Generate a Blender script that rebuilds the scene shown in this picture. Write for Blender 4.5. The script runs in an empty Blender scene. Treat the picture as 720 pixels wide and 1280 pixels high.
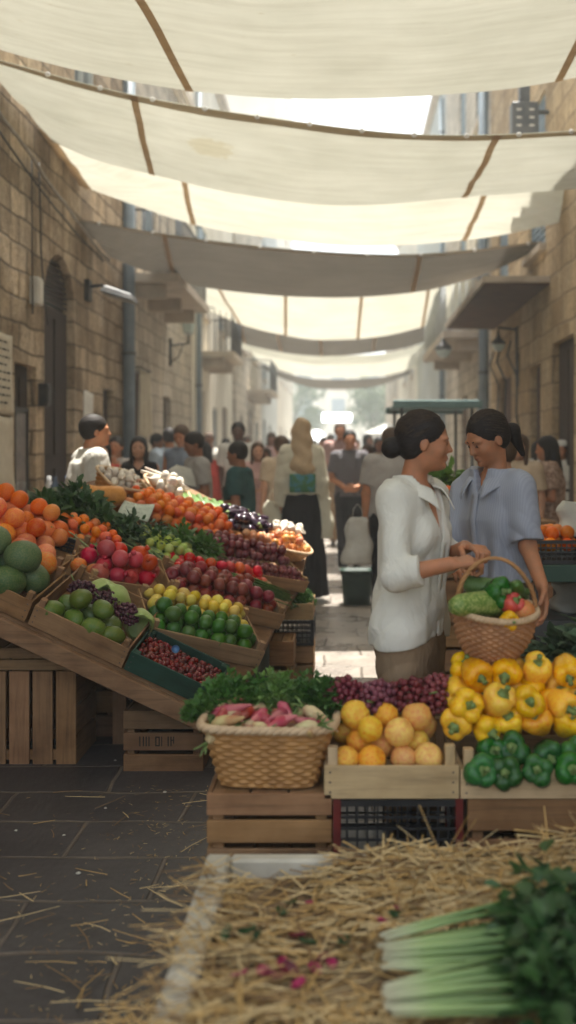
import bpy, math, random
import numpy as np
from mathutils import Vector, Matrix, Euler
random.seed(7)
PI = math.pi
R = math.radians
# ---------------------------------------------------------------- camera
scene = bpy.context.scene
F, CX, CY, CZ = 1200.0, 430.0, 565.0, 1.5          # focal length and vanishing point of the street in photo pixels
cam_d = bpy.data.cameras.new("camera")
cam = bpy.data.objects.new("camera", cam_d)
scene.collection.objects.link(cam)
cam.location = (0, 0, CZ)
cam.rotation_euler = (R(90), 0, 0)
cam_d.sensor_fit = 'VERTICAL'
cam_d.sensor_height = 36
cam_d.lens = 36 * F / 1280
cam_d.shift_x = (360 - CX) / 1280
cam_d.shift_y = -(640 - CY) / 1280
cam_d.clip_end = 600
cam_d.dof.use_dof = True
cam_d.dof.focus_distance = 4.3
cam_d.dof.aperture_fstop = cam_d.lens / 24.0
scene.camera = cam
# ---------------------------------------------------------------- sky, sun, exposure
SUN_EL, SUN_AZ = 77.0, 8.0                          # azimuth east of +Y: the sun stands over the far end of the street
world = bpy.data.worlds.new("World")
scene.world = world
world.use_nodes = True
wn = world.node_tree.nodes
wl = world.node_tree.links
wn.clear()
sky = wn.new('ShaderNodeTexSky')
sky.sky_type = 'NISHITA'
sky.sun_disc = False
sky.sun_elevation = R(SUN_EL)
sky.sun_rotation = R(SUN_AZ)
sky.dust_density = 4.0
sky.air_density = 1.0
bg = wn.new('ShaderNodeBackground')
bg.inputs[1].default_value = 0.15
wo = wn.new('ShaderNodeOutputWorld')
hz = wn.new('ShaderNodeMix'); hz.data_type = 'RGBA'                   # a hazy white summer sky
hz.inputs[0].default_value = .55
sv = wn.new('ShaderNodeRGBToBW'); wl.new(sky.outputs[0], sv.inputs[0])
tn = wn.new('ShaderNodeMix'); tn.data_type = 'RGBA'; tn.blend_type = 'MULTIPLY'; tn.inputs[0].default_value = 1
wl.new(sv.outputs[0], tn.inputs[6]); tn.inputs[7].default_value = (1.14, 1.09, .94, 1)
wl.new(sky.outputs[0], hz.inputs[6]); wl.new(tn.outputs[2], hz.inputs[7]); wl.new(hz.outputs[2], bg.inputs[0])
wl.new(bg.outputs[0], wo.inputs[0])
sun_d = bpy.data.lights.new("sun", 'SUN')
sun_d.energy = 5.0
sun_d.angle = R(0.5)
sun_d.color = (1.0, 0.95, 0.87)
sun = bpy.data.objects.new("sun", sun_d)
scene.collection.objects.link(sun)
sun_dir = Vector((math.sin(R(SUN_AZ)) * math.cos(R(SUN_EL)), math.cos(R(SUN_AZ)) * math.cos(R(SUN_EL)), math.sin(R(SUN_EL))))
sun.rotation_euler = sun_dir.to_track_quat('Z', 'Y').to_euler()
sun.location = (0, 10, 30)
scene.view_settings.view_transform = 'Standard'
scene.view_settings.look = 'None'
scene.view_settings.exposure = 1.58
scene.view_settings.gamma = 1.0
scene.render.engine = 'CYCLES'
cy = scene.cycles
cy.use_denoising = True
cy.max_bounces = 9
cy.diffuse_bounces = 5
cy.glossy_bounces = 3
cy.transmission_bounces = 5
cy.volume_bounces = 2
cy.volume_step_rate = 4
cy.sample_clamp_indirect = 6
cy.caustics_reflective = False
cy.caustics_refractive = False

COL = scene.collection
M0 = {}

def px(x, y, d):
    """a point of the street seen at photo pixel x, y and d metres down the street"""
    return Vector(((x - CX) / F * d, d, CZ - (y - CY) / F * d))

# ---------------------------------------------------------------- node helpers
def new_mat(name):
    m = bpy.data.materials.new(name)
    m.use_nodes = True
    nt = m.node_tree
    nt.nodes.clear()
    out = nt.nodes.new('ShaderNodeOutputMaterial')
    b = nt.nodes.new('ShaderNodeBsdfPrincipled')
    nt.links.new(b.outputs[0], out.inputs[0])
    return m, nt, b, out

def N(nt, t, **kw):
    n = nt.nodes.new('ShaderNode' + t)
    for k, v in kw.items():
        if k.startswith('i_'):
            n.inputs[k[2:].replace('_', ' ')].default_value = v
        else:
            setattr(n, k, v)
    return n

def coords(nt, kind='Object', scale=(1, 1, 1), rot=(0, 0, 0), loc=(0, 0, 0)):
    tc = N(nt, 'TexCoord')
    mp = N(nt, 'Mapping')
    mp.inputs['Scale'].default_value = scale
    mp.inputs['Rotation'].default_value = rot
    mp.inputs['Location'].default_value = loc
    nt.links.new(tc.outputs[kind], mp.inputs[0])
    return mp.outputs[0]

def noise(nt, vec, scale, detail=3, rough=.55, dist=0.0):
    n = N(nt, 'TexNoise')
    n.inputs['Scale'].default_value = scale
    n.inputs['Detail'].default_value = detail
    n.inputs['Roughness'].default_value = rough
    n.inputs['Distortion'].default_value = dist
    if vec is not None:
        nt.links.new(vec, n.inputs['Vector'])
    return n.outputs['Fac']

def ramp(nt, fac, stops):
    r = N(nt, 'ValToRGB')
    e = r.color_ramp.elements
    while len(e) < len(stops):
        e.new(0.5)
    for i, (p, c) in enumerate(stops):
        e[i].position = p
        e[i].color = tuple(c) + (1,) if len(c) == 3 else c
    nt.links.new(fac, r.inputs[0])
    return r.outputs[0]

def mixc(nt, fac, a, b, mode='MIX'):
    m = N(nt, 'Mix', data_type='RGBA', blend_type=mode)
    for s, v in ((m.inputs[0], fac), (m.inputs[6], a), (m.inputs[7], b)):
        if isinstance(v, (int, float)):
            s.default_value = v
        elif isinstance(v, tuple):
            s.default_value = v + (1,) if len(v) == 3 else v
        else:
            nt.links.new(v, s)
    return m.outputs[2]

def bump(nt, b, h, strength=.3, dist=.01):
    n = N(nt, 'Bump')
    n.inputs['Strength'].default_value = strength
    n.inputs['Distance'].default_value = dist
    nt.links.new(h, n.inputs['Height'])
    nt.links.new(n.outputs[0], b.inputs['Normal'])
    return n

def objrand(nt, col, hv=.03, vv=.25, sv=.1):
    """vary hue and value a little from one object to the next"""
    oi = N(nt, 'ObjectInfo')
    hs = N(nt, 'HueSaturation')
    def rng(lo, hi, mul):
        a = N(nt, 'Math', operation='MULTIPLY'); nt.links.new(oi.outputs['Random'], a.inputs[0]); a.inputs[1].default_value = mul
        f = N(nt, 'Math', operation='FRACT'); nt.links.new(a.outputs[0], f.inputs[0])
        m = N(nt, 'MapRange'); nt.links.new(f.outputs[0], m.inputs[0])
        m.inputs[3].default_value = lo; m.inputs[4].default_value = hi
        return m.outputs[0]
    nt.links.new(rng(.5 - hv, .5 + hv, 1), hs.inputs['Hue'])
    nt.links.new(rng(1 - vv, 1 + vv, 17.3), hs.inputs['Value'])
    nt.links.new(rng(1 - sv, 1 + sv, 41.7), hs.inputs['Saturation'])
    nt.links.new(col, hs.inputs['Color'])
    return hs.outputs[0]

def pm(name, c1, c2=None, rough=.6, ns=8, nd=3, lo=.35, hi=.65, bs=None, bst=.2, bd=.004, ov=None, sss=0, spec=.5,
       sc=(1, 1, 1), coat=0, sheen=0, transl=0, kind='Object', metal=0, dist=0.0):
    m, nt, b, out = new_mat(name)
    v = coords(nt, kind, sc)
    c2 = c2 or tuple(x * .75 for x in c1)
    f = noise(nt, v, ns, nd, dist=dist)
    col = ramp(nt, f, [(lo, c1), (hi, c2)])
    if ov:
        col = objrand(nt, col, *ov)
    nt.links.new(col, b.inputs['Base Color'])
    b.inputs['Roughness'].default_value = rough
    b.inputs['Specular IOR Level'].default_value = spec
    b.inputs['Metallic'].default_value = metal
    b.inputs['Coat Weight'].default_value = coat
    b.inputs['Sheen Weight'].default_value = sheen
    if sss:
        b.inputs['Subsurface Weight'].default_value = sss
        b.inputs['Subsurface Radius'].default_value = (.01, .004, .002)
        b.inputs['Subsurface Scale'].default_value = 1.0
    if bs:
        bump(nt, b, noise(nt, v, bs, 4), bst, bd)
    if transl:
        t = N(nt, 'BsdfTranslucent')
        nt.links.new(col, t.inputs[0])
        mx = N(nt, 'MixShader')
        mx.inputs[0].default_value = transl
        nt.links.new(b.outputs[0], mx.inputs[1])
        nt.links.new(t.outputs[0], mx.inputs[2])
        nt.links.new(mx.outputs[0], out.inputs[0])
    return m

def woodmat(name, c, axis=0, dark=.55, rough=.75, ov=(.008, .14, .06), stain=.5):
    """sawn wood whose grain runs along one axis"""
    m, nt, b, out = new_mat(name)
    s = [28, 28, 28]; s[axis] = 1.6
    v = coords(nt, 'Object', tuple(s))
    f = noise(nt, v, 1.6, 5, .65, .6)
    c2 = tuple(x * dark for x in c)
    col = ramp(nt, f, [(.3, c), (.5, tuple(x * .88 for x in c)), (.72, c2)])
    g = noise(nt, coords(nt, 'Object', (1, 1, 1)), 4.5, 4, .6)
    st = ramp(nt, g, [(.4, (1, 1, 1)), (.75, tuple(1 - stain * k for k in (.75, .85, .95)))])
    col = mixc(nt, 1.0, col, st, 'MULTIPLY')
    if ov:
        col = objrand(nt, col, *ov)
    nt.links.new(col, b.inputs['Base Color'])
    b.inputs['Roughness'].default_value = rough
    b.inputs['Specular IOR Level'].default_value = .3
    bump(nt, b, f, .35, .002)
    return m

# ---------------------------------------------------------------- mesh helpers
class MB:
    def __init__(s):
        s.v = []; s.f = []; s.mi = []; s.sm = []
    def add(s, vs, fs, M=None, mat=0, smooth=False):
        n = len(s.v)
        if M is not None:
            vs = [M @ Vector(p) for p in vs]
        s.v.extend([tuple(p) for p in vs])
        for f in fs:
            s.f.append(tuple(i + n for i in f)); s.mi.append(mat); s.sm.append(smooth)
        return s
    def box(s, lo, hi, M=None, mat=0):
        x0, y0, z0 = lo; x1, y1, z1 = hi
        v = [(x0, y0, z0), (x1, y0, z0), (x1, y1, z0), (x0, y1, z0), (x0, y0, z1), (x1, y0, z1), (x1, y1, z1), (x0, y1, z1)]
        return s.add(v, [(0, 3, 2, 1), (4, 5, 6, 7), (0, 1, 5, 4), (1, 2, 6, 5), (2, 3, 7, 6), (3, 0, 4, 7)], M, mat)
    def cbox(s, c, size, M=None, mat=0):
        return s.box([c[i] - size[i] / 2 for i in range(3)], [c[i] + size[i] / 2 for i in range(3)], M, mat)
    def lathe(s, prof, n=16, M=None, mat=0, lobes=0, amp=0.0, smooth=True, phase=0.0):
        vs = []; fs = []; rings = []
        for r, z in prof:
            if r < 1e-6:
                rings.append([len(vs)]); vs.append((0, 0, z))
            else:
                rr = []
                for k in range(n):
                    a = 2 * PI * k / n
                    q = r * (1 + amp * math.cos(lobes * a + phase)) if lobes else r
                    rr.append(len(vs)); vs.append((q * math.cos(a), q * math.sin(a), z))
                rings.append(rr)
        for a, b in zip(rings, rings[1:]):
            if len(a) == 1 and len(b) == 1: continue
            for k in range(n):
                k2 = (k + 1) % n
                if len(a) == 1: fs.append((a[0], b[k2], b[k]))
                elif len(b) == 1: fs.append((a[k], a[k2], b[0]))
                else: fs.append((a[k], a[k2], b[k2], b[k]))
        return s.add(vs, fs, M, mat, smooth)
    def tube(s, pts, r, n=8, mat=0, M=None, smooth=True, cap=True, flat=1.0):
        pts = [Vector(p) for p in pts]
        rs = r if isinstance(r, (list, tuple)) else [r] * len(pts)
        vs = []; fs = []
        up = Vector((0, 0, 1))
        prev = None
        for i, p in enumerate(pts):
            t = (pts[min(i + 1, len(pts) - 1)] - pts[max(i - 1, 0)])
            if t.length < 1e-9: t = Vector((0, 0, 1))
            t.normalize()
            if prev is None:
                ref = up if abs(t.dot(up)) < .9 else Vector((1, 0, 0))
                u = t.cross(ref).normalized()
            else:
                u = (prev - t * prev.dot(t))
                u = u.normalized() if u.length > 1e-6 else t.orthogonal().normalized()
            prev = u
            w = t.cross(u)
            for k in range(n):
                a = 2 * PI * k / n
                vs.append(p + (u * math.cos(a) + w * math.sin(a) * flat) * rs[i])
        for i in range(len(pts) - 1):
            for k in range(n):
                k2 = (k + 1) % n
                fs.append((i * n + k, i * n + k2, (i + 1) * n + k2, (i + 1) * n + k))
        if cap:
            fs.append(tuple(range(n))[::-1]); fs.append(tuple((len(pts) - 1) * n + k for k in range(n)))
        return s.add(vs, fs, M, mat, smooth)
    def grid(s, fn, nu, nv, mat=0, smooth=True, M=None, closed=False):
        vs = [fn(i / (nu - (0 if closed else 1)), j / (nv - 1)) for j in range(nv) for i in range(nu)]
        fs = []
        for j in range(nv - 1):
            for i in range(nu if closed else nu - 1):
                i2 = (i + 1) % nu
                fs.append((j * nu + i, j * nu + i2, (j + 1) * nu + i2, (j + 1) * nu + i))
        return s.add(vs, fs, M, mat, smooth)
    def poly(s, pts, z0, z1, mat=0, M=None):
        """prism over a counter-clockwise outline"""
        n = len(pts)
        vs = [(p[0], p[1], z0) for p in pts] + [(p[0], p[1], z1) for p in pts]
        fs = [tuple(range(n))[::-1], tuple(range(n, 2 * n))]
        fs += [(i, (i + 1) % n, n + (i + 1) % n, n + i) for i in range(n)]
        return s.add(vs, fs, M, mat)
    def mesh(s, name, mats):
        me = bpy.data.meshes.new(name)
        me.from_pydata(s.v, [], s.f)
        for m in (mats if isinstance(mats, (list, tuple)) else [mats]):
            me.materials.append(m)
        me.polygons.foreach_set('material_index', s.mi)
        me.polygons.foreach_set('use_smooth', s.sm)
        me.update()
        return me
    def build(s, name, mats, parent=None, world=False, origin=None, bevel=0, solid=0):
        if world and parent is not None:
            inv = M0[parent].inverted()
            s.v = [tuple(inv @ Vector(p)) for p in s.v]
        if origin is not None:
            o = Vector(origin)
            s.v = [tuple(Vector(p) - o) for p in s.v]
        ob = bpy.data.objects.new(name, s.mesh(name, mats))
        COL.objects.link(ob)
        if parent is not None: ob.parent = parent
        if origin is not None: ob.location = origin
        M0[ob] = Matrix.Translation(origin) if origin is not None else (M0[parent] if parent is not None else Matrix())
        if solid:
            md = ob.modifiers.new('solid', 'SOLIDIFY'); md.thickness = solid; md.offset = 0
        if bevel:
            md = ob.modifiers.new('bevel', 'BEVEL'); md.width = bevel; md.segments = 1; md.limit_method = 'ANGLE'
        return ob

def tag(o, label=None, cat=None, group=None, kind=None):
    if label: o['label'] = label
    if cat: o['category'] = cat
    if group: o['group'] = group
    if kind: o['kind'] = kind
    return o

def thing(name, label, cat, loc=(0, 0, 0), rot=(0, 0, 0), group=None, M=None):
    o = bpy.data.objects.new(name, None)
    COL.objects.link(o)
    if M is None:
        M = Matrix.Translation(Vector(loc)) @ Euler(rot).to_matrix().to_4x4()
    o.matrix_basis = M
    M0[o] = M.copy()
    return tag(o, label, cat, group)

def mesh_thing(name, me, label, cat, M, group=None):
    o = bpy.data.objects.new(name, me)
    COL.objects.link(o)
    o.matrix_basis = M
    M0[o] = M.copy()
    return tag(o, label, cat, group)

def copy_tree(o, M=None, label=None, group=None, parent=None):
    c = o.copy()
    COL.objects.link(c)
    if parent is not None: c.parent = parent
    if M is not None: c.matrix_basis = M
    if label: c['label'] = label
    if group: c['group'] = group
    M0[c] = (M if M is not None else M0.get(o, Matrix())).copy()
    for ch in list(o.children):
        copy_tree(ch, parent=c)
    return c

def TRS(loc, rot=(0, 0, 0), s=(1, 1, 1)):
    if isinstance(s, (int, float)): s = (s, s, s)
    return Matrix.Translation(Vector(loc)) @ Euler(rot).to_matrix().to_4x4() @ Matrix.Diagonal((s[0], s[1], s[2], 1))

def crv(pts, u):
    """smooth curve through points (tuples), u in 0..1 spread by the first coordinate"""
    xs = [p[0] for p in pts]
    x = xs[0] + (xs[-1] - xs[0]) * u
    i = 0
    while i < len(pts) - 2 and x > xs[i + 1]: i += 1
    p0 = pts[max(i - 1, 0)]; p1 = pts[i]; p2 = pts[i + 1]; p3 = pts[min(i + 2, len(pts) - 1)]
    t = (x - p1[0]) / max(p2[0] - p1[0], 1e-9)
    out = [x]
    for k in range(1, len(p1)):
        def sl(a, b): return (b[k] - a[k]) / max(b[0] - a[0], 1e-9)
        d = p2[0] - p1[0]
        m1 = sl(p0, p2) if i > 0 else sl(p1, p2)
        m2 = sl(p1, p3) if i + 2 < len(pts) else sl(p1, p2)
        h00 = 2 * t ** 3 - 3 * t ** 2 + 1; h10 = t ** 3 - 2 * t ** 2 + t; h01 = -2 * t ** 3 + 3 * t ** 2; h11 = t ** 3 - t ** 2
        out.append(h00 * p1[k] + h10 * d * m1 + h01 * p2[k] + h11 * d * m2)
    return out
# ================================================================ SETTING: ground
def paving(name, c1, c2, joint, bw, bh, rough, off=.5, seed=0.0, jw=.012):
    m, nt, b, out = new_mat(name)
    v = coords(nt, 'Object', (1, 1, 1), loc=(seed, seed * .7, 0))
    wob = noise(nt, v, 1.7, 2)
    wv = N(nt, 'VectorMath', operation='MULTIPLY_ADD')
    cmb = N(nt, 'CombineXYZ')
    nt.links.new(wob, cmb.inputs[0]); nt.links.new(noise(nt, v, 2.3, 2), cmb.inputs[1])
    nt.links.new(cmb.outputs[0], wv.inputs[0]); wv.inputs[1].default_value = (.09, .09, 0); nt.links.new(v, wv.inputs[2])
    br = N(nt, 'TexBrick')
    br.offset = off; br.squash = 1.0
    nt.links.new(wv.outputs[0], br.inputs['Vector'])
    br.inputs['Scale'].default_value = 1
    br.inputs['Brick Width'].default_value = bw
    br.inputs['Row Height'].default_value = bh
    br.inputs['Mortar Size'].default_value = jw
    br.inputs['Mortar Smooth'].default_value = .6
    br.inputs['Bias'].default_value = 0
    br.inputs['Color1'].default_value = c1 + (1,)
    br.inputs['Color2'].default_value = c2 + (1,)
    br.inputs['Mortar'].default_value = joint + (1,)
    n1 = noise(nt, v, 2.2, 6, .65)
    n2 = noise(nt, v, 35, 5, .7)
    col = mixc(nt, 1.0, br.outputs['Color'], ramp(nt, n1, [(.25, (.6, .6, .62)), (.75, (1.35, 1.3, 1.22))]), 'MULTIPLY')
    col = mixc(nt, .35, col, ramp(nt, n2, [(.3, (.4, .4, .4)), (.7, (1.5, 1.5, 1.5))]), 'MULTIPLY')
    nt.links.new(col, b.inputs['Base Color'])
    rr = ramp(nt, n1, [(.3, (rough - .12,) * 3), (.7, (rough + .18,) * 3)])
    nt.links.new(rr, b.inputs['Roughness'])
    hm = N(nt, 'Math', operation='MULTIPLY_ADD')
    inv = N(nt, 'Math', operation='SUBTRACT'); inv.inputs[0].default_value = 1; nt.links.new(br.outputs['Fac'], inv.inputs[1])
    nt.links.new(n2, hm.inputs[0]); hm.inputs[1].default_value = .25; nt.links.new(inv.outputs[0], hm.inputs[2])
    h2 = N(nt, 'Math', operation='MULTIPLY_ADD'); nt.links.new(n1, h2.inputs[0]); h2.inputs[1].default_value = 1.2; nt.links.new(hm.outputs[0], h2.inputs[2])
    bump(nt, b, h2.outputs[0], .55, .012)
    return m

m_dark_slab = paving('dark_slabs', (.042, .037, .040), (.060, .053, .054), (.12, .098, .08), .78, .34, .5, seed=.22)  # near slabs: the shade by the stall is put into their colour
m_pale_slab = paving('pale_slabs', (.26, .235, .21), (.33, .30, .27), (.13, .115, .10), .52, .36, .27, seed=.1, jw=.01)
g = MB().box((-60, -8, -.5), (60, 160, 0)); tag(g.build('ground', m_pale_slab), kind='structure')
g = MB().box((-3.2, -8, .0), (-.42, 5.6, .004)); g.box((-.42, -8, 0), (2.6, 4.6, .004)); tag(g.build('shaded_pavement', m_dark_slab), kind='structure')  # sheet over the near ground that carries the painted shade

# ================================================================ stone walls
def ashlar(name, c1, c2, mortar, bw=.62, bh=.33, seed=0.0, dirt=.6, rough_bump=.7):
    m, nt, b, out = new_mat(name)
    tc = N(nt, 'TexCoord')
    sp = N(nt, 'SeparateXYZ'); nt.links.new(tc.outputs['Object'], sp.inputs[0])
    ad = N(nt, 'Math', operation='ADD'); nt.links.new(sp.outputs[0], ad.inputs[0]); nt.links.new(sp.outputs[1], ad.inputs[1])
    cb = N(nt, 'CombineXYZ'); nt.links.new(ad.outputs[0], cb.inputs[0]); nt.links.new(sp.outputs[2], cb.inputs[1])
    off = N(nt, 'VectorMath', operation='ADD'); nt.links.new(cb.outputs[0], off.inputs[0]); off.inputs[1].default_value = (seed * 3.1, seed, 0)
    v = tc.outputs['Object']
    wv = N(nt, 'VectorMath', operation='MULTIPLY_ADD')
    c = N(nt, 'CombineXYZ'); nt.links.new(noise(nt, v, 1.3, 2), c.inputs[0]); nt.links.new(noise(nt, v, 1.9, 3), c.inputs[1])
    nt.links.new(c.outputs[0], wv.inputs[0]); wv.inputs[1].default_value = (.16, .10, 0); nt.links.new(off.outputs[0], wv.inputs[2])
    br = N(nt, 'TexBrick'); br.offset = .5
    nt.links.new(wv.outputs[0], br.inputs['Vector'])
    for k, q in (('Scale', 1), ('Brick Width', bw), ('Row Height', bh), ('Mortar Size', .016), ('Mortar Smooth', .4), ('Bias', 0),
                 ('Color1', c1 + (1,)), ('Color2', c2 + (1,)), ('Mortar', mortar + (1,))):
        br.inputs[k].default_value = q
    n1 = noise(nt, v, .9, 6, .65); n2 = noise(nt, v, 14, 6, .7)
    st = N(nt, 'Mapping'); st.inputs['Scale'].default_value = (5, 5, .5); nt.links.new(v, st.inputs[0])
    n3 = noise(nt, st.outputs[0], 1.2, 5, .65)
    col = mixc(nt, dirt, br.outputs['Color'], ramp(nt, n1, [(.3, (.50, .44, .38)), (.5, (1, 1, 1)), (.7, (1.5, 1.47, 1.4))]), 'MULTIPLY')
    col = mixc(nt, dirt * .8, col, ramp(nt, n3, [(.35, (.55, .5, .46)), (.6, (1.15, 1.15, 1.12))]), 'MULTIPLY')
    col = mixc(nt, .5, col, ramp(nt, n2, [(.3, (.35, .32, .29)), (.55, (1.1, 1.1, 1.1)), (.75, (1.5, 1.5, 1.45))]), 'MULTIPLY')
    nt.links.new(col, b.inputs['Base Color'])
    b.inputs['Roughness'].default_value = .9
    b.inputs['Specular IOR Level'].default_value = .2
    inv = N(nt, 'Math', operation='SUBTRACT'); inv.inputs[0].default_value = 1; nt.links.new(br.outputs['Fac'], inv.inputs[1])
    h = N(nt, 'Math', operation='MULTIPLY_ADD'); nt.links.new(n2, h.inputs[0]); h.inputs[1].default_value = 1.3; nt.links.new(inv.outputs[0], h.inputs[2])
    bump(nt, b, h.outputs[0], rough_bump, .03)
    return m

m_stone_warm = ashlar('warm_limestone', (.30, .225, .15), (.56, .45, .325), (.20, .155, .11), .50, .26, seed=.3, dirt=.85, rough_bump=1.0)
m_stone_pale = ashlar('pale_limestone', (.42, .375, .31), (.54, .49, .41), (.28, .25, .20), .48, .26, seed=1.4, rough_bump=.4)
m_stone_ochre = ashlar('ochre_limestone', (.36, .26, .15), (.48, .37, .235), (.26, .195, .125), .6, .33, seed=2.2, rough_bump=.7)
m_plaster = pm('cream_plaster', (.70, .66, .56), (.56, .52, .43), .9, ns=.8, nd=6, bs=18, bst=.25, spec=.2)
m_plaster2 = pm('grey_plaster', (.46, .48, .46), (.34, .36, .34), .9, ns=.9, nd=6, bs=18, bst=.25, spec=.2)
m_trim = pm('trim_stone', (.50, .43, .34), (.38, .32, .25), .85, ns=3, nd=5, bs=25, bst=.3, spec=.2)
m_dwood = woodmat('dark_door_wood', (.05, .030, .020), 2)
m_bwood = woodmat('brown_door_wood', (.12, .062, .034), 2)
m_glass = pm('window_glass', (.05, .065, .075), (.09, .11, .12), .12, ns=1.2, spec=.7)
m_frame = pm('window_frame_paint', (.42, .44, .43), (.33, .35, .34), .6, ns=5)
m_shutter = pm('blue_grey_shutter', (.20, .26, .30), (.15, .20, .24), .6, ns=5)
m_iron = pm('dark_iron', (.035, .035, .037), (.06, .055, .05), .5, ns=12, metal=.6)
m_roof = pm('roof_tiles', (.32, .20, .14), (.24, .15, .11), .9, ns=3)
m_metal_dark = pm('dark_grey_metal', (.07, .075, .08), (.11, .11, .11), .45, ns=8, metal=.3)
m_paper = pm('aged_paper', (.62, .56, .45), (.50, .44, .34), .9, ns=5, nd=5)
m_ink = pm('faded_ink', (.015, .012, .010), (.035, .028, .022), .95, ns=20)

def facade(label, side, xw, y0, y1, h, mat, ops=(), balconies=(), cornice=True, depth=5.0, name='stone_house'):
    """a house whose street face is the plane x = xw; side +1: it stands left of the street and faces +x, -1 the other way.
    ops: (kind, ya, yb, za, zb)   kinds: door, brown_door, window, shutter, arch"""
    t = thing(name, label, 'house', (xw, (y0 + y1) / 2, 0))
    wall = MB(); sg = side
    def X(dep): return xw - sg * dep
    def quad(a, b, c, d, mb=None):
        (mb or wall).add([a, b, c, d], [(0, 1, 2, 3) if sg > 0 else (3, 2, 1, 0)])
    ys = sorted({y0, y1, *[o[1] for o in ops], *[o[2] for o in ops]})
    zs = sorted({0.0, h, *[o[3] for o in ops], *[o[4] for o in ops]})
    for a, b in zip(ys, ys[1:]):
        for c, d in zip(zs, zs[1:]):
            ym, zm = (a + b) / 2, (c + d) / 2
            if any(o[1] < ym < o[2] and o[3] < zm < o[4] for o in ops): continue
            quad((xw, a, c), (xw, b, c), (xw, b, d), (xw, a, d))
    RV = .14
    for k, ya, yb, za, zb in ops:
        rv = RV if k != 'shutter' else .12
        quad((X(rv), ya, za), (xw, ya, za), (xw, ya, zb), (X(rv), ya, zb))
        quad((xw, yb, za), (X(rv), yb, za), (X(rv), yb, zb), (xw, yb, zb))
        quad((X(rv), ya, zb), (xw, ya, zb), (xw, yb, zb), (X(rv), yb, zb))
        if za > 0: quad((xw, ya, za), (X(rv), ya, za), (X(rv), yb, za), (xw, yb, za))
        if k == 'arch':
            r = (yb - ya) / 2; yc = (ya + yb) / 2; zc = zb - r
            arc = [(yc - r * math.cos(PI * i / 16), zc + r * math.sin(PI * i / 16)) for i in range(17)]
            for (p, q) in zip(arc, arc[1:]):
                quad((xw, p[0], p[1]), (xw, q[0], q[1]), (xw, q[0], zb), (xw, p[0], zb))
                quad((X(rv), p[0], p[1]), (X(rv), q[0], q[1]), (xw, q[0], q[1]), (xw, p[0], p[1]))
    # ends, back and top
    xb = X(depth)
    quad((xb, y0, 0), (xw, y0, 0), (xw, y0, h), (xb, y0, h)); quad((xw, y1, 0), (xb, y1, 0), (xb, y1, h), (xw, y1, h))
    quad((xw, y0, h), (xw, y1, h), (xb, y1, h), (xb, y0, h))
    wall.build('wall', mat, t, world=True)
    if cornice:
        c = MB(); c.box((min(X(-.16), X(depth)), y0 + .01, h + .003), (max(X(-.16), X(depth)), y1 - .01, h + .14))
        c.box((min(X(-.08), X(0.003)), y0 + .01, h - .12), (max(X(-.08), X(-.003)), y1 - .01, h))
        c.build('cornice', m_trim, t, world=True)
    for k, ya, yb, za, zb in ops:
        xi = X(.09)
        if k in ('door', 'brown_door', 'arch'):
            mt = m_bwood if k == 'brown_door' else m_dwood
            p = MB(); zt = zb
            if k == 'arch': zt = zb - (yb - ya) / 2 - .02
            p.box((min(xi, X(.135)), ya + .01, za), (max(xi, X(.135)), yb - .01, zt))
            ym = (ya + yb) / 2
            for a, b in ((ya + .08, ym - .04), (ym + .04, yb - .08)):
                for c0, c1 in ((za + .15, za + (zt - za) * .42), (za + (zt - za) * .47, zt - .12)):
                    p.box((min(xi, X(.07)), a, c0), (max(xi, X(.07)), b, c1))
            d = p.build('door', mt, t, world=True, bevel=.004)
            hd = MB(); hd.lathe([(0, 0), (.02, .01), (.025, .03), (0, .045)], 8, TRS((X(.065), ym - .07, 1.05), (0, sg * PI / 2, 0)))
            hd.build('handle', m_iron, d, world=True)
            if k == 'arch':
                r = (yb - ya) / 2; yc = (ya + yb) / 2; zc = zb - r
                f = MB()
                nsl = 9
                for i in range(nsl):
                    z = zc + .02 + i * (r - .06) / nsl
                    w = math.sqrt(max(r * r - (z - zc) ** 2, 0)) - .01
                    f.cbox((X(.09), yc, z + .02), (.012, 2 * w, (r - .06) / nsl * .55), None)
                f.build('fanlight_slats', m_dwood, t, world=True)
                b_ = MB(); b_.add([(X(.13), yc - r * math.cos(PI * i / 16), zc + r * math.sin(PI * i / 16)) for i in range(17)], [tuple(range(17))])
                b_.build('fanlight_glass', m_glass, t, world=True)
        elif k in ('window', 'shutter'):
            w = MB(); fw = .06
            x0_, x1_ = sorted((X(.04), X(.13 if k == 'window' else .11)))
            for a, b, c, d in ((ya, ya + fw, za, zb), (yb - fw, yb, za, zb), (ya + fw, yb - fw, za, za + fw), (ya + fw, yb - fw, zb - fw, zb),
                               ((ya + yb) / 2 - .02, (ya + yb) / 2 + .02, za + fw, zb - fw)):
                w.box((x0_, a, c), (x1_, b, d))
            if k == 'shutter':
                n = int((zb - za) / .09)
                for i in range(n):
                    z = za + fw + (zb - za - 2 * fw) * (i + .5) / n
                    w.box((x0_ + .004, ya + fw, z - .028), (x1_ - .004, yb - fw, z + .02))
            o = w.build('window', m_frame if k == 'window' else m_shutter, t, world=True)
            g_ = MB(); xp = X(.09 if k == 'window' else .108)
            g_.box((min(xp, xp - sg * .01), ya + fw, za + fw), (max(xp, xp - sg * .01), yb - fw, zb - fw))
            g_.build('pane', m_glass, o, world=True)
            sl = MB(); sl.box((min(X(-.09), X(.0)), ya - .06, za - .09), (max(X(-.09), X(0)), yb + .06, za - .004)); sl.build('sill', m_trim, o, world=True)
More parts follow.
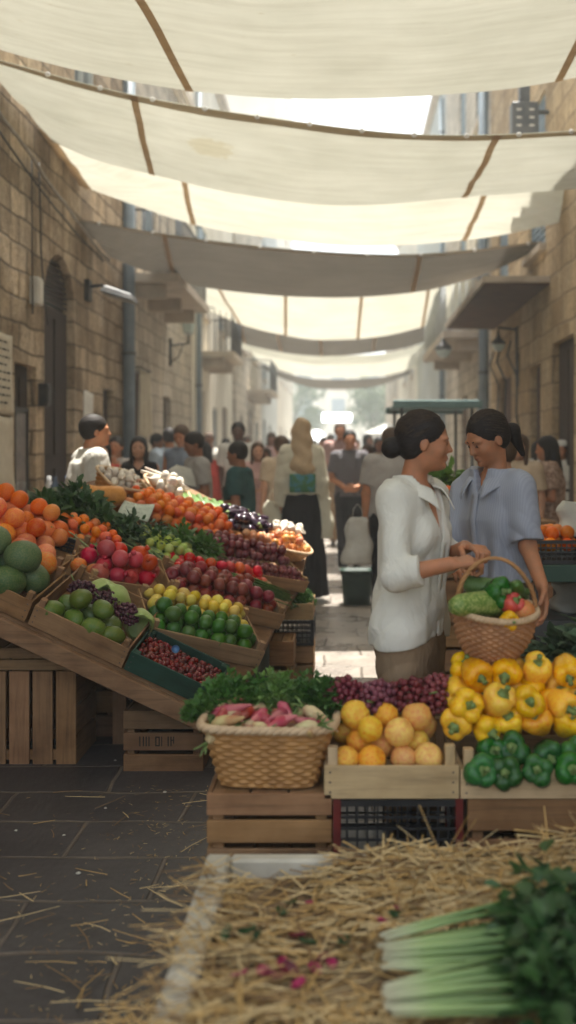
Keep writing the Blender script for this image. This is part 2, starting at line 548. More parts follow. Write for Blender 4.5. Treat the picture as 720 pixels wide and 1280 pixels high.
    for (ya, yb, z, out_) in balconies:
        s = MB(); s.box((min(xw, X(-out_)), ya, z - (.13 if not (side < 0 and ya < 13) else .08)), (max(xw, X(-out_)), yb, z))
        for yy in (np.linspace(ya + .25, yb - .25, 3) if not (side < 0 and ya < 13) else ()):
            s.box((min(xw, X(-out_ * .7)), yy - .07, z - .34), (max(xw, X(-out_ * .7)), yy + .07, z - .132 - (.024 if side < 0 and ya < 13 else 0)))
        bo = s.build('balcony', m_trim, t, world=True)
        if side < 0 and ya < 13:                                    # dark brown sheet paints in the underside's shade; no railing on this ledge
            so = MB(); so.box((X(-out_ + .03), ya + .03, z - .105), (xw - .002, yb - .03, z - .083)); so.build('shade_soffit', m_bwood, bo, world=True); continue
        rl = MB(); xo = X(-out_ + .05)
        n = int((yb - ya) / .13)
        for i in range(n + 1):
            yy = ya + .05 + (yb - ya - .1) * i / n
            rl.tube([(xo, yy, z), (xo, yy, z + .95)], .009, 5)
        for x_ in np.linspace(xw, xo, 7)[1:-1]:
            for yy in (ya + .05, yb - .05): rl.tube([(x_, yy, z), (x_, yy, z + .95)], .009, 5)
        rl.tube([(xw, ya + .05, z + .95), (xo, ya + .05, z + .95), (xo, yb - .05, z + .95), (xw, yb - .05, z + .95)], .018, 6)
        rl.build('railing', m_frame if side < 0 else m_iron, bo, world=True)
    return t

XL, XR = -3.2, 2.6
facade('warm weathered limestone house with arched doorway, nearest on the left', 1, XL, 1.0, 13.9, 8.6, m_stone_warm,
       [('arch', 10.25, 11.4, 0, 3.72), ('door', 9.32, 9.98, 0, 2.38), ('door', 12.75, 13.35, 0, 2.35),
        ('window', 5.6, 6.6, 5.4, 7.0), ('window', 11.4, 12.4, 5.5, 7.1)])
facade('pale limestone house just past the blue-grey drainpipe on the left', 1, XL, 13.92, 20.2, 8.4, m_stone_pale,
       [('brown_door', 14.6, 15.6, 0, 2.75), ('door', 17.0, 17.7, 0, 2.5), ('shutter', 15.2, 16.3, 4.9, 6.7), ('shutter', 18.2, 19.2, 4.9, 6.7)],
       [(14.2, 17.4, 4.15, .75)])
facade('cream plastered house behind the left wall lantern', 1, XL, 20.22, 27.5, 10.5, m_plaster,
       [('brown_door', 21.0, 22.1, 0, 2.9), ('window', 23.4, 24.4, 1.0, 2.6), ('brown_door', 25.3, 26.4, 0, 2.7), ('shutter', 21.3, 22.5, 4.6, 6.6),
        ('shutter', 24.5, 25.6, 4.6, 6.6), ('shutter', 22.8, 23.9, 7.6, 9.3)], [(20.9, 23.0, 3.7, .8)])
facade('pale stone house with brown doorways, fourth along the left side', 1, XL + .1, 27.52, 36, 9.6, m_stone_pale,
       [('door', 28.6, 29.5, 0, 2.6), ('brown_door', 31.2, 32.4, 0, 2.9), ('window', 33.6, 34.8, .9, 2.6), ('shutter', 29, 30.2, 4.6, 6.5), ('shutter', 32.6, 33.8, 4.6, 6.5)],
       [(30.6, 33.6, 3.5, .8)])
facade('grey plastered house, fifth along the left side', 1, XL, 36.02, 46, 12, m_plaster2,
       [('door', 38, 39.2, 0, 2.8), ('window', 41, 42.2, 1, 2.7), ('shutter', 38, 39.2, 4.4, 6.2), ('shutter', 41.5, 42.7, 4.4, 6.2), ('shutter', 38, 39.2, 8, 10)])
facade('tall pale house closing the far left end of the row', 1, XL, 46.02, 60, 24, m_plaster,
       [('door', 48, 49.3, 0, 2.8), ('window', 52, 53.4, 1, 2.8)] + [('shutter', y, y + 1.3, z, z + 1.9) for y in (48, 52, 56) for z in (5, 9, 13, 17, 20.5)])

facade('ochre stone house with tall dark doorways, nearest on the right', -1, XR, 1.0, 17.0, 11.2, m_stone_ochre,
       [('door', 10.85, 12.0, 0, 2.85), ('brown_door', 12.7, 13.4, 0, 2.68), ('brown_door', 14.9, 16.0, 0, 2.72),
        ('window', 8.0, 8.9, 4.9, 6.6), ('shutter', 12.4, 13.5, 4.2, 6.2), ('shutter', 15.2, 16.2, 4.2, 6.2), ('window', 12.4, 13.3, 7.6, 9.2)],
       [(12.1, 16.6, 3.72, .85)])
facade('pale limestone house behind the round right lantern', -1, XR, 17.02, 24.4, 11.25, m_stone_pale,
       [('window', 18.3, 19.0, .9, 2.7), ('brown_door', 20.2, 21.2, 0, 2.7), ('shutter', 17.8, 18.9, 4.4, 6.3), ('shutter', 20.5, 21.6, 4.4, 6.3),
        ('shutter', 22.9, 23.8, 4.4, 6.3), ('shutter', 17.8, 18.9, 7.8, 9.7), ('shutter', 20.5, 21.6, 7.8, 9.7)], [(17.4, 22.0, 3.7, .8)])
facade('grey plastered house, third along the right side', -1, XR, 24.42, 34, 11.3, m_plaster2,
       [('door', 25.6, 26.6, 0, 2.7), ('window', 28.6, 29.6, .9, 2.6), ('brown_door', 31.2, 32.4, 0, 2.8), ('shutter', 25.5, 26.7, 4.4, 6.3),
        ('shutter', 29, 30.2, 4.4, 6.3), ('shutter', 25.5, 26.7, 7.9, 9.8)])
facade('cream plastered house, fourth along the right side', -1, XR, 34.02, 46, 11.3, m_plaster,
       [('door', 36, 37.2, 0, 2.8), ('window', 40, 41.2, .9, 2.7), ('shutter', 36, 37.2, 4.4, 6.3), ('shutter', 40, 41.2, 4.4, 6.3)])
facade('pale stone house closing the far right end of the row', -1, XR, 46.02, 60, 10.5, m_stone_pale,
       [('door', 49, 50.2, 0, 2.8), ('shutter', 49, 50.2, 4.4, 6.3), ('shutter', 54, 55.2, 4.4, 6.3)])

# house across the far end of the street, seen front on
def end_house():
    t = thing('end_house', 'pale hazy building facing down the street at its far end', 'house', (2, 92, 0))
    w = MB(); w.box((-26, 92, 0), (30, 100, 10.4)); w.build('wall', m_plaster, t, world=True)
    c = MB(); c.box((-26.3, 91.6, 10.403), (30.3, 100.3, 10.8)); c.build('cornice', m_trim, t, world=True)
    for z in (1.2, 4.6, 7.6):
        for x in np.arange(-14, 16, 3.2):
            o = MB(); o.box((x, 91.93, z), (x + 1.3, 91.999, z + 2.0)); wo_ = o.build('window', m_shutter, t, world=True)
            s = MB(); s.box((x - .15, 91.8, z - .2), (x + 1.45, 91.999, z - .01)); s.build('sill', m_trim, wo_, world=True)
end_house()

# trees in the square
m_leaf_tree = pm('tree_leaves', (.07, .11, .045), (.11, .15, .06), .6, ns=.7, ov=None, transl=.25)
m_bark = pm('bark', (.12, .09, .06), (.07, .05, .04), .9, ns=9, bs=30, bst=.6)
def tree(loc, h, r, seed, label):
    rd = random.Random(seed)
    t = thing('broadleaf_tree', label, 'tree', loc, group='trees in the square')
    b = MB(); b.tube([(0, 0, 0), (.1, 0, h * .25), (.0, .1, h * .5), (.05, 0, h * .8)], [.22, .17, .13, .05], 8)
    for k in range(6):
        a = k * 1.05; b.tube([(0, 0, h * (.35 + .05 * k)), (r * .35 * math.cos(a), r * .35 * math.sin(a), h * (.5 + .05 * k)), (r * .75 * math.cos(a), r * .75 * math.sin(a), h * (.62 + .05 * k))], [.09, .06, .02], 6)
    b.build('trunk', m_bark, t)
    l = MB()
    cl = [(Vector((rd.uniform(-1, 1) * r * .75, rd.uniform(-1, 1) * r * .75, h * rd.uniform(.45, .95))), rd.uniform(.25, .5) * r) for _ in range(22)]
    for c, cr in cl:
        for _ in range(150):
            d = Vector((rd.gauss(0, 1), rd.gauss(0, 1), rd.gauss(0, 1))).normalized() * cr * rd.uniform(.6, 1.05)
            p = c + d; s = rd.uniform(.10, .2)
            M = TRS(p, (rd.uniform(0, 6), rd.uniform(0, 6), rd.uniform(0, 6)), s)
            l.add([(-1, 0, 0), (0, -.5, .1), (1, 0, 0), (0, .5, .1)], [(0, 1, 2, 3)], M)
    l.build('crown', m_leaf_tree, t)
tree((2.2, 66, 0), 6.2, 2.6, 3, 'green tree right of the bright sign at the street end')
tree((-3.6, 70, 0), 6.6, 2.4, 5, 'green tree at the left of the street end behind the crowd')
tree((6.4, 72, 0), 7.0, 2.8, 9, 'green tree furthest right beyond the street end')
# ================================================================ SAIL CLOTHS
def cloth(name, c1, c2, tr, sc=1.0, spots=0.0, stain=None):
    m, nt, b, out = new_mat(name)
    v = coords(nt, 'Object', (1, 1, 1))
    n1 = noise(nt, v, 1.1, 4, .6)
    st = coords(nt, 'Object', (.7, 9, 4))
    n2 = noise(nt, st, 1.4, 4, .6)
    col = ramp(nt, n1, [(.3, c1), (.7, c2)])
    col = mixc(nt, .5, col, ramp(nt, n2, [(.35, (.84, .82, .78)), (.6, (1.06, 1.06, 1.05))]), 'MULTIPLY')
    if spots:
        n3 = noise(nt, coords(nt, 'Object', (1.1, 3, 3)), 2.7, 5, .7)
        col = mixc(nt, spots, col, ramp(nt, n3, [(.66, (1, 1, 1)), (.74, (.62, .50, .30))]), 'MULTIPLY')
    if stain:
        ge = N(nt, 'NewGeometry'); ds = N(nt, 'VectorMath', operation='DISTANCE'); nt.links.new(ge.outputs['Position'], ds.inputs[0]); ds.inputs[1].default_value = stain
        n4 = noise(nt, ge.outputs['Position'], 13, 4, .7); mm = N(nt, 'Math', operation='MULTIPLY_ADD'); nt.links.new(n4, mm.inputs[0]); mm.inputs[1].default_value = -.36; nt.links.new(ds.outputs['Value'], mm.inputs[2])
        col = mixc(nt, .32, col, ramp(nt, mm.outputs[0], [(-.0, (.74, .60, .30)), (.04, (1, 1, 1))]), 'MULTIPLY')
    nt.links.new(col, b.inputs['Base Color'])
    b.inputs['Roughness'].default_value = .9
    b.inputs['Specular IOR Level'].default_value = .1
    wv = N(nt, 'TexWave', wave_type='BANDS', bands_direction='X')
    wv.inputs['Scale'].default_value = 60; wv.inputs['Distortion'].default_value = 1.5
    nt.links.new(v, wv.inputs[0])
    ad = N(nt, 'Math', operation='MULTIPLY_ADD'); nt.links.new(n2, ad.inputs[0]); ad.inputs[1].default_value = 3.0; nt.links.new(wv.outputs[1], ad.inputs[2])
    bump(nt, b, ad.outputs[0], .25, .012)
    t = N(nt, 'BsdfTranslucent'); nt.links.new(col, t.inputs[0])
    mx = N(nt, 'MixShader'); mx.inputs[0].default_value = tr
    nt.links.new(b.outputs[0], mx.inputs[1]); nt.links.new(t.outputs[0], mx.inputs[2]); nt.links.new(mx.outputs[0], out.inputs[0])
    return m
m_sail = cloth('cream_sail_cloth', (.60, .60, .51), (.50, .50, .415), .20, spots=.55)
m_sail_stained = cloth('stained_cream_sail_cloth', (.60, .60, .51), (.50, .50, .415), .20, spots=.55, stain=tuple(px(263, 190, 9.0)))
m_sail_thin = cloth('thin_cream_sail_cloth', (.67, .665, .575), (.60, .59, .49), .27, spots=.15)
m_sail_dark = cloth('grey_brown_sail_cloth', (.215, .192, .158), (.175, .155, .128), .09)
m_hem = cloth('tan_hem_webbing', (.52, .43, .30), (.45, .36, .25), .3)
m_seam = cloth('brown_seam_webbing', (.56, .40, .25), (.48, .33, .20), .42)
m_grommet = pm('lit_eyelet', (.85, .84, .80), None, .4, ns=20, transl=.4)  # whitened to stand for light passing through the eyelet holes
m_rope = pm('pale_rope', (.40, .36, .28), (.28, .24, .18), .9, ns=30)

def sail(label, near, far, mat, seams=(), hem=True, grom=0, nd=None, fd=None, sag=.05, side_band=False, rip=.012, hemw=.12):
    near = [p if len(p) == 3 else (p[0], p[1], nd) for p in near]
    far = [p if len(p) == 3 else (p[0], p[1], fd) for p in far]
    def edge(pts, u):
        x, y, d = crv(pts, min(max(u, 0), 1)); return px(x, y, d)
    def S(u, v, off=0.0):
        a = edge(near, u); b = edge(far, u)
        p = a.lerp(b, v)
        p.z -= sag * math.sin(PI * v) * math.sin(PI * u) + off
        w = math.sin(PI * min(max(v, 0), 1)) ** .5 * rip
        p.z += w * (math.sin(v * 23 + u * 5) * .8 + math.sin(v * 11 - u * 9 + 1) + .6 * math.sin(u * 31 + v * 4))
        return p
    o = S(.5, .5)
    t = thing('sail_awning', label, 'awning', o, group='cloth sails hung across the street')
    b = MB(); b.grid(lambda u, v: S(u, v), 90, 26); b.build('cloth', mat, t, world=True)
    for un, uf in seams:                                          # seam given as photo x on the near and on the far edge
        u0 = (un - near[0][0]) / (near[-1][0] - near[0][0]); u1 = (uf - far[0][0]) / (far[-1][0] - far[0][0])
        q = MB()
        wn_ = .034
        L = (edge(near, 1) - edge(near, 0)).length
        q.grid(lambda a, v: S(u0 + (u1 - u0) * v + (a - .5) * 2 * wn_ / L, v, .006), 2, 26)
        q.build('seam', m_seam, t, world=True)
    if hem:
        q = MB(); L = (edge(near, .5) - edge(far, .5)).length
        q.grid(lambda u, v: S(u, v * hemw / L, .005), 90, 2); h_ = q.build('hem', m_hem, t, world=True)
        for i in range(grom):
            u = (i + .5) / grom
            p = S(u, .0, .012) + Vector((0, -.008, 0))
            g_ = MB(); g_.lathe([(.007, .003), (.010, .008), (.020, .008), (.023, .0), (.020, -.006), (.010, -.006), (.007, .003)], 14, TRS(p, (PI / 2, 0, 0)))
            g_.build('eyelet', m_grommet, t, world=True)
    if side_band:
        q = MB(); L = (edge(near, 0) - edge(near, 1)).length
        q.grid(lambda a, v: S(a * .16 / L, v, .006), 3, 20); q.build('side_hem', m_seam, t, world=True)
    for u, v in ((0, 0), (1, 0), (0, 1), (1, 1)):
        p = S(u, v); s = XL if u == 0 else XR
        if abs(p.x - s) > .03:
            q = MB(); e = Vector((s + (-.02 if u == 0 else .02), p.y + (-.15 if v == 0 else .15), p.z + .12)); q.tube([p, p.lerp(e, .5) - Vector((0, 0, .01)), e], .008, 6)
            q.build('rope', m_rope, t, world=True)
    return t
sail('large nearest cream sail overhead, cut off by the top of the picture', [(-3062, -2920), (-1500, -2800), (430, -2720), (2000, -2800), (3268, -2920)],  # unseen near end stretched towards the camera to shade the foreground
     [(-56, 38), (0, 62), (120, 93), (250, 115), (400, 124), (600, 115), (720, 97), (825, 70)], m_sail, [(-1220, 237), (2000, 698)], nd=1.1, fd=7.35, hem=False, sag=.12, rip=.02)
sail('cream sail with pale eyelets and a yellowish stain, second from the camera', [(-38, 62), (0, 75), (165, 118), (360, 150), (530, 168), (720, 163), (812, 150)],
     [(68, 178), (120, 200), (190, 218), (300, 243), (430, 257), (600, 245), (724, 236)], m_sail_stained, [(167, 190), (622, 580)], grom=13, nd=8.2, fd=10.3)
sail('bright cream sail with a brown side hem on the left, third from the camera', [(44, 158, 10.0), (190, 205), (300, 228), (430, 240), (600, 230), (716, 220)],
     [(100, 232, 11.6), (240, 280), (340, 298), (450, 308), (600, 298), (700, 278, 11.6)], m_sail_thin, [(228, 242), (612, 580)], nd=11.2, fd=12.2, hem=False, side_band=True)
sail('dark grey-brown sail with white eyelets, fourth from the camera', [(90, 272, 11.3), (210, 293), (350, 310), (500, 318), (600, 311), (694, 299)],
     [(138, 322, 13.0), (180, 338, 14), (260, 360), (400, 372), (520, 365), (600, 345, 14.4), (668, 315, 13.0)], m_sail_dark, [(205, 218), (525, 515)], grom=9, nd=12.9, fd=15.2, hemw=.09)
sail('glowing cream sail just behind the dark one, fifth from the camera', [(220, 336), (300, 352), (400, 358), (520, 350), (600, 326)],
     [(254, 384), (300, 405), (350, 418), (400, 425), (480, 420), (550, 402), (574, 392)], m_sail_thin, [(265, 300), (357, 357), (453, 447), (538, 528)], nd=18.3, fd=21.6, hem=False)
sail('grey-brown sail, sixth from the camera', [(272, 392), (320, 402), (400, 412), (480, 410), (558, 392)],
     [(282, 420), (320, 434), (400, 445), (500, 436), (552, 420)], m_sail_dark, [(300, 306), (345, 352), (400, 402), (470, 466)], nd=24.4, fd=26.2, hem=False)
sail('thin pale strip of sail, seventh from the camera', [(290, 424), (350, 438), (400, 444), (480, 442), (545, 426)],
     [(298, 435), (350, 449), (400, 456), (480, 452), (538, 436)], m_sail, nd=27.6, fd=28.8, hem=False)
sail('bright far sail, eighth from the camera', [(299, 435), (350, 448), (400, 455), (480, 451), (537, 436)],
     [(320, 450), (360, 465), (400, 471), (480, 469), (521, 460)], m_sail_thin, nd=31.8, fd=34.5, hem=False)
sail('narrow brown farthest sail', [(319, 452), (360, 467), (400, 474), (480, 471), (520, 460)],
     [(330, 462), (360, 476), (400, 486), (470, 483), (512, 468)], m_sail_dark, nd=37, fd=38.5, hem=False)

# ================================================================ things on the walls
m_pipe = pm('blue_grey_pipe', (.20, .25, .29), (.15, .19, .22), .5, ns=6)
m_cable = pm('black_cable', (.03, .028, .027), (.05, .045, .04), .7)
m_cable_p = pm('pale_cable', (.42, .38, .33), (.3, .27, .23), .8)
def drainpipe(label, x, y, z1, r=.06):
    t = thing('drainpipe', label, 'drainpipe', (x, y, 0))
    b = MB(); b.tube([(x, y, 0.02), (x, y, z1)], r, 12, cap=True); b.build('pipe', m_pipe, t, world=True)
    for z in np.arange(1.2, z1, 1.7):
        c = MB(); c.lathe([(r + .002, 0), (r + .016, .005), (r + .016, .05), (r + .002, .055)], 12, TRS((x, y, z))); c.build('bracket', m_metal_dark, t, world=True)
drainpipe('blue-grey drainpipe down the left stone wall', XL + .09, 13.9, 8.3, .085)
drainpipe('thin dark drainpipe beyond the left wall lantern', XL + .09, 20.6, 9.5)
drainpipe('blue-grey drainpipe on the right behind the round lantern', XR - .09, 17.3, 10.6, .08)
drainpipe('far drainpipe on the right side', XR - .09, 24.7, 10.6)

def cable(label, pts, r, mat, name='cable'):
    b = MB(); b.tube(pts, r, 5)
    tag(b.build(name, mat, origin=pts[0]), label, 'cable')
rc = random.Random(4)
def droop(y0, z0, y1, z1, x, n=10, sag=.1, jit=.02):
    return [(x + rc.uniform(0, .02), y0 + (y1 - y0) * i / n, z0 + (z1 - z0) * i / n - sag * math.sin(PI * i / n) + rc.uniform(-jit, jit)) for i in range(n + 1)]
cable('pale bundled cable running along the upper left wall', droop(6.5, 5.1, 12.8, 4.05, XL + .05, 16, .12), .020, m_cable_p)
cable('black cable running under the pale bundle on the left wall', droop(6.5, 4.98, 12.5, 3.98, XL + .06, 14, .2), .011, m_cable)
cable('black cable hanging straight down the left wall', [(XL + .04, 9.72, 4.5), (XL + .05, 9.7, 3.6), (XL + .04, 9.75, 2.9)], .008, m_cable)
cable('thin cable curling round the arched doorway', [(XL + .04, 9.95, 4.5), (XL + .05, 9.98, 3.6), (XL + .05, 10.1, 3.1), (XL + .05, 10.22, 2.85)], .010, m_cable)
for i, (y, l) in enumerate(((14.6, 'nearest'), (15.6, 'middle'), (16.3, 'farthest'))):
    cable('%s of the three dark cables looped under the right balcony' % l, [(XR - .06, y, 3.2), (XR - .16, y - .25, 2.95), (XR - .05, y - .5, 2.6), (XR - .08, y - .55, 2.1), (XR - .04, y - .6, 1.75)], .018, m_cable)

# floodlight over the arch
def floodlight():
    y = 11.9; z = 3.45; t = thing('floodlight', 'dark floodlight on a wall bracket beside the arched doorway', 'floodlight', (XL, y, z))
    a = MB(); a.cbox((XL + .03, y, z + .05), (.06, .16, .26)); a.tube([(XL + .06, y, z + .1), (XL + .2, y, z + .12), (XL + .25, y, z + .04)], .022, 8); a.build('bracket', m_iron, t, world=True)
    M = TRS((XL + .42, y, z + .0), (0, R(14), 0))
    h = MB(); h.add([(-.22, -.17, -.03), (.22, -.17, -.05), (.22, .17, -.05), (-.22, .17, -.03), (-.18, -.13, .06), (.17, -.13, .03), (.17, .13, .03), (-.18, .13, .06)],
                    [(0, 3, 2, 1), (4, 5, 6, 7), (0, 1, 5, 4), (1, 2, 6, 5), (2, 3, 7, 6), (3, 0, 4, 7)], M)
    h.build('housing', m_metal_dark, t, world=True, bevel=.012)
    g_ = MB(); g_.box((-.17, -.13, -.056), (.18, .13, -.052), M); g_.build('lens', pm('frosted_lens', (.45, .44, .40), None, .3), t, world=True)
floodlight()

m_lampglass = pm('frosted_lamp_glass', (.72, .80, .76), (.66, .75, .72), .25, ns=3, transl=.45)
def wall_lantern(side, y, z, out_, label, rnd=False, s=1.0):
    xw = XL if side > 0 else XR; xo = xw + side * out_
    t = thing('street_lamp', label, 'street lamp', (xw, y, z))
    a = MB(); a.cbox((xw + side * .02, y, z - .62 * s), (.04, .08, .5))
    if not rnd:
        a.tube([(xw + side * .03, y, z - .5 * s), (xo, y, z - .46 * s)], .018, 8)
        a.tube([(xw + side * .03, y, z - .8 * s), (xw + side * out_ * .5, y, z - .7 * s), (xo - side * .1, y, z - .48 * s)], .012, 6)
        a.tube([(xo, y, z - .46 * s), (xo, y, z - .3 * s)], .02, 8)
    else:
        a.tube([(xw + side * .03, y, z + .38 * s), (xo, y, z + .42 * s), (xo, y, z + .26 * s)], .02, 8)
        a.tube([(xw + side * .03, y, z - .5 * s), (xw + side * .03, y, z + .45 * s)], .02, 8)
    a.build('bracket', m_iron, t, world=True)
    M = TRS((xo, y, z), s=s)
    g_ = MB()
    if rnd: g_.lathe([(0, -.17), (.08, -.155), (.14, -.09), (.165, 0), (.165, .03)], 20, M)
    else: g_.lathe([(0, -.26), (.10, -.26), (.16, .08), (0, .09)], 6, M, smooth=False)
    g_.build('lamp_glass', m_lampglass, t, world=True)
    c = MB()
    if rnd: c.lathe([(.17, .0), (.185, .03), (.15, .10), (.07, .16), (.03, .26), (0, .27)], 20, M)
    else:
        c.lathe([(.17, .085), (.19, .095), (.10, .20), (.03, .25), (0, .30)], 6, M, smooth=False); c.lathe([(0, -.30), (.06, -.30), (.105, -.262), (0, -.261)], 6, M, smooth=False)
    c.build('cap', m_iron if rnd else pm('pale_lamp_cap', (.5, .55, .54), None, .5), t, world=True)
wall_lantern(1, 17.6, 3.95, .35, 'pale six-sided glass lantern on an iron arm on the left wall')
wall_lantern(-1, 17.6, 3.37, .78, 'round white globe lantern with a dark cap hanging on the right', rnd=True, s=.85)
wall_lantern(-1, 14.3, 3.1, .3, 'small shaded lamp under the right balcony', rnd=True, s=.6)

# small boxes and papers on the left wall
def wall_box(label, y, z, sy, sz, sx, mat, cat='box', name='junction_box'):
    t = thing(name, label, cat, (XL, y, z))
    b = MB(); b.box((XL - .003, y - sy / 2, z - sz / 2), (XL + sx, y + sy / 2, z + sz / 2)); b.build('housing', mat, t, world=True, bevel=.01)
    b = MB(); b.box((XL + sx + .001, y - sy * .38, z - sz * .38), (XL + sx + .008, y + sy * .38, z + sz * .38)); b.build('cover', mat, t, world=True)
m_white_p = pm('white_plastic', (.66, .64, .58), (.55, .52, .46), .5, ns=6)
wall_box('small white junction box left of the arched doorway', 9.85, 3.15, .16, .28, .09, m_white_p)
wall_box('small dark entry box beside the left dark door', 10.1, 2.1, .12, .24, .1, m_iron)
def notice(label, y0, y1, z0, z1, nl, mat, curl=.02, x=None, name='paper_notice'):
    t = thing(name, label, 'notice', (XL, (y0 + y1) / 2, z0))
    b = MB(); b.grid(lambda u, v: (XL + .012 + curl * abs(math.sin(u * 5 + v * 3)) * (1 - v), y0 + (y1 - y0) * u + .01 * math.sin(v * 7), z0 + (z1 - z0) * v + .012 * math.sin(u * 6)), 10, 14)
    b.build('sheet', mat, t, world=True, solid=.002)
    rr = random.Random(int(y0 * 100)); k = MB()
    for i in range(nl):
        z = z1 - (z1 - z0) * (i + 1.2) / (nl + 1.6); a = y0 + .08; e = y1 - .06 - rr.random() * .15
        while a < e:
            w = rr.uniform(.03, .12); w = min(w, e - a)
            xx = XL + .016 + curl * 1.0 * (1 - (z - z0) / (z1 - z0))
            k.add([(xx, a, z - .009), (xx, a + w, z - .009), (xx, a + w, z + .009), (xx, a, z + .009)], [(0, 1, 2, 3)]); a += w + .03
    if nl: k.build('lettering', m_ink, t, world=True)
notice('large aged paper notice with lines of faded writing, upper left edge', 8.45, 9.22, 1.86, 2.62, 9, m_paper)
notice('blank cream paper sheet below the written notice at the left edge', 8.4, 9.24, 1.02, 1.84, 0, m_paper, .035)
notice('narrow white poster on the stone wall right of the arched doorway', 11.75, 12.2, 1.5, 2.25, 0, m_white_p, .005, name='wall_poster')
# glazed poster panel in the dark door at the left
def door_panel():
    t = thing('glazed_noticeboard', 'dark framed glass panel with faded posters on the left door', 'noticeboard', (XL, 9.65, 1.0))
    f = MB()
    for a, b, c, d in ((9.45, 9.49, .55, 1.95), (9.83, 9.87, .55, 1.95), (9.49, 9.83, .55, .6), (9.49, 9.83, 1.9, 1.95)): f.box((XL - .07, a, c), (XL - .04, b, d))
    f.build('frame', m_iron, t, world=True)
    p = MB(); p.box((XL - .068, 9.49, .6), (XL - .055, 9.83, 1.2)); p.build('lower_poster', pm('blue_grey_poster', (.30, .33, .38), (.14, .12, .13), .3, ns=6, nd=4, lo=.4, hi=.55), t, world=True)
    p = MB(); p.box((XL - .068, 9.49, 1.203), (XL - .055, 9.83, 1.9)); p.build('upper_poster', pm('grey_poster', (.22, .19, .18), (.10, .09, .09), .3, ns=5, nd=3), t, world=True)
door_panel()
def hanging_cloth(label, y, z0, z1, w, mat):
    b = MB(); b.grid(lambda u, v: (XL + .10 + .04 * math.sin(u * 14) * (1 - v * .5), y - w / 2 * (1.2 - .3 * v) + w * (1.2 - .3 * v) * u, z0 + (z1 - z0) * v + .03 * math.sin(u * 9) * (1 - v)), 24, 10)
    tag(b.build('hanging_cloth', mat, origin=(XL + .1, y, z1), solid=.004), label, 'cloth')
m_cloth_cream = pm('cream_cotton', (.62, .56, .42), (.54, .48, .35), .9, ns=5, transl=.2)
hanging_cloth('cream cloth hung beside a doorway on the left wall', 14.9, 1.75, 2.75, .75, m_cloth_cream)
b = MB(); b.tube([(XL - .02, 14.45, 2.78), (XL + .12, 14.45, 2.78), (XL + .12, 15.35, 2.78), (XL - .02, 15.35, 2.78)], .012, 6); tag(b.build('cloth_rail', m_iron, origin=(XL, 14.9, 2.78)), 'thin iron rail holding the cream cloth on the left wall', 'rail')

# flat awning stall roof far right
def canopy_stand():
    t = thing('market_canopy', 'flat blue-green canopy on posts behind the two women', 'canopy', (1.15, 13.2, 0))
    b = MB(); b.box((.66, 12.2, 2.10), (1.72, 14.2, 2.14)); b.box((.62, 12.16, 2.06), (1.76, 12.2, 2.16)); b.box((.62, 14.2, 2.06), (1.76, 14.24, 2.16))
    b.build('roof', pm('blue_green_canvas', (.13, .22, .22), (.10, .18, .18), .7, ns=4), t, world=True, bevel=.01)
    for x, y in ((.74, 12.3), (1.64, 12.3), (.74, 14.1), (1.64, 14.1)):
        p = MB(); p.tube([(x, y, 0), (x, y, 2.1)], .022, 8); p.build('post', m_metal_dark, t, world=True)
canopy_stand()
# utility box and mast high on the right wall
def utility():
    t = thing('utility_box', 'grey ventilated box on a mast high on the right wall', 'box', (XR, 12.9, 5.8))
    p0 = px(655, 150, 12.2)
    b = MB(); b.cbox(p0, (.34, .2, .40)); b.build('housing', m_metal_dark, t, world=True, bevel=.01)
    for i in range(3):
        for j in (-1, 1):
            v = MB(); v.cbox((p0.x + j * .08, p0.y - .103, p0.z + .1 - i * .1), (.06, .006, .022)); v.build('vent', m_white_p, t, world=True)
    m = MB(); m.cbox((p0.x, p0.y, p0.z + .75), (.13, .13, 1.1)); m.tube([(p0.x, p0.y, p0.z + .1), (XR + .02, p0.y, p0.z + .1)], .03, 8); m.build('mast', m_metal_dark, t, world=True)
utility()
# bright sign, its lamps and the market tents at the street end
m_lit = bpy.data.materials.new('lit_sign_face'); m_lit.use_nodes = True
_b = m_lit.node_tree.nodes['Principled BSDF']; _b.inputs['Base Color'].default_value = (.9, .95, .95, 1); _b.inputs['Emission Color'].default_value = (.95, 1, 1, 1); _b.inputs['Emission Strength'].default_value = 1.6
def lit_sign(label, p, w, h, rnd=False):
    t = thing('lit_sign' if not rnd else 'globe_lamp', label, 'sign' if not rnd else 'lamp', p)
    b = MB()
    if rnd: b.lathe([(0, -w)] + [(w * math.cos(a), w * math.sin(a)) for a in np.linspace(-1.4, 1.4, 9)] + [(0, w)], 14, TRS(p))
    else: b.cbox(p, (w, .12, h))
    b.build('lit_face' if not rnd else 'globe', m_lit, t, world=True, bevel=0 if rnd else .04)
    q = MB()
    q.tube([(p[0], p[1], p[2] - (h / 2 if not rnd else w)), (p[0], p[1], 0)], .04, 8)
    if not rnd: q.cbox((p[0], p[1] + .09, p[2]), (w + .1, .05, h + .1))
    q.build('post', m_metal_dark, t, world=True)
lit_sign('bright white glowing sign above the crowd at the street end', px(421, 522, 46), 1.42, .44)
lit_sign('round glowing white lamp above the far crowd', px(397, 545, 44), .27, 0, True)
m_tent = pm('white_canvas', (.80, .80, .77), (.70, .70, .67), .8, ns=2, transl=.3)
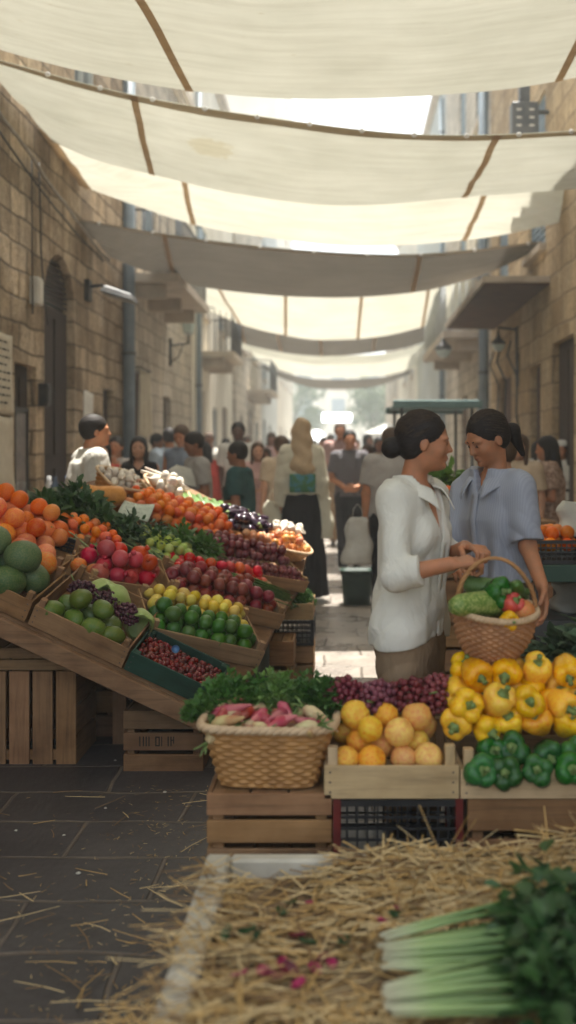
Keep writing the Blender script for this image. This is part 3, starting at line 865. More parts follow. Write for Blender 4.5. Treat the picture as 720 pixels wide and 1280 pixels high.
def tent(label, p, w, d, h):
    t = thing('market_tent', label, 'tent', p)
    x, y, z = p; b = MB()
    c = [(x - w / 2, y - d / 2, h), (x + w / 2, y - d / 2, h), (x + w / 2, y + d / 2, h), (x - w / 2, y + d / 2, h), (x, y, h + .55)]
    lo = [(a[0], a[1], h - .28) for a in c[:4]]
    b.add(c + lo, [(0, 1, 4), (1, 2, 4), (2, 3, 4), (3, 0, 4), (5, 6, 1, 0), (6, 7, 2, 1), (7, 8, 3, 2), (8, 5, 0, 3)]); b.build('canvas', m_tent, t, world=True, solid=.01)
    for q in c[:4]:
        m = MB(); m.tube([(q[0], q[1], 0), (q[0], q[1], h)], .03, 6); m.build('post', m_metal_dark, t, world=True)
tent('white market tent beyond the crowd, behind the blouse woman', (2.3, 50, 0), 2.6, 2.6, 2.45)
tent('white market tent left of the glowing sign', (-1.7, 54, 0), 2.4, 2.4, 2.2)
tent('farther white market tent at the right', (3.9, 61, 0), 3, 3, 3.2)
# ================================================================ PRODUCE (shared meshes)
OV = (.018, .22, .10)
def fruitmat_(name, c1, c2, rough=.42, ns=14, bs=180, bst=.15, bd=.0008, lo=.4, hi=.62, ov=OV, sss=.0, coat=.0, speck=None, spec=.36):
    m, nt, b, out = new_mat(name)
    v = coords(nt)
    col = ramp(nt, noise(nt, v, ns, 4, .6), [(lo, c1), (hi, c2)])
    if speck:
        col = mixc(nt, .7, col, ramp(nt, noise(nt, v, 140, 2), [(.58, (1, 1, 1)), (.68, speck)]), 'MULTIPLY')
    col = objrand(nt, col, *ov)
    nt.links.new(col, b.inputs['Base Color'])
    b.inputs['Roughness'].default_value = rough
    b.inputs['Specular IOR Level'].default_value = spec
    b.inputs['Coat Weight'].default_value = coat
    if sss:
        b.inputs['Subsurface Weight'].default_value = sss; b.inputs['Subsurface Radius'].default_value = (.012, .006, .002)
    if bs: bump(nt, b, noise(nt, v, bs, 3), bst, bd)
    return m
def fruitmat(name, c1, c2, *a, **k):
    g = lambda c: tuple(min(1, (x * 1.0 if x > .6 * max(c) else x * (.62 + .38 * x / max(c)))) for x in c)
    return fruitmat_(name, g(c1), g(c2), *a, **k)
m_orange = fruitmat('orange_peel', (.80, .29, .03), (.70, .21, .02), .45, bs=260, bst=.35)
m_tanger = fruitmat('tangerine_peel', (.80, .26, .04), (.66, .17, .025), .45, bs=260, bst=.3)
m_grapefruit = fruitmat('grapefruit_peel', (.76, .33, .08), (.72, .20, .07), .45, ns=9, bs=260, bst=.3)
m_melon = fruitmat('green_melon_rind', (.075, .13, .055), (.13, .17, .08), .5, ns=20, speck=(.7, .8, .6))
m_mango = fruitmat('green_mango_skin', (.09, .15, .035), (.16, .17, .05), .35, ns=12, speck=(1.4, 1.4, 1.0), lo=.35, hi=.75)
m_redmelon = fruitmat('red_fruit_skin', (.62, .17, .08), (.58, .28, .12), .4, ns=11)
m_lime = fruitmat('dark_lime_peel', (.05, .13, .022), (.08, .17, .03), .3, ns=16, bs=240)
m_avocado = fruitmat('avocado_skin', (.04, .09, .02), (.07, .13, .03), .4, ns=20, bs=150, bst=.5, bd=.002)
m_lemon = fruitmat('lemon_peel', (.74, .55, .10), (.66, .50, .12), .4, bs=220)
m_plum_apple = fruitmat('dark_red_apple_skin', (.20, .035, .035), (.36, .10, .06), .3, ns=14, lo=.45, hi=.8)
m_apple_red = fruitmat('pomegranate_skin', (.50, .045, .04), (.60, .12, .08), .33, ns=10, lo=.45, hi=.8)
m_gplum = fruitmat('green_plum_skin', (.33, .42, .10), (.42, .50, .17), .35)
m_tomato = fruitmat('tomato_skin', (.62, .055, .025), (.68, .10, .03), .18, ns=7)
m_plum = fruitmat('purple_plum_skin', (.13, .035, .045), (.24, .07, .06), .35, ns=10, lo=.4, hi=.75)
m_onion = fruitmat('onion_skin', (.50, .22, .09), (.62, .36, .18), .4, ns=9)
m_cherry = fruitmat('cherry_skin', (.10, .010, .014), (.22, .035, .025), .2, ns=7, ov=(.01, .4, .1))
m_grape = fruitmat('purple_grape_skin', (.07, .022, .035), (.13, .04, .055), .3, ns=9, ov=(.02, .3, .1))
m_grape_b = fruitmat('red_grape_skin', (.15, .035, .055), (.22, .06, .08), .3, ns=9, ov=(.02, .3, .1))
m_egg = fruitmat('aubergine_skin', (.018, .010, .020), (.03, .015, .03), .12, ns=5, spec=.7)
m_courg = fruitmat('courgette_skin', (.06, .13, .035), (.14, .22, .08), .35, ns=30)
m_cuke = fruitmat('long_marrow_skin', (.14, .24, .05), (.36, .44, .18), .35, ns=7, lo=.42, hi=.62)
m_squash = fruitmat('orange_squash_skin', (.60, .30, .12), (.52, .24, .09), .5, ns=6)
m_peach = fruitmat('yellow_peach_skin', (.80, .50, .13), (.72, .26, .07), .5, ns=8, lo=.42, hi=.75, ov=(.016, .12, .08))
m_ypep = fruitmat('yellow_pepper_skin', (.87, .53, .03), (.80, .40, .02), .2, ns=9, coat=.1, bs=40, bst=.2, bd=.003, ov=(.014, .12, .05), lo=.35, hi=.7)
m_gpep = fruitmat('green_pepper_skin', (.02, .095, .022), (.04, .15, .03), .17, ns=9, coat=.1, bs=40, bst=.2, bd=.003, ov=(.015, .3, .08))
m_rpep = fruitmat('red_pepper_skin', (.60, .03, .02), (.66, .09, .03), .2, ns=5, coat=.2)
m_cabb = fruitmat('cabbage_leaf', (.36, .48, .17), (.52, .60, .30), .5, ns=10)
m_stem = pm('green_stalk', (.12, .20, .05), (.20, .28, .09), .6, ns=20)
m_brstem = pm('brown_stalk', (.16, .10, .05), None, .8, ns=20)
m_radish = fruitmat('pink_root_skin', (.42, .06, .08), (.60, .30, .26), .4, ns=9, lo=.4, hi=.7)
m_radish2 = fruitmat('pale_root_skin', (.56, .48, .30), (.40, .22, .14), .5, ns=9)
m_garlic = fruitmat('garlic_skin', (.72, .68, .58), (.58, .48, .42), .6, ns=9)

def shape(prof, mat, n=18, lobes=0, amp=0, bend=0, squash=(1, 1, 1), extra=None, mats=None, jitter=0, seed=1):
    mb = MB()
    mb.lathe(prof, n, None, 0, lobes, amp)
    rr = random.Random(seed)
    ph = rr.uniform(0, 6)
    out = []
    for x, y, z in mb.v:
        k = 1 + jitter * (math.sin(5 * z / max(abs(prof[0][1]), .01) + ph) * .5 + math.sin(3 * math.atan2(y, x) + ph) * .5)
        out.append((x * squash[0] * k + bend * z * z, y * squash[1] * k, z * squash[2]))
    mb.v = out
    if extra: extra(mb)
    return mb.mesh('produce', mats or mat)
def shapes(nv, prof, mat, n=18, lobes=0, amp=0, bend=0, squash=(1, 1, 1), extra=None, mats=None, jitter=0.0):
    rr = random.Random(nv * 31 + n)
    return [shape(prof, mat, n, lobes, amp, bend + rr.uniform(-.03, .03), (squash[0] * rr.uniform(.95, 1.04), squash[1] * rr.uniform(.93, 1.05), squash[2] * rr.uniform(.92, 1.05)), extra, mats, jitter + rr.uniform(.005, .03), k) for k in range(nv)]
def ballp(r, dz=.06, n=9, top=.0, q=1.0):
    """sphere-like profile with a dimple at both ends"""
    pts = []
    for i in range(n + 1):
        a = -PI / 2 + PI * i / n
        pts.append((r * math.cos(a) if 0 < i < n else 0.0, r * q * math.sin(a)))
    pts[0] = (0, -r * q * (1 - dz)); pts[-1] = (0, r * q * (1 - dz) + top)
    return pts
def calyx(mb, r):
    for k in range(6):
        a = k * PI / 3
        mb.add([(.012 * math.cos(a - .4), .012 * math.sin(a - .4), r * .93), (.012 * math.cos(a + .4), .012 * math.sin(a + .4), r * .93), (.021 * math.cos(a), .021 * math.sin(a), r + .016)], [(0, 1, 2), (2, 1, 0)])
def stalkx(z, l=.014, r=.003, mat=1, pts=None):
    def f(mb): mb.tube(pts or [(0, 0, z), (.002, .001, z + l)], r, 6, mat=mat)
    return f
ME = {}
ME['orange'] = shapes(4, ballp(.5, .05), m_orange, 16, jitter=.01, extra=stalkx(.46, .02, .045), mats=[m_orange, m_stem])
ME['tangerine'] = shapes(4, ballp(.5, .10, q=.86), m_tanger, 16, 9, .012, extra=stalkx(.37, .03, .04), mats=[m_tanger, m_stem])
ME['grapefruit'] = shapes(4, ballp(.5, .05), m_grapefruit, 18, jitter=.015, extra=stalkx(.46, .015, .04), mats=[m_grapefruit, m_stem])
ME['melon'] = shapes(4, ballp(.5, .02, q=1.15), m_melon, 20, jitter=.02, extra=stalkx(.55, .04, .03), mats=[m_melon, m_brstem])
ME['mango'] = shapes(4, [(0, -.56), (.20, -.52), (.38, -.36), (.47, -.1), (.46, .15), (.35, .4), (.17, .53), (0, .56)], m_mango, 16, squash=(1, .86, 1), bend=.12, jitter=.015)
ME['redfruit'] = shapes(4, ballp(.5, .06), m_redmelon, 18, jitter=.02)
ME['lime'] = shapes(4, [(0, -.55), (.09, -.52), (.3, -.42), (.46, -.2), (.5, .03), (.44, .25), (.27, .43), (.09, .51), (0, .55)], m_lime, 16, jitter=.012)
ME['lemon'] = shapes(4, [(0, -.54), (.09, -.51), (.28, -.42), (.45, -.2), (.48, .03), (.43, .25), (.27, .42), (.10, .5), (0, .56)], m_lemon, 14, jitter=.012)
ME['darkapple'] = shapes(4, [(0, -.36), (.16, -.43), (.36, -.34), (.49, -.06), (.47, .22), (.32, .40), (.14, .40), (0, .30)], m_plum_apple, 16, 5, .02, extra=stalkx(.3, .2, .02), mats=[m_plum_apple, m_brstem])
ME['pomegranate'] = shapes(4, ballp(.5, .05), m_apple_red, 18, 6, .02, extra=lambda mb: [mb.tube([(0, 0, .44), (0, 0, .62)], [.12, .16], 8), mb.tube([(0, 0, .6), (0, 0, .58)], .1, 8)])
ME['greenplum'] = shapes(4, ballp(.5, .07, q=.98), m_gplum, 14, jitter=.015)
ME['tomato'] = shapes(4, ballp(.5, .15, q=.84), m_tomato, 16, 5, .025, extra=lambda mb: [mb.add([(0, 0, .37), (.25 * math.cos(a - .2), .25 * math.sin(a - .2), .405), (.3 * math.cos(a), .3 * math.sin(a), .43)], [(0, 1, 2), (2, 1, 0)], None, 1) for a in [k * 1.256 for k in range(5)]], mats=[m_tomato, m_stem])
ME['plum'] = shapes(4, ballp(.5, .05, q=1.1), m_plum, 14, jitter=.02)
ME['onion'] = shapes(4, [(0, -.42), (.2, -.4), (.42, -.24), (.5, 0), (.40, .25), (.18, .4), (.06, .52), (.04, .62), (0, .64)], m_onion, 14, jitter=.012)
ME['cherry'] = shape(ballp(.5, .12, n=6), m_cherry, 9, extra=stalkx(.42, .1, .035), mats=[m_cherry, m_stem])
ME['aubergine'] = shape([(0, -.9), (.25, -.84), (.44, -.6), (.5, -.3), (.42, .1), (.30, .5), (.22, .8), (0, .86)], m_egg, 14, bend=.12,
                        extra=lambda mb: [mb.lathe([(.24, .74), (.22, .86), (.08, .92), (.06, 1.1), (0, 1.1)], 8, TRS((.1, 0, 0)), 1)], mats=[m_egg, m_stem])
ME['courgette'] = shape([(0, -1.6), (.3, -1.55), (.46, -1.3), (.48, -.4), (.44, .6), (.38, 1.3), (.2, 1.5), (.16, 1.75), (0, 1.77)], m_courg, 12, 8, .03, bend=.06)
ME['squash'] = shape([(0, -1.2), (.3, -1.15), (.55, -.85), (.6, -.4), (.45, .2), (.42, .8), (.36, 1.15), (.15, 1.3), (0, 1.32)], m_squash, 18, 8, .03, bend=.08)
ME['marrow'] = shape([(0, -1.5), (.3, -1.45), (.5, -1.15), (.56, -.5), (.5, .3), (.44, 1.1), (.3, 1.45), (0, 1.5)], m_cuke, 18, 6, .02, bend=.06)
ME['peach'] = shapes(4, [(0, -.42), (.18, -.45), (.40, -.31), (.5, -.03), (.46, .24), (.30, .42), (.12, .45), (0, .36)], m_peach, 18, 1, .03, jitter=.01)
ME['garlic'] = shapes(4, [(0, -.35), (.3, -.38), (.5, -.18), (.44, .1), (.2, .34), (.09, .5), (.07, .9), (0, .92)], m_garlic, 14, 7, .05)
def pepper_mesh(mat, seed):
    mb = MB(); rr = random.Random(seed); nl = rr.choice((3, 3, 4, 4)); ph = rr.uniform(0, 6)
    ln = rr.uniform(.82, 1.12); ph2 = rr.uniform(0, 6); ph3 = rr.uniform(0, 6); lobe = [rr.uniform(.9, 1.1) for _ in range(nl)]; tp = rr.uniform(.75, 1.0); bx, by = rr.uniform(-.12, .12), rr.uniform(-.12, .12)
    prof = [(0, -.44), (.12, -.50), (.28 * tp, -.51), (.40 * tp, -.40), (.46 * (tp + 1) / 2, -.12), (.52, .2), (.49, .38), (.38, .5), (.22, .49), (.10, .40), (0, .37)]
    n = 30; vs = []; fs = []; rings = []
    for r, z in prof:
        if r == 0: rings.append([len(vs)]); vs.append((bx * (z - .2) * (z - .2), by * (z - .2) * (z - .2), z * ln)); continue
        ring = []
        for k in range(n):
            a = 2 * PI * k / n
            w = abs(math.cos((a * nl + ph) / 2)); li = int(((a * nl + ph) / (2 * PI) + .5)) % nl
            dep = (1 - .20 * (1 - w) ** 1.5) * (1 + (lobe[li] - 1) * w) if r > .15 else 1
            dep *= 1 + .03 * math.sin(3 * a + z * 7 + ph2) + .025 * math.sin(5 * a - z * 9 + ph3)
            zz = z + (.07 * (w - .5) if abs(z) > .35 else 0)
            ring.append(len(vs)); vs.append((r * dep * math.cos(a) + bx * (z - .2) ** 2, r * dep * math.sin(a) + by * (z - .2) ** 2, zz * ln))
        rings.append(ring)
    for a, b in zip(rings, rings[1:]):
        for k in range(n):
            k2 = (k + 1) % n
            if len(a) == 1: fs.append((a[0], b[k2], b[k]))
            elif len(b) == 1: fs.append((a[k], a[k2], b[0]))
            else: fs.append((a[k], a[k2], b[k2], b[k]))
    mb.add(vs, fs, None, 0, True)
    return mb.mesh('pepper', [mat])
ME['ypep'] = [pepper_mesh(m_ypep, s) for s in range(1, 8)]
ME['gpep'] = [pepper_mesh(m_gpep, s) for s in range(10, 16)]
ME['rpep'] = [pepper_mesh(m_rpep, s) for s in (17, 18)]
_s = MB(); _s.lathe([(0, .38), (.17, .40), (.19, .45), (.10, .48), (.075, .56), (.07, .72), (.09, .76), (0, .77)], 10, None, 0, 5, .12); ME['pepstem'] = _s.mesh('pepper_stem', m_stem)

def put(kind, name, cat, label, M, group=None, stem=None):
    me = ME[kind]
    if isinstance(me, list): me = random.choice(me)
    o = mesh_thing(name, me, label, cat, M, group)
    if stem:
        s = bpy.data.objects.new('stalk', ME[stem]); COL.objects.link(s); s.parent = o
    return o

def heap(Fm, x0, x1, y0, y1, z0, d, kind, name, cat, label, group, layers=2, mode='ball', jit=.12, seed=0, mound=0.0, stem=None, dvar=.08, tilt=.9, gap=1.0, cap=300):
    """pack pieces of diameter d in staggered rows over the rectangle x0..x1, y0..y1 of frame Fm"""
    rr = random.Random(seed + 11); n = 0
    dx = d * gap; dy = d * .87 * gap
    for L in range(layers):
        ins = L * d * .5
        j = 0; y = y0 + d / 2 + ins
        while y <= y1 - d / 2 - ins + 1e-6:
            x = x0 + d / 2 + ins + (dx / 2 if (j + L) % 2 else 0)
            while x <= x1 - d / 2 - ins + 1e-6:
                if n >= cap: return n
                u = (x - x0) / (x1 - x0); v = (y - y0) / (y1 - y0)
                zz = z0 + d / 2 + L * d * .76 + mound * math.sin(PI * u) * math.sin(PI * v) + rr.uniform(-.06, .06) * d
                s = d * (1 + rr.uniform(-dvar, dvar))
                if mode == 'ball': rot = (rr.uniform(0, 6.3), rr.uniform(0, 6.3), rr.uniform(0, 6.3))
                elif mode == 'up': rot = (rr.uniform(-tilt, tilt), rr.uniform(-tilt, tilt), rr.uniform(0, 6.3))
                elif mode == 'front': rot = (PI / 2 + rr.uniform(-tilt, tilt), rr.uniform(-.3, .3), rr.uniform(-.6, .6))
                elif mode == 'lie': rot = (PI / 2 + rr.uniform(-.25, .25), rr.uniform(0, 6.3), rr.uniform(0, 6.3))
                elif mode == 'liex': rot = (PI / 2, rr.uniform(0, 6.3), PI / 2 + rr.uniform(-.2, .2))
                elif mode == 'liey': rot = (PI / 2, rr.uniform(0, 6.3), rr.uniform(-.2, .2))
                if mode in ('ball', 'up') and rr.random() < .06 and L == layers - 1: x += dx; continue
                jj = jit * 2.0
                q = Fm @ TRS((x + rr.uniform(-jj, jj) * d, y + rr.uniform(-jj, jj) * d, zz), rot, s)
                put(kind, name, cat, label, q, group, stem); n += 1
                x += dx
            y += dy; j += 1
    return n

# ---------------------------------------------------------------- greens
m_leaf_d = pm('dark_green_leaf', (.022, .065, .018), (.05, .115, .03), .45, ns=14, transl=.2, ov=(.01, .12, .05))
m_leaf_m = pm('mid_green_leaf', (.05, .14, .025), (.10, .22, .045), .5, ns=14, transl=.25, ov=(.01, .12, .05))
m_leaf_l = pm('fresh_green_leaf', (.10, .23, .04), (.17, .30, .07), .5, ns=14, transl=.25, ov=(.01, .12, .05))
m_stalk_p = pm('pale_green_stalk', (.42, .50, .26), (.26, .38, .13), .45, ns=9)
def leafy(mb, c, rad, n, size, rr, mat=0, curl=.3, flat=.35, up=.35, shape_='oval', asp=.5, inner=.55):
    """n small bent leaves through an ellipsoid shell"""
    for _ in range(n):
        d = Vector((rr.gauss(0, 1), rr.gauss(0, 1), abs(rr.gauss(0, 1)) * .9 + .05)).normalized()
        k = rr.uniform(inner, 1.0)
        p = Vector((c[0] + d.x * rad[0] * k, c[1] + d.y * rad[1] * k, c[2] + d.z * rad[2] * k))
        out = Vector((d.x, d.y, d.z * up + rr.uniform(-.3, .5))).normalized()
        side = out.cross(Vector((0, 0, 1)) if abs(out.z) < .9 else Vector((1, 0, 0))).normalized()
        side = (side + Vector((rr.uniform(-.6, .6), rr.uniform(-.6, .6), rr.uniform(-.6, .6)))).normalized()
        nr = side.cross(out).normalized()
        s = size * rr.uniform(.65, 1.25); w = s * asp
        if shape_ == 'oval':
            mb.add([p, p + out * s * .35 + side * w * .5 + nr * s * .06, p + out * s * .38 - nr * s * .05, p + out * s * .35 - side * w * .5 + nr * s * .06,
                    p + out * s * .75 + side * w * .36 - nr * s * curl * .2, p + out * s * .78 - nr * s * (curl * .2 + .05), p + out * s * .75 - side * w * .36 - nr * s * curl * .2, p + out * s - nr * s * curl * .6],
                   [(0, 1, 2), (0, 2, 3), (1, 4, 5, 2), (2, 5, 6, 3), (4, 7, 5), (5, 7, 6)], None, mat, True)
        else:                                                     # frilly: three short lobes
            for a in (-.7, 0, .7):
                o2 = (out * math.cos(a) + side * math.sin(a)).normalized(); s2 = (side * math.cos(a) - out * math.sin(a)).normalized()
                e = p + o2 * s * rr.uniform(.7, 1) + nr * s * rr.uniform(-.35, .35)
                mb.add([p, p + o2 * s * .5 + s2 * w * .45 + nr * s * rr.uniform(-.2, .2), e, p + o2 * s * .5 - s2 * w * .45 + nr * s * rr.uniform(-.2, .2)], [(0, 1, 2, 3)], None, mat)
def greens(label, Fm, rad, n, size, mat, seed, cat='greens', name='leafy_greens', group=None, stems=14, frilly=False, asp=.5, stem_dir=(0, -1, 0), smat=None, sl=.5, curl=.3):
    t = thing(name, label, cat, M=Fm, group=group)
    rr = random.Random(seed)
    l = MB()
    # a few overlapping tufts give the outline its lumps
    for k in range(5):
        a = rr.uniform(0, 6.3); q = rr.uniform(.15, .55)
        leafy(l, (rad[0] * q * math.cos(a), rad[1] * q * math.sin(a), 0), (rad[0] * .62, rad[1] * .62, rad[2] * rr.uniform(.7, 1.1)), n // 7, size, rr, curl=curl, shape_='frilly' if frilly else 'oval', asp=asp, inner=.3)
    leafy(l, (0, 0, 0), (rad[0] * .95, rad[1] * .95, rad[2] * .8), n * 2 // 7, size, rr, curl=curl, shape_='frilly' if frilly else 'oval', asp=asp)
    l.build('leaves', mat, t)
    if stems:
        s = MB(); sd = Vector(stem_dir).normalized()
        for k in range(stems):
            a = Vector((rr.uniform(-.6, .6) * rad[0], rr.uniform(-.6, .6) * rad[1], rad[2] * rr.uniform(.1, .5)))
            e = a * .3 + sd * max(rad[0], rad[1]) * (1 + sl * rr.random()) + Vector((0, 0, .01 + .02 * rr.random()))
            s.tube([a, (a + e) / 2 + Vector((0, 0, .01)), e], [.0025, .004, .005], 5)
        s.build('stems', smat or m_stalk_p, t)
    return t

def grape_bunch(label, Fm, L, W_, H, d, mat, seed, group=None, cat='grapes'):
    rr = random.Random(seed); t = thing('grape_bunch', label, cat, M=Fm, group=group)
    b = MB(); pts = []
    tries = 0
    while tries < 2600 and len(pts) < 130:
        tries += 1
        u = rr.uniform(-1, 1); taper = (1 - .45 * max(u, 0)) * math.sqrt(max(1 - u * u * .8, .05))
        a = rr.uniform(0, PI); k = rr.uniform(.75, 1) if rr.random() < .8 else rr.uniform(0, .7)
        p = Vector((u * L / 2, math.cos(a) * W_ / 2 * taper * k, d * .5 + math.sin(a) * H * taper * k))
        if all((p - q).length > d * .80 for q in pts):
            pts.append(p)
    for p in pts:
        b.lathe([(0, -.5), (.32, -.38), (.5, 0), (.32, .38), (0, .5)], 9, TRS(p, (rr.uniform(0, 3), rr.uniform(0, 3), 0), (d, d, d * 1.1)))
    b.build('grapes', mat, t)
    s = MB(); s.tube([(-L * .3, 0, H * .6), (-L * .5, 0, H * .9), (-L * .62, .01, H * 1.1)], .003, 5); s.build('stalk', m_stem, t)
    return t
# ================================================================ CRATES
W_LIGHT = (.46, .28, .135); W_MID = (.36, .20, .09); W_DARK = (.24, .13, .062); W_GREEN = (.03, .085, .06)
WM = {}
def wm(kind, axis):
    k = (kind, axis)
    if k not in WM:
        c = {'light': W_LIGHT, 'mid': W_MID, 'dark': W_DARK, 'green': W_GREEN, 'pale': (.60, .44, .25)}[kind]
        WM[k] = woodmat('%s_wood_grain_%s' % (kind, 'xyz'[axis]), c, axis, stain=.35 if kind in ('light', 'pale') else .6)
    return WM[k]
m_nail = pm('nail_heads', (.10, .08, .07), None, .6)
m_blackpl = pm('black_plastic', (.018, .018, .02), (.03, .03, .03), .38, ns=10)
m_redpl = pm('red_plastic', (.16, .018, .015), (.10, .014, .012), .4, ns=10)
rc = random.Random(21)
def fruit_crate(label, M, L, Wd, H, kind='light', posts=.04, cat='crate', group=None, nslat=1, gap=.0, th=.009, end_h=None):
    """shallow wooden crate: x along L, y along Wd, floor at z 0; corner posts stand above the sides"""
    t = thing('fruit_crate', label, cat, M=M, group=group)
    end_h = end_h or H
    hs = (H - .0) / nslat
    for y in (0, Wd):
        for i in range(nslat):
            b = MB(); sg = -1 if y == 0 else 1
            z0 = i * hs + (.004 if i else 0); z1 = (i + 1) * hs - gap
            y_out = y if sg < 0 else y - th
            b.box((-.0, y_out, z0), (L, y_out + th, z1))
            b.build('side_board', wm(kind, 0), t, bevel=.0015)
            n = MB()
            for x in (.018, L - .018):
                for k in range(3 if nslat == 1 else 2):
                    zz = z0 + (z1 - z0) * (.2 + .6 * k / (2 if nslat == 1 else 1))
                    n.lathe([(0, 0), (.0035, .0), (.003, .0015), (0, .002)], 6, TRS((x, y + sg * .0003, zz), (PI / 2 if sg < 0 else -PI / 2, 0, 0)))
            n.build('nails', m_nail, t)
    for x in (0, L):
        b = MB(); xo = x + .001 if x == 0 else x - th - .001
        b.box((xo, th + .001, 0.002), (xo + th, Wd - th - .001, end_h)); b.build('end_board', wm(kind, 1), t, bevel=.0015)
    for x in (0, L):
        for y in (0, Wd):
            sx = 1 if x == 0 else -1; sy = 1 if y == 0 else -1
            b = MB(); pw = .030
            xo = x + sx * (th + .002); yo = y + sy * (th + .001)
            b.box((min(xo, xo + sx * pw), min(yo, yo + sy * pw), .003), (max(xo, xo + sx * pw), max(yo, yo + sy * pw), H + posts + rc.uniform(-.004, .004)))
            b.build('corner_post', wm(kind, 2), t, bevel=.0015)
    b = MB(); b.box((th + .002, th + .002, .004), (L - th - .002, Wd - th - .002, .010)); b.build('base', wm(kind, 0), t)
    return t

def slat_crate(label, M, L, Wd, H, kind='mid', rows=3, gap=.018, vertical=False, group=None, th=.014, text=None, textrow=1):
    """box crate of wide boards with gaps; vertical=True stands the boards upright"""
    t = thing('wooden_crate', label, 'crate', M=M, group=group)
    def board(lo, hi, ax, name='board'):
        b = MB(); b.box(lo, hi); return b.build(name, wm(kind, ax), t, bevel=.002)
    pw = .035
    for x in (th + .001, L - th - pw - .001):
        for y in (th + .001, Wd - th - pw - .001):
            board((x, y, .002), (x + pw, y + pw, H - .002), 2, 'corner_post')
    for y in (0, Wd - th):
        if not vertical:
            bh = (H - gap * (rows - 1)) / rows
            for i in range(rows):
                j = rc.uniform(-.003, .003)
                o = board((0, y, i * (bh + gap)), (L, y + th, i * (bh + gap) + bh + j), 0)
                if text and y == 0 and i in text:
                    s = MB(); 
                    for (a, z0, w, h) in text[i]:
                        zz = i * (bh + gap) + bh * .5
                        s.add([(a, -.0008, zz + z0), (a + w, -.0008, zz + z0), (a + w, -.0008, zz + z0 + h), (a, -.0008, zz + z0 + h)], [(0, 1, 2, 3)])
                    s.build('stencil_marks', m_ink, o)
        else:
            n = rows; bw = (L - gap * (n - 1)) / n
            for i in range(n): board((i * (bw + gap), y, 0), (i * (bw + gap) + bw, y + th, H * .80), 2)
            board((0, y, H * .80 + .006), (L, y + th, H * .90), 0); board((0, y, H * .90 + .006), (L, y + th, H), 0)
            yy = y + th + .001 if y == 0 else y - th - .001
            board((pw + th + .004, min(yy, yy), .02), (L - pw - th - .004, yy + th, .07), 0, 'batten')
    for x in (0, L - th):
        bh = (H - gap * (rows - 1)) / rows if not vertical else (H - gap * 3) / 4
        for i in range(rows if not vertical else 4):
            board((x, th + .001, i * (bh + gap)), (x + th, Wd - th - .001, i * (bh + gap) + bh), 1, 'end_board')
    for i in range(3):
        w = (L - 2 * th) / 3
        board((th + i * w + .002, th + .002, H - .014), (th + (i + 1) * w - .006, Wd - th - .002, H - .004), 1, 'top_board')
    return t

def plastic_crate(label, M, L, Wd, H, mat=None, posts=None, group=None, rows=5):
    """ventilated plastic crate: rails and ribs round an open box"""
    mat = mat or m_blackpl
    t = thing('plastic_crate', label, 'crate', M=M, group=group)
    th = .010
    for (a, c, ax) in (((0, 0), (L, 0), 0), ((0, Wd), (L, Wd), 0), ((0, 0), (0, Wd), 1), ((L, 0), (L, Wd), 1)):
        b = MB(); ln = L if ax == 0 else Wd
        ox = a[0] - (th if (ax == 1 and a[0] > 0) else 0); oy = a[1] - (th if (ax == 0 and a[1] > 0) else 0)
        def bx(u0, u1, z0, z1, tk=th, off=0):
            if ax == 0: b.box((ox + u0, oy + off, z0), (ox + u1, oy + off + tk, z1))
            else: b.box((ox + off, oy + u0, z0), (ox + off + tk, oy + u1, z1))
        e = th * 1.1 if ax == 1 else 0
        bx(e, ln - e, H - .02, H); bx(e, ln - e, 0, .02)
        for i in range(1, rows): 
            z = .02 + (H - .04) * i / rows; bx(.004 + e, ln - .004 - e, z - .004, z + .004, th * .6, th * .2)
        n = int(ln / .03)
        for i in range(n + 1):
            u = .006 + e + (ln - .02 - 2 * e) * i / n; bx(u, u + .006, .021, H - .021, th * .5, th * .25)
        b.build('side_grille', mat, t)
    for x in (0, L):
        for y in (0, Wd):
            sx = 1 if x == 0 else -1; sy = 1 if y == 0 else -1
            b = MB(); b.box((min(x - sx * .003, x + sx * .02), min(y - sy * .003, y + sy * .03), -.001), (max(x - sx * .003, x + sx * .02), max(y - sy * .003, y + sy * .03), H + .006)); b.build('corner_post', posts or mat, t)
    b = MB(); b.box((th * 1.2, th * 1.2, .002), (L - th * 1.2, Wd - th * 1.2, .008)); b.build('base', mat, t)
    return t

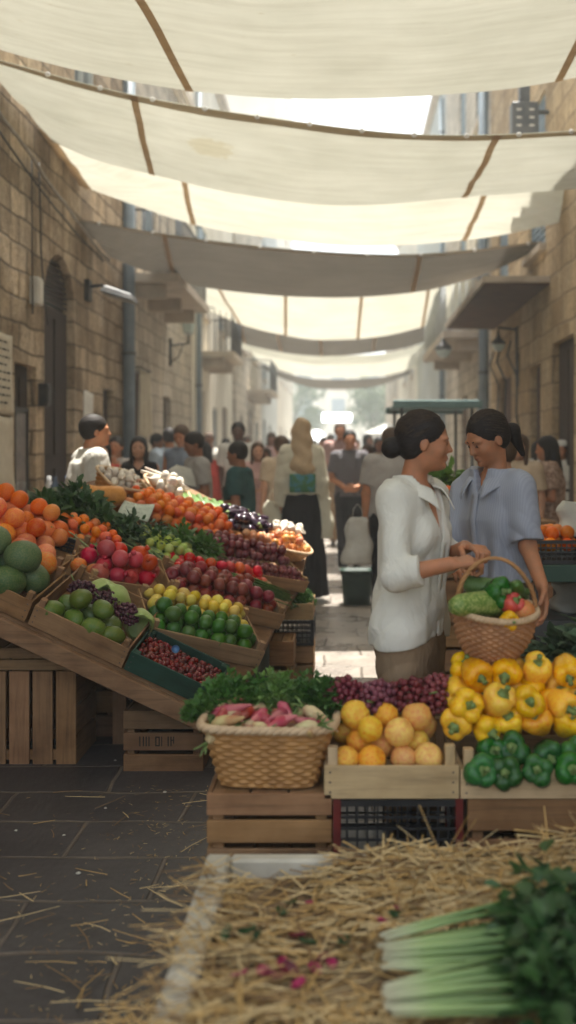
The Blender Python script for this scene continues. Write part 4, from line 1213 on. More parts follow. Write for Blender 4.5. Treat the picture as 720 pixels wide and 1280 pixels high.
# ---------------------------------------------------------------- wicker
m_wicker = pm('honey_wicker', (.47, .24, .085), (.33, .16, .055), .6, ns=22, nd=5, bs=120, bst=.3, bd=.001, ov=(.01, .08, .05))
m_wicker_p = pm('pale_peeled_wicker', (.60, .44, .27), (.48, .33, .19), .6, ns=22, bs=120, bst=.3, bd=.001)
def super_ring(a, rx, ry, p):
    c, s = math.cos(a), math.sin(a)
    k = (abs(c) ** p + abs(s) ** p) ** (-1 / p)
    return rx * c * k, ry * s * k
def wicker_body(label, M, top, bot, H, p=4, rows=16, stakes=44, name='wicker_basket', rim=.012, bulge=0.0, amp=.0045, flare=None):
    t = thing(name, label, 'basket', M=M)
    b = MB(); nu = stakes * 4; nv = rows * 4 + 1
    def R_(u, v, e=0.0):
        k = v + bulge * math.sin(PI * v)
        rx = bot[0] + (top[0] - bot[0]) * k + e; ry = bot[1] + (top[1] - bot[1]) * k + e
        x, y = super_ring(u * 2 * PI, rx, ry, p)
        return Vector((x, y, v * H))
    def f(u, v):
        r = v * rows; row = int(min(r, rows - 1e-6)); fr = r - row
        w = math.sin(u * stakes * PI + (PI if row % 2 else 0))
        e = amp * w * (math.sin(PI * fr) ** .7 if 0 < fr < 1 else 0) - amp * .9 * (1 - (math.sin(PI * fr) if 0 < fr < 1 else 0))
        return R_(u, v, e)
    b.grid(f, nu, nv, closed=True); b.build('woven_sides', m_wicker, t)
    i_ = MB(); i_.grid(lambda u, v: R_(u, v, -amp * 3.2), 60, 8, closed=True); i_.build('inner_lining', m_wicker, t)
    bs_ = MB(); ring = [R_(k / 40, 0, -.004) for k in range(40)]
    bs_.add([(q.x, q.y, .006) for q in ring], [tuple(range(40))]); bs_.build('base', m_wicker, t)
    r = MB()
    for k in range(3):
        pts = []
        for i in range(121):
            u = i / 120; a = u * 2 * PI * 20 + k * 2.1
            q = R_(u, 1, .002 + math.cos(a) * rim * .45); q.z = H + math.sin(a) * rim * .45
            pts.append(q)
        r.tube(pts, rim * .62, 6)
    r.build('rim', m_wicker_p, t)
    return t
# ================================================================ LEFT STALL: one sloping display board, lower towards the aisle and the camera
KX, KY, KC = -.47, .244, -1.106
def zb(x, y): return KC + KX * x + KY * y
nB = Vector((-KX, -KY, 1)).normalized()
def PP(x, y, h=0.0):
    a = (x - CX) / F; b = (y - CY) / F
    d = (CZ - KC - h) / (b + KX * a + KY)
    return Vector((a * d, d, CZ - b * d))
def frame(A, B, lift=.004, th=0):
    ex = (B - A).normalized(); ex = (ex - nB * ex.dot(nB)).normalized(); ey = nB.cross(ex)
    M = Matrix((ex, ey, nB)).transposed().to_4x4(); M.translation = A + nB * lift
    return M, (B - A).length
def fpx(ax, ay, bx, by): return frame(PP(ax, ay), PP(bx, by))
def fxy(x0, x1, y, y1=None):
    y1 = y if y1 is None else y1
    return frame(Vector((x0, y, zb(x0, y))), Vector((x1, y1, zb(x1, y1))))

stall = thing('market_stall', 'long sloping wooden market stall piled with fruit on the left', 'stall', (-1.6, 5.8, 0))
outline = [(-3.0, 4.48), (-.625, 4.48), (-.47, 5.1), (-.40, 5.8), (-.30, 6.4), (-.27, 7.25), (-1.15, 7.3), (-1.62, 6.9), (-1.80, 6.3), (-2.05, 5.62), (-3.0, 5.5)]
b = MB(); n = len(outline)
vs = [(x, y, zb(x, y)) for x, y in outline] + [(x, y, zb(x, y) - .03) for x, y in outline]
b.add(vs, [tuple(range(n)), tuple(range(n, 2 * n))[::-1]] + [(i, n + i, n + (i + 1) % n, (i + 1) % n) for i in range(n)])
b.build('display_board', wm('dark', 0), stall, world=True)
b = MB()
def rail(y0, y1, x0, x1, up, dn):
    v = []
    for x, z in ((x0, -dn), (x1, -dn), (x1, up), (x0, up)):
        for y in (y0, y1): v.append((x, y, zb(x, 4.48) + z))
    return v
b.add(rail(4.44, 4.475, -3.0, -.60, -.004, .095), [(0, 2, 4, 6), (1, 7, 5, 3), (0, 1, 3, 2), (2, 3, 5, 4), (4, 5, 7, 6), (6, 7, 1, 0)])
b.build('end_rail', woodmat('rail_wood', (.30, .17, .095), 0, stain=.6), stall, world=True, bevel=.004)
for x, y in ((-2.5, 4.6), (-1.15, 4.95), (-.75, 6.9), (-2.3, 6.2), (-1.3, 7.0), (-.66, 5.4)):
    b = MB(); b.box((x - .035, y - .035, 0), (x + .035, y + .035, zb(x, y) - .06)); b.build('leg', wm('dark', 2), stall, world=True)
m_shade_sheet = pm('dark_tarpaulin', (.018, .028, .024), (.03, .04, .032), .7, ns=5)  # near-black cloth added to keep the space under the stall dark
b = MB(); b.grid(lambda u, v: (-2.9 + 2.3 * u, 5.55 + .04 * math.sin(u * 40) + .7 * u * 0, (zb(-2.9 + 2.3 * u, 5.55) - .05) * v), 80, 3); b.build('back_skirt', m_shade_sheet, stall, world=True)  # added backdrop that stops light leaking in from behind
b = MB(); b.grid(lambda u, v: (-.60 + .16 * u + .012 * math.sin(u * 30), 4.62 + 1.2 * u, (zb(-.60 + .16 * u, 4.62 + 1.2 * u) - .05) * v), 60, 3); b.build('side_skirt', m_shade_sheet, stall, world=True)  # added sheet that holds the darkness under the aisle edge

# --- crates and what lies in them -------------------------------------------------
cg = 'fruit crates on the sloping left stall'
M, L = fxy(-2.16, -1.50, 4.50); fruit_crate('long pale crate of green melons at the left edge of the stall', M, L, .42, .115, 'mid', .03, group=cg)
heap(M, .02, L - .01, .01, .36, .035, .155, 'melon', 'green_melon', 'melon', 'round green melon at the front of the leftmost stall crate', 'green melons', 2, 'lie', .04, 1, dvar=.05)
heap(M, .05, L - .02, .29, .44, .08, .125, 'redfruit', 'red_orange_fruit', 'fruit', 'large reddish orange fruit behind the green melons', 'red-orange fruit behind the melons', 2, 'ball', .05, 2, dvar=.12)
M, L = fxy(-2.30, -1.50, 4.96); fruit_crate('crate of heaped grapefruits and oranges behind the melons', M, L, .46, .10, 'mid', .04, group=cg)
heap(M, .02, L - .02, .01, .26, .05, .115, 'grapefruit', 'grapefruit', 'grapefruit', 'large orange grapefruit heaped behind the melons at the left edge', 'grapefruits at the left edge', 2, 'ball', .06, 3)
heap(M, .02, L - .04, .22, .46, .09, .098, 'orange', 'orange', 'orange', 'orange at the top of the leftmost heap of citrus', 'oranges at the top of the leftmost heap', 2, 'ball', .07, 4)
M, L = fxy(-1.485, -1.045, 4.50); fruit_crate('pale wooden crate of green mangoes, dark grapes and cabbages', M, L, .56, .105, 'mid', .035, group=cg)
heap(M, .015, L - .015, .01, .25, .04, .108, 'mango', 'green_mango', 'mango', 'green mango in the slanting crate above the stencilled box', 'green mangoes', 2, 'lie', .06, 5, gap=.97)
for i, (u, v, w) in enumerate(((.14, .29, 'left'), (.26, .31, 'middle'), (.37, .28, 'right'))):
    grape_bunch('%s dark grape bunch behind the green mangoes' % w, M @ TRS((u, v, .10), (0, 0, i * .9)), .17, .12, .07, .021, m_grape, 40 + i, 'dark grapes behind the mangoes')
def cabbage(label, M, r, seed):
    rr = random.Random(seed); t = thing('pointed_cabbage', label, 'cabbage', M=M, group='pale green cabbages')
    for k in range(7):
        a0 = k * 2.4; b = MB(); rk = r * (.80 + .035 * k)
        def f(u, v):
            al = a0 + (u - .5) * 2.6; ph = v * 2.5 - .2
            q = rk * (1 + .04 * math.sin(u * 18 + k) * v + .03 * math.sin(v * 9 + u * 5)) * (1 + .10 * max(v - .75, 0) * 4)
            return Vector((q * math.sin(ph) * math.cos(al), q * math.sin(ph) * math.sin(al), r * .9 - q * math.cos(ph) * 1.15))
        b.grid(f, 14, 12); b.build('leaf', m_cabb, t)
cabbage('left pale green cabbage behind the dark grapes', M @ TRS((.16, .45, .07), (1.2, 0, .6)), .085, 1)
cabbage('middle pale green cabbage behind the dark grapes', M @ TRS((.31, .43, .08), (1.3, 0, -.7)), .09, 2)
cabbage('right pale green cabbage beside the lime crate', M @ TRS((.42, .36, .07), (1.3, 0, .3)), .078, 3)
M, L = fxy(-1.035, -.635, 4.50); fruit_crate('dark green painted crate of cherries at the low end of the stall', M, L, .30, .10, 'green', .0, group=cg)
heap(M, .015, L - .015, .015, .285, .05, .027, 'cherry', 'cherry', 'cherry', 'dark red cherry in the green painted crate', 'cherries in the green crate', 2, 'ball', .2, 6, dvar=.15, cap=270)
b = MB(); b.lathe([(0, 0), (.012, .004), (.018, .012), (.02, .02)], 10, M @ TRS((.17, .16, .12), (.9, .2, 0)))
tag(b.build('blue_scrap', pm('blue_paper', (.12, .25, .45), None, .7), origin=M @ Vector((.17, .16, .12))), 'small crumpled blue scrap among the cherries', 'scrap')

M, L = fpx(178, 806, 322, 836); fruit_crate('pale wooden crate of dark green avocados and yellow lemons', M, L, .40, .10, 'light', .04, group=cg)
heap(M, .015, L - .015, .012, .25, .045, .082, 'lime', 'dark_green_lime', 'lime', 'dark green lime at the front of the lime and lemon crate', 'dark green limes', 2, 'ball', .08, 7, gap=.98)
heap(M, .03, L - .015, .22, .42, .07, .066, 'lemon', 'lemon', 'lemon', 'small yellow lemon behind the dark green limes', 'yellow lemons behind the limes', 2, 'ball', .08, 8)
M, L = fpx(205, 756, 348, 788); fruit_crate('wooden crate of dark red apples behind the lemons', M, L, .34, .10, 'light', .04, group=cg)
heap(M, .015, L - .015, .012, .34, .05, .080, 'darkapple', 'dark_red_apple', 'apple', 'dark red apple in the crate behind the lemons', 'dark red apples', 2, 'up', .08, 9)
M, L = fpx(104, 742, 213, 756); fruit_crate('wooden crate of bright red pomegranates', M, L, .30, .09, 'light', .04, group=cg)
heap(M, .015, L - .015, .012, .30, .05, .100, 'pomegranate', 'pomegranate', 'pomegranate', 'bright red pomegranate in the crate behind the cabbages', 'red pomegranates', 2, 'up', .07, 10)
M, L = fpx(52, 684, 156, 716); plastic_crate('black plastic crate of tangerines beside the green herbs', M, L, .32, .095, group=cg, rows=3)
heap(M, .015, L - .015, .012, .30, .06, .066, 'tangerine', 'tangerine', 'tangerine', 'small tangerine in the black plastic crate', 'tangerines in the black crate', 2, 'up', .08, 11)
M, L = fpx(158, 702, 240, 726); fruit_crate('wooden crate of small green plums behind the pomegranates', M, L, .32, .08, 'light', .045, group=cg)
heap(M, .01, L - .01, .01, .32, .05, .060, 'greenplum', 'green_plum', 'plum', 'round green plum in the crate behind the pomegranates', 'green plums', 2, 'ball', .08, 12)
M, L = fpx(213, 728, 334, 748)
heap(M, .0, L, .0, .19, .05, .068, 'tomato', 'tomato', 'tomato', 'red tomato in the row behind the dark red apples', 'red tomatoes', 2, 'up', .08, 13)
M, L = fpx(262, 726, 380, 742); fruit_crate('wooden crate of purple plums and red grapes at the aisle side', M, L, .42, .085, 'light', .02, group=cg)
heap(M, .01, L - .01, .01, .20, .06, .038, 'plum', 'small_purple_plum', 'plum', 'small purple plum at the front of the aisle-side crate', 'small purple plums', 2, 'ball', .1, 14, cap=110)
heap(M, .01, L - .01, .19, .42, .08, .058, 'plum', 'purple_plum', 'plum', 'large purple plum behind the small ones in the aisle-side crate', 'large purple plums', 2, 'ball', .1, 15, cap=70)
M, L = fpx(166, 664, 292, 696); fruit_crate('wide crate of heaped oranges in the middle of the stall', M, L, .46, .08, 'mid', .02, group=cg)
heap(M, .01, L - .01, .01, .46, .07, .072, 'tangerine', 'orange', 'orange', 'orange in the wide heap in the middle of the stall', 'oranges in the wide middle heap', 2, 'ball', .08, 16, cap=110)
M, L = fpx(298, 694, 352, 704)
heap(M, .0, L, .0, .2, .04, .062, 'onion', 'yellow_onion', 'onion', 'yellow onion heaped before the aubergines', 'yellow onions before the aubergines', 2, 'lie', .08, 17)
M, L = fpx(276, 672, 345, 688); fruit_crate('low crate of shiny dark aubergines near the back of the stall', M, L, .32, .07, 'mid', .0, group=cg)
heap(M, .01, L - .01, .01, .32, .06, .062, 'aubergine', 'aubergine', 'aubergine', 'small shiny dark aubergine near the back of the stall', 'dark aubergines', 2, 'lie', .08, 18, cap=48)
M, L = fpx(226, 650, 302, 668); fruit_crate('low crate of striped courgettes at the back of the stall', M, L, .34, .07, 'mid', .0, group=cg)
heap(M, .02, L - .02, .03, .33, .06, .05, 'courgette', 'courgette', 'courgette', 'green courgette lying in the crate beside the aubergines', 'green courgettes', 2, 'liey', .08, 19, cap=30, gap=1.15)
M, L = fpx(340, 700, 384, 707); wb = wicker_body('small pale basket of onions at the back aisle corner of the stall', M @ TRS((L / 2, .12, 0)), (L * .56, .15), (L * .42, .11), .10, 3, 7, 30, rim=.010)
heap(M, .0, L, .02, .24, .07, .060, 'onion', 'yellow_onion', 'onion', 'yellow onion in the pale basket at the aisle corner', 'yellow onions in the pale basket', 2, 'lie', .08, 20)
M, L = fpx(334, 682, 378, 690)
heap(M, .0, L, .02, .2, .10, .07, 'garlic', 'white_turnip', 'turnip', 'pale green and white turnip at the back corner of the stall', 'pale turnips', 1, 'lie', .08, 21)
# red peppers, peaches and small tomatoes that fill the gap behind the grapes on the left
M, L = fxy(-1.50, -1.12, 5.10, 5.10)
heap(M, .0, L * .55, .0, .12, .03, .085, 'redfruit', 'blushed_peach', 'peach', 'blushed peach between the cabbages and the tangerines', 'blushed peaches', 1, 'ball', .08, 22)

# --- greens
gg = 'bunches of dark greens on the left stall'
def green_at(x, y, rad, n, size, mat, seed, label, rz=0, lift=.06, **k):
    M = Matrix.Translation(PP(x, y) + Vector((0, 0, lift))) @ nB.to_track_quat('Z', 'Y').to_matrix().to_4x4() @ Euler((0, 0, rz)).to_matrix().to_4x4()
    return greens(label, M, rad, n, size, mat, seed, 'greens', group=gg, **k)
green_at(62, 668, (.28, .18, .15), 800, .075, m_leaf_d, 1, 'large dark green spinach bunch at the upper left of the stall')
green_at(92, 658, (.22, .18, .20), 800, .07, m_leaf_d, 2, 'tallest dark spinach bunch near the man in the white tee')
green_at(122, 682, (.25, .18, .16), 800, .06, m_leaf_d, 3, 'dark green spinach bunch with pale stalks behind the tangerines', stems=26, stem_dir=(.5, -1, 0))
green_at(155, 690, (.22, .17, .15), 700, .06, m_leaf_d, 4, 'dark green leaf bunch beside the price card')
green_at(192, 696, (.20, .15, .13), 600, .055, m_leaf_d, 5, 'dark green leaf bunch behind the green plums')
green_at(236, 704, (.20, .17, .17), 800, .055, m_leaf_m, 6, 'mid green leafy bunch before the wide orange heap')
green_at(250, 716, (.10, .10, .08), 220, .045, m_leaf_m, 7, 'small leafy bunch beside the red tomatoes')
M = TRS(PP(118, 634) + Vector((0, 0, .06)), (PI / 2 - .1, .1, 1.25), .16); put('squash', 'orange_squash', 'squash', 'long pale orange squash lying behind the spinach', M)
M = TRS(PP(143, 640) + Vector((0, 0, .05)), (PI / 2, .3, 2.0), .11); put('squash', 'small_squash', 'squash', 'shorter orange squash beside the long one', M)
# long green beans in a bundle
def bundle(label, A, B, n, r, mat, spread, seed, name='green_beans', cat='beans', group=None, lift=.04):
    rr = random.Random(seed); t = thing(name, label, cat, (A + B) / 2, group=group); bb = MB()
    ax = (B - A).normalized(); sd = ax.cross(nB).normalized()
    for k in range(n):
        o = sd * rr.gauss(0, spread) + nB * abs(rr.gauss(0, spread * .5)) + nB * lift
        s0, s1 = rr.uniform(-.04, .03), rr.uniform(-.03, .04)
        bb.tube([A + o + ax * s0, (A + B) / 2 + o + nB * rr.uniform(.005, .02) + sd * rr.gauss(0, .008), B + o + ax * s1 - nB * .01], [r * .6, r, r * .5], 6)
    bb.build('pods', mat, t, world=True); return t
bundle('bundle of long green beans lying before the red tomatoes', PP(270, 742), PP(350, 764), 34, .006, m_courg, .035, 4, lift=.10)
bundle('pale scallion stalks fanning out of the spinach', PP(118, 660), PP(142, 690), 16, .006, m_leaf_l, .018, 5, 'scallions', 'scallions', lift=.12)

# --- card
b = MB(); Mc = Matrix.Translation(PP(170, 668) + Vector((0, 0, .15))) @ Euler((R(38), R(8), R(-6))).to_matrix().to_4x4()
b.grid(lambda u, v: Vector(((u - .5) * .20, (v - .5) * .15, .012 * math.sin(u * 4 + v * 3))), 8, 6)
tcard = thing('price_card', 'pale greenish paper card propped on the leaf bunch', 'card', M=Mc)
b.build('sheet', pm('pale_green_card', (.55, .60, .50), (.47, .52, .43), .8, ns=9), tcard, solid=.002)
b = MB(); rr = random.Random(8)
for i in range(3):
    x = -.07
    while x < .06:
        w = rr.uniform(.008, .03); b.add([(x, .035 - i * .035, .016), (x + w, .035 - i * .035, .016), (x + w, .042 - i * .035, .016), (x, .042 - i * .035, .016)], [(0, 1, 2, 3)]); x += w + .01
b.build('faint_writing', pm('faint_pencil', (.42, .44, .38), None, .9), tcard)
# small wooden price pegs standing in the crates
for x, y, w in ((82, 722, 'melons'), (95, 700, 'peaches'), (170, 688, 'spinach'), (60, 722, 'red-orange fruit')):
    p = PP(x, y)
    b = MB(); b.cbox((0, 0, .07), (.045, .012, .11), TRS((0, 0, 0), (.15, .2, .3))); 
    tag(b.build('wooden_peg', wm('light', 2), origin=(0, 0, 0)), 'upright wooden peg among the %s' % w, 'peg').location = p

# --- baskets at the back
M, L = fpx(132, 628, 180, 634); wicker_body('brown basket of garlic before the man in the white tee', M @ TRS((L / 2, .14, 0)), (L * .5, .16), (L * .42, .13), .12, 4, 8, 30, rim=.011)
heap(M, .02, L - .02, .02, .27, .09, .055, 'garlic', 'garlic_bulb', 'garlic', 'white garlic bulb in the left back basket', 'garlic in the left back basket', 2, 'lie', .1, 23)
M, L = fpx(184, 630, 234, 642); wicker_body('brown basket of white cauliflower and garlic at the back of the stall', M @ TRS((L / 2, .14, 0)), (L * .5, .16), (L * .42, .13), .10, 4, 8, 30, rim=.011)
heap(M, .02, L - .02, .02, .27, .08, .075, 'garlic', 'white_turnip', 'turnip', 'large white turnip heaped in the right back basket', 'white turnips in the right back basket', 2, 'lie', .12, 24)
bundle('sheaf of pale stalks with white ends lying over the back baskets', PP(176, 606), PP(226, 628), 18, .011, m_garlic, .03, 9, 'white_asparagus', 'asparagus', lift=.09)

# --- herbs on the aisle-side stack
sg = 'crates stacked at the aisle end of the stall'
fruit_crate('pale crate of fine green herbs on top of the aisle stack', TRS((-.47, 6.26, .405)), .27, .42, .105, 'light', .0, group=sg)
greens('fine dark green herbs filling the crate on the aisle stack', TRS((-.335, 6.45, .47)), (.15, .22, .12), 1500, .035, m_leaf_m, 31, 'herbs', 'herb_bunch', frilly=True, stems=0)
plastic_crate('black plastic crate in the middle of the aisle stack', TRS((-.465, 6.27, .235)), .265, .40, .162, group=sg, rows=4)
slat_crate('wooden crate at the bottom of the aisle stack', TRS((-.47, 6.26, 0)), .27, .42, .228, 'mid', 2, .02, group=sg)
slat_crate('brown crate standing before the aisle stack', TRS((-.53, 5.92, 0)), .22, .30, .33, 'mid', 2, .03, group=sg)

# --- crates under the board
st2 = {1: [(.075, -.022, .006, .046)] + [(.092 + i * .013, -.022, .006, .046) for i in range(3)] +
          [(.150, -.022, .006, .046), (.150, -.022, .022, .006), (.166, -.022, .006, .046), (.178, -.022, .005, .046), (.150, .018, .022, .006)] +
          [(.208, -.022, .006, .046), (.221, -.022, .006, .046), (.234, -.010, .005, .034), (.221, .004, .018, .005)]}
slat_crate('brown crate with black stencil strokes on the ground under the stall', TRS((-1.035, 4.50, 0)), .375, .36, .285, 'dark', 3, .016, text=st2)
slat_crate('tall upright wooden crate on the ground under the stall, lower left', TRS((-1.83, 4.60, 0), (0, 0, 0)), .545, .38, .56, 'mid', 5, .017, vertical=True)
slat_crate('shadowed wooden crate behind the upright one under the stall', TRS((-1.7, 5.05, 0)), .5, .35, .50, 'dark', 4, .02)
# ================================================================ FOREGROUND
fg = 'boxes carrying the front produce'
D0 = 2.9
marks = {0: [(.135 + i * .012, -.02, .005, .04) for i in range(4)] + [(.20 + i * .012, -.02, .005, .04) for i in range(2)] + [(.25 + i * .011, -.02, .005, .04) for i in range(3)] + [(.30, -.02, .005, .04), (.312, -.02, .005, .04)]}
slat_crate('brown crate under the wicker root basket, upper of two', TRS((-.415, D0, .235)), .378, .34, .232, 'mid', 3, .018, group=fg, text=marks)
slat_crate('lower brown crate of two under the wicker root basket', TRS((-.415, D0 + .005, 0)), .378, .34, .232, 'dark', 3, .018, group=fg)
plastic_crate('black plastic crate with red corner posts under the peaches', TRS((-.03, D0 + .01, .235)), .388, .32, .21, posts=m_redpl, group=fg)
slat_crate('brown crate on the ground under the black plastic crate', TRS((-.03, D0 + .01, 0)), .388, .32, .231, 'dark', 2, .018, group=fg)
slat_crate('brown crate under the pepper crate with faint burnt lettering', TRS((.375, D0 + .01, .225)), .46, .32, .222, 'mid', 2, .03, group=fg)
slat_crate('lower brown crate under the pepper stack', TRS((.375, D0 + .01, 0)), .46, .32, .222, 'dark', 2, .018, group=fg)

# wicker basket of roots with a parsley crown
MBk = TRS((-.232, 3.055, .470), (0, 0, R(-3)))
wicker_body('square honey-coloured wicker basket of pink root vegetables', MBk, (.207, .165), (.152, .12), .190, 5, 15, 46, rim=.014, bulge=.03)
rr = random.Random(6)
def root_veg(label, M, mat, seed, grp):
    r2 = random.Random(seed); b = MB()
    L_ = .11 + r2.random() * .04
    b.lathe([(0, -L_ * .62), (.004, -L_ * .55), (.012, -L_ * .3), (.020, 0), (.022, L_ * .2), (.014, L_ * .34), (.006, L_ * .40), (0, L_ * .42)], 12)
    for i, p in enumerate(b.v): b.v[i] = (p[0] + .12 * p[2] * p[2] * 10 * (.5 - r2.random() * 0), p[1], p[2])
    o = mesh_thing('root_vegetable', b.mesh('root', mat), label, 'root vegetable', M, grp)
    s = MB()
    for k in range(4):
        a = k * 1.6; s.tube([(0, 0, L_ * .38), (.008 * math.cos(a), .008 * math.sin(a), L_ * .55), (.02 * math.cos(a), .02 * math.sin(a), L_ * .7)], [.003, .0035, .002], 5)
    s.build('leaf_stubs', m_stem, o)
for i in range(46):
    x = rr.uniform(-.165, .165); y = rr.uniform(-.135, .06); z = .150 + .05 * rr.random() + .02 * (y + .13) / .2
    pale = rr.random() < .33
    root_veg('pale cream root in the square wicker basket' if pale else 'pink-red root in the square wicker basket', MBk @ TRS((x, y, z), (rr.uniform(1.1, 2.0), rr.uniform(-.5, .5), rr.uniform(0, 6.3)), rr.uniform(.8, 1.15)),
             m_radish2 if pale else m_radish, i, 'pale roots in the wicker basket' if pale else 'pink roots in the wicker basket')
for i, (x, y, w, rx) in enumerate(((-.13, .09, 'left', .13), (.03, .10, 'middle', .16), (.15, .09, 'right', .12), (-.22, .06, 'drooping leftmost', .07))):
    greens('%s curly parsley bunch rising behind the pink roots' % w, MBk @ TRS((x, y, .165 if i < 3 else .175)), (rx, .10, .135 if i < 3 else .06), 1300 if i < 3 else 420, .030, m_leaf_m if i != 1 else m_leaf_l, 50 + i, 'parsley', 'parsley_bunch', group='parsley in the wicker basket', frilly=True, stems=0)

# peach crate and pepper crate
Mp = TRS((-.06, D0, .452)); fruit_crate('pale new crate of yellow peaches with grapes behind', Mp, .408, .36, .10, 'pale', .055, end_h=.10, group='pale front crates')
Ms = Mp @ TRS((0, .015, .02), (R(22), 0, 0))
heap(Ms, .012, .396, .032, .30, .01, .090, 'peach', 'yellow_peach', 'peach', 'yellow blushed peach in the pale front crate', 'yellow peaches in the front crate', 2, 'up', .06, 41, tilt=1.2)
for i, (x, y, w) in enumerate(((.075, .27, 'left'), (.17, .26, 'middle left'), (.27, .27, 'middle right'), (.355, .27, 'right'))):
    grape_bunch('%s red-purple grape bunch behind the yellow peaches' % w, Ms @ TRS((x, y + .02, .10), (0, 0, i * 1.3)), .17, .13, .085, .023, m_grape_b, 60 + i, 'red grapes behind the peaches')
put('tomato', 'tomato', 'tomato', 'single red tomato beside the grapes at the peach crate corner', Mp @ TRS((.415, .30, .20), (.4, .2, 0), .068))
Mq = TRS((.352, D0, .452)); fruit_crate('pale new crate of yellow and green peppers, right foreground', Mq, .50, .36, .088, 'pale', .055, end_h=.088, group='pale front crates')
Mr = Mq @ TRS((0, .036, .005), (R(34), 0, 0))
rr = random.Random(15)
def pepper(kind, x, y, z, d, label, grp, name):
    put(kind, name, 'pepper', label, Mr @ TRS((x, y, z), (rr.uniform(-.1, 1.35) if kind == 'ypep' else rr.uniform(.2, .9), rr.uniform(-.5, .5), rr.uniform(-.6, .6)), (d * rr.uniform(.93, 1.06), d * rr.uniform(.93, 1.06), d * rr.uniform(.9, 1.12))), grp, 'pepstem')
for row in range(6):
    g_ = row < 2; y = .035 + row * .072
    for i in range(7 - g_):
        x = .05 + i * (.093 if g_ else .082) + (.044 if row % 2 else 0) - (.04 if row >= 2 else 0)
        if x > .53: continue
        pepper('gpep' if g_ else 'ypep', x + rr.uniform(-.008, .008), y + rr.uniform(-.008, .008), (.055 if g_ else .100) + rr.uniform(-.006, .01), .100 if g_ else .099,
               'glossy dark green pepper along the front of the pepper crate' if g_ else 'yellow pepper piled behind the green ones',
               'green peppers in the front crate' if g_ else 'yellow peppers in the front crate', 'green_pepper' if g_ else 'yellow_pepper')
for i in range(5):
    pepper('ypep', .03 + i * .1, .215, .15 + rr.uniform(0, .02), .104, 'yellow pepper piled behind the green ones', 'yellow peppers in the front crate', 'yellow_pepper')
for i in range(5):
    pepper('ypep', .075 + i * .1, .34, .155 + rr.uniform(0, .02), .104, 'yellow pepper piled behind the green ones', 'yellow peppers in the front crate', 'yellow_pepper')

# straw table
m_white_paint = pm('chipped_white_paint', (.60, .57, .47), (.44, .41, .33), .85, ns=7, nd=6, bs=60, bst=.3)
m_straw = [pm('straw_%s' % n_, c, None, .6, ns=20, transl=.12) for n_, c in (('gold', (.58, .37, .13)), ('pale', (.74, .56, .28)), ('brown', (.26, .15, .06)))]
tb = thing('straw_table', 'low white-edged display table covered in straw, foreground', 'table', (.3, 2.1, 0))
X0, X1, Y0, Y1, ZT = -.385, 1.25, 1.35, 2.70, .372
for lo, hi in (((X0, Y0, ZT - .10), (X0 + .068, Y1, ZT)), ((X0 + .070, Y1 - .045, ZT - .10), (X1, Y1, ZT)), ((X1 - .068, Y0, ZT - .10), (X1 - .001, Y1 - .047, ZT)), ((X0 + .07, Y0, ZT - .1), (X1 - .07, Y0 + .05, ZT))):
    b = MB(); b.box(lo, hi); b.build('rim_board', m_white_paint, tb, world=True, bevel=.008)
b = MB(); b.box((X0 + .06, Y0 + .04, ZT - .08), (X1 - .06, Y1 - .04, ZT - .05)); b.build('table_top', pm('straw_dust', (.24, .16, .08), (.17, .11, .055), .9, ns=30, bs=80, bst=.6), tb, world=True)
for x in (X0 + .05, X1 - .08):
    for y in (Y0 + .06, Y1 - .06):
        b = MB(); b.box((x - .03, y - .03, 0), (x + .03, y + .03, ZT - .101)); b.build('leg', m_white_paint, tb, world=True)
rr = random.Random(77)
def straw_h(x, y):
    """height of the straw bed over the table"""
    t_ = max(0, min(1, (x + .1) / .8)); s_ = max(0, min(1, (y - 2.15) / .35))
    return ZT - .035 + .10 * t_ * s_ + .018 * math.sin(x * 9 + y * 5) + .012 * math.sin(y * 17)
sb = MB()
def strand(mb, x, y, z, a, L_, r, tilt=0.0, mat=0, bend=.1):
    d = Vector((math.cos(a), math.sin(a), tilt)); s = Vector((-math.sin(a), math.cos(a), 0)); k = rr.uniform(-bend, bend) * L_
    p = Vector((x, y, z))
    a_ = rr.uniform(-.03, .03)
    mb.tube([p - d * L_ / 2, p - d * L_ * .1 + s * k + Vector((0, 0, abs(k) * .3)), p + d * L_ / 2 + Vector((0, 0, a_ * L_))], [r, r, r * .7], 4, mat=mat, smooth=False, flat=.55)
for i in range(6500):
    x = rr.uniform(X0 + .06, X1 - .05); y = rr.uniform(1.6, Y1 - .05)
    if i % 3 == 0: x = rr.uniform(.0, .9); y = rr.uniform(2.25, 2.66)
    a = rr.gauss(.12, .45) if rr.random() < .55 else rr.uniform(0, PI)
    L_ = rr.uniform(.06, .24)
    L_ = min(L_, 2 * (x - X0 - .02) + .05) if x - X0 < .12 else L_
    z = straw_h(x, y) + rr.uniform(-.03, .02)
    strand(sb, x, y, z, a, L_, rr.uniform(.0018, .0046), rr.gauss(0, .12), rr.choice((0, 0, 1, 1, 2)))
for i in range(70):                                               # strands that stick out of the bed
    x = rr.uniform(.1, .95); y = rr.uniform(2.3, 2.62); strand(sb, x, y, straw_h(x, y) + .03, rr.uniform(0, PI), rr.uniform(.1, .2), .0024, rr.choice((-1, 1)) * rr.uniform(.3, 1.6), rr.choice((0, 1)))
for i in range(230):                                              # strands over the white rim and its left side
    y = rr.uniform(1.5, 2.6) if i % 3 else rr.uniform(1.4, 2.0); x = X0 + rr.uniform(-.05, .12)
    strand(sb, x, y, ZT + .006 + rr.uniform(0, .012), rr.uniform(-1.2, 1.2), rr.uniform(.08, .2), .0022, rr.gauss(0, .05), rr.choice((0, 1, 2)))
tag(sb.build('straw', m_straw), 'golden straw spread over the foreground table', 'straw', kind='stuff')
gs = MB()
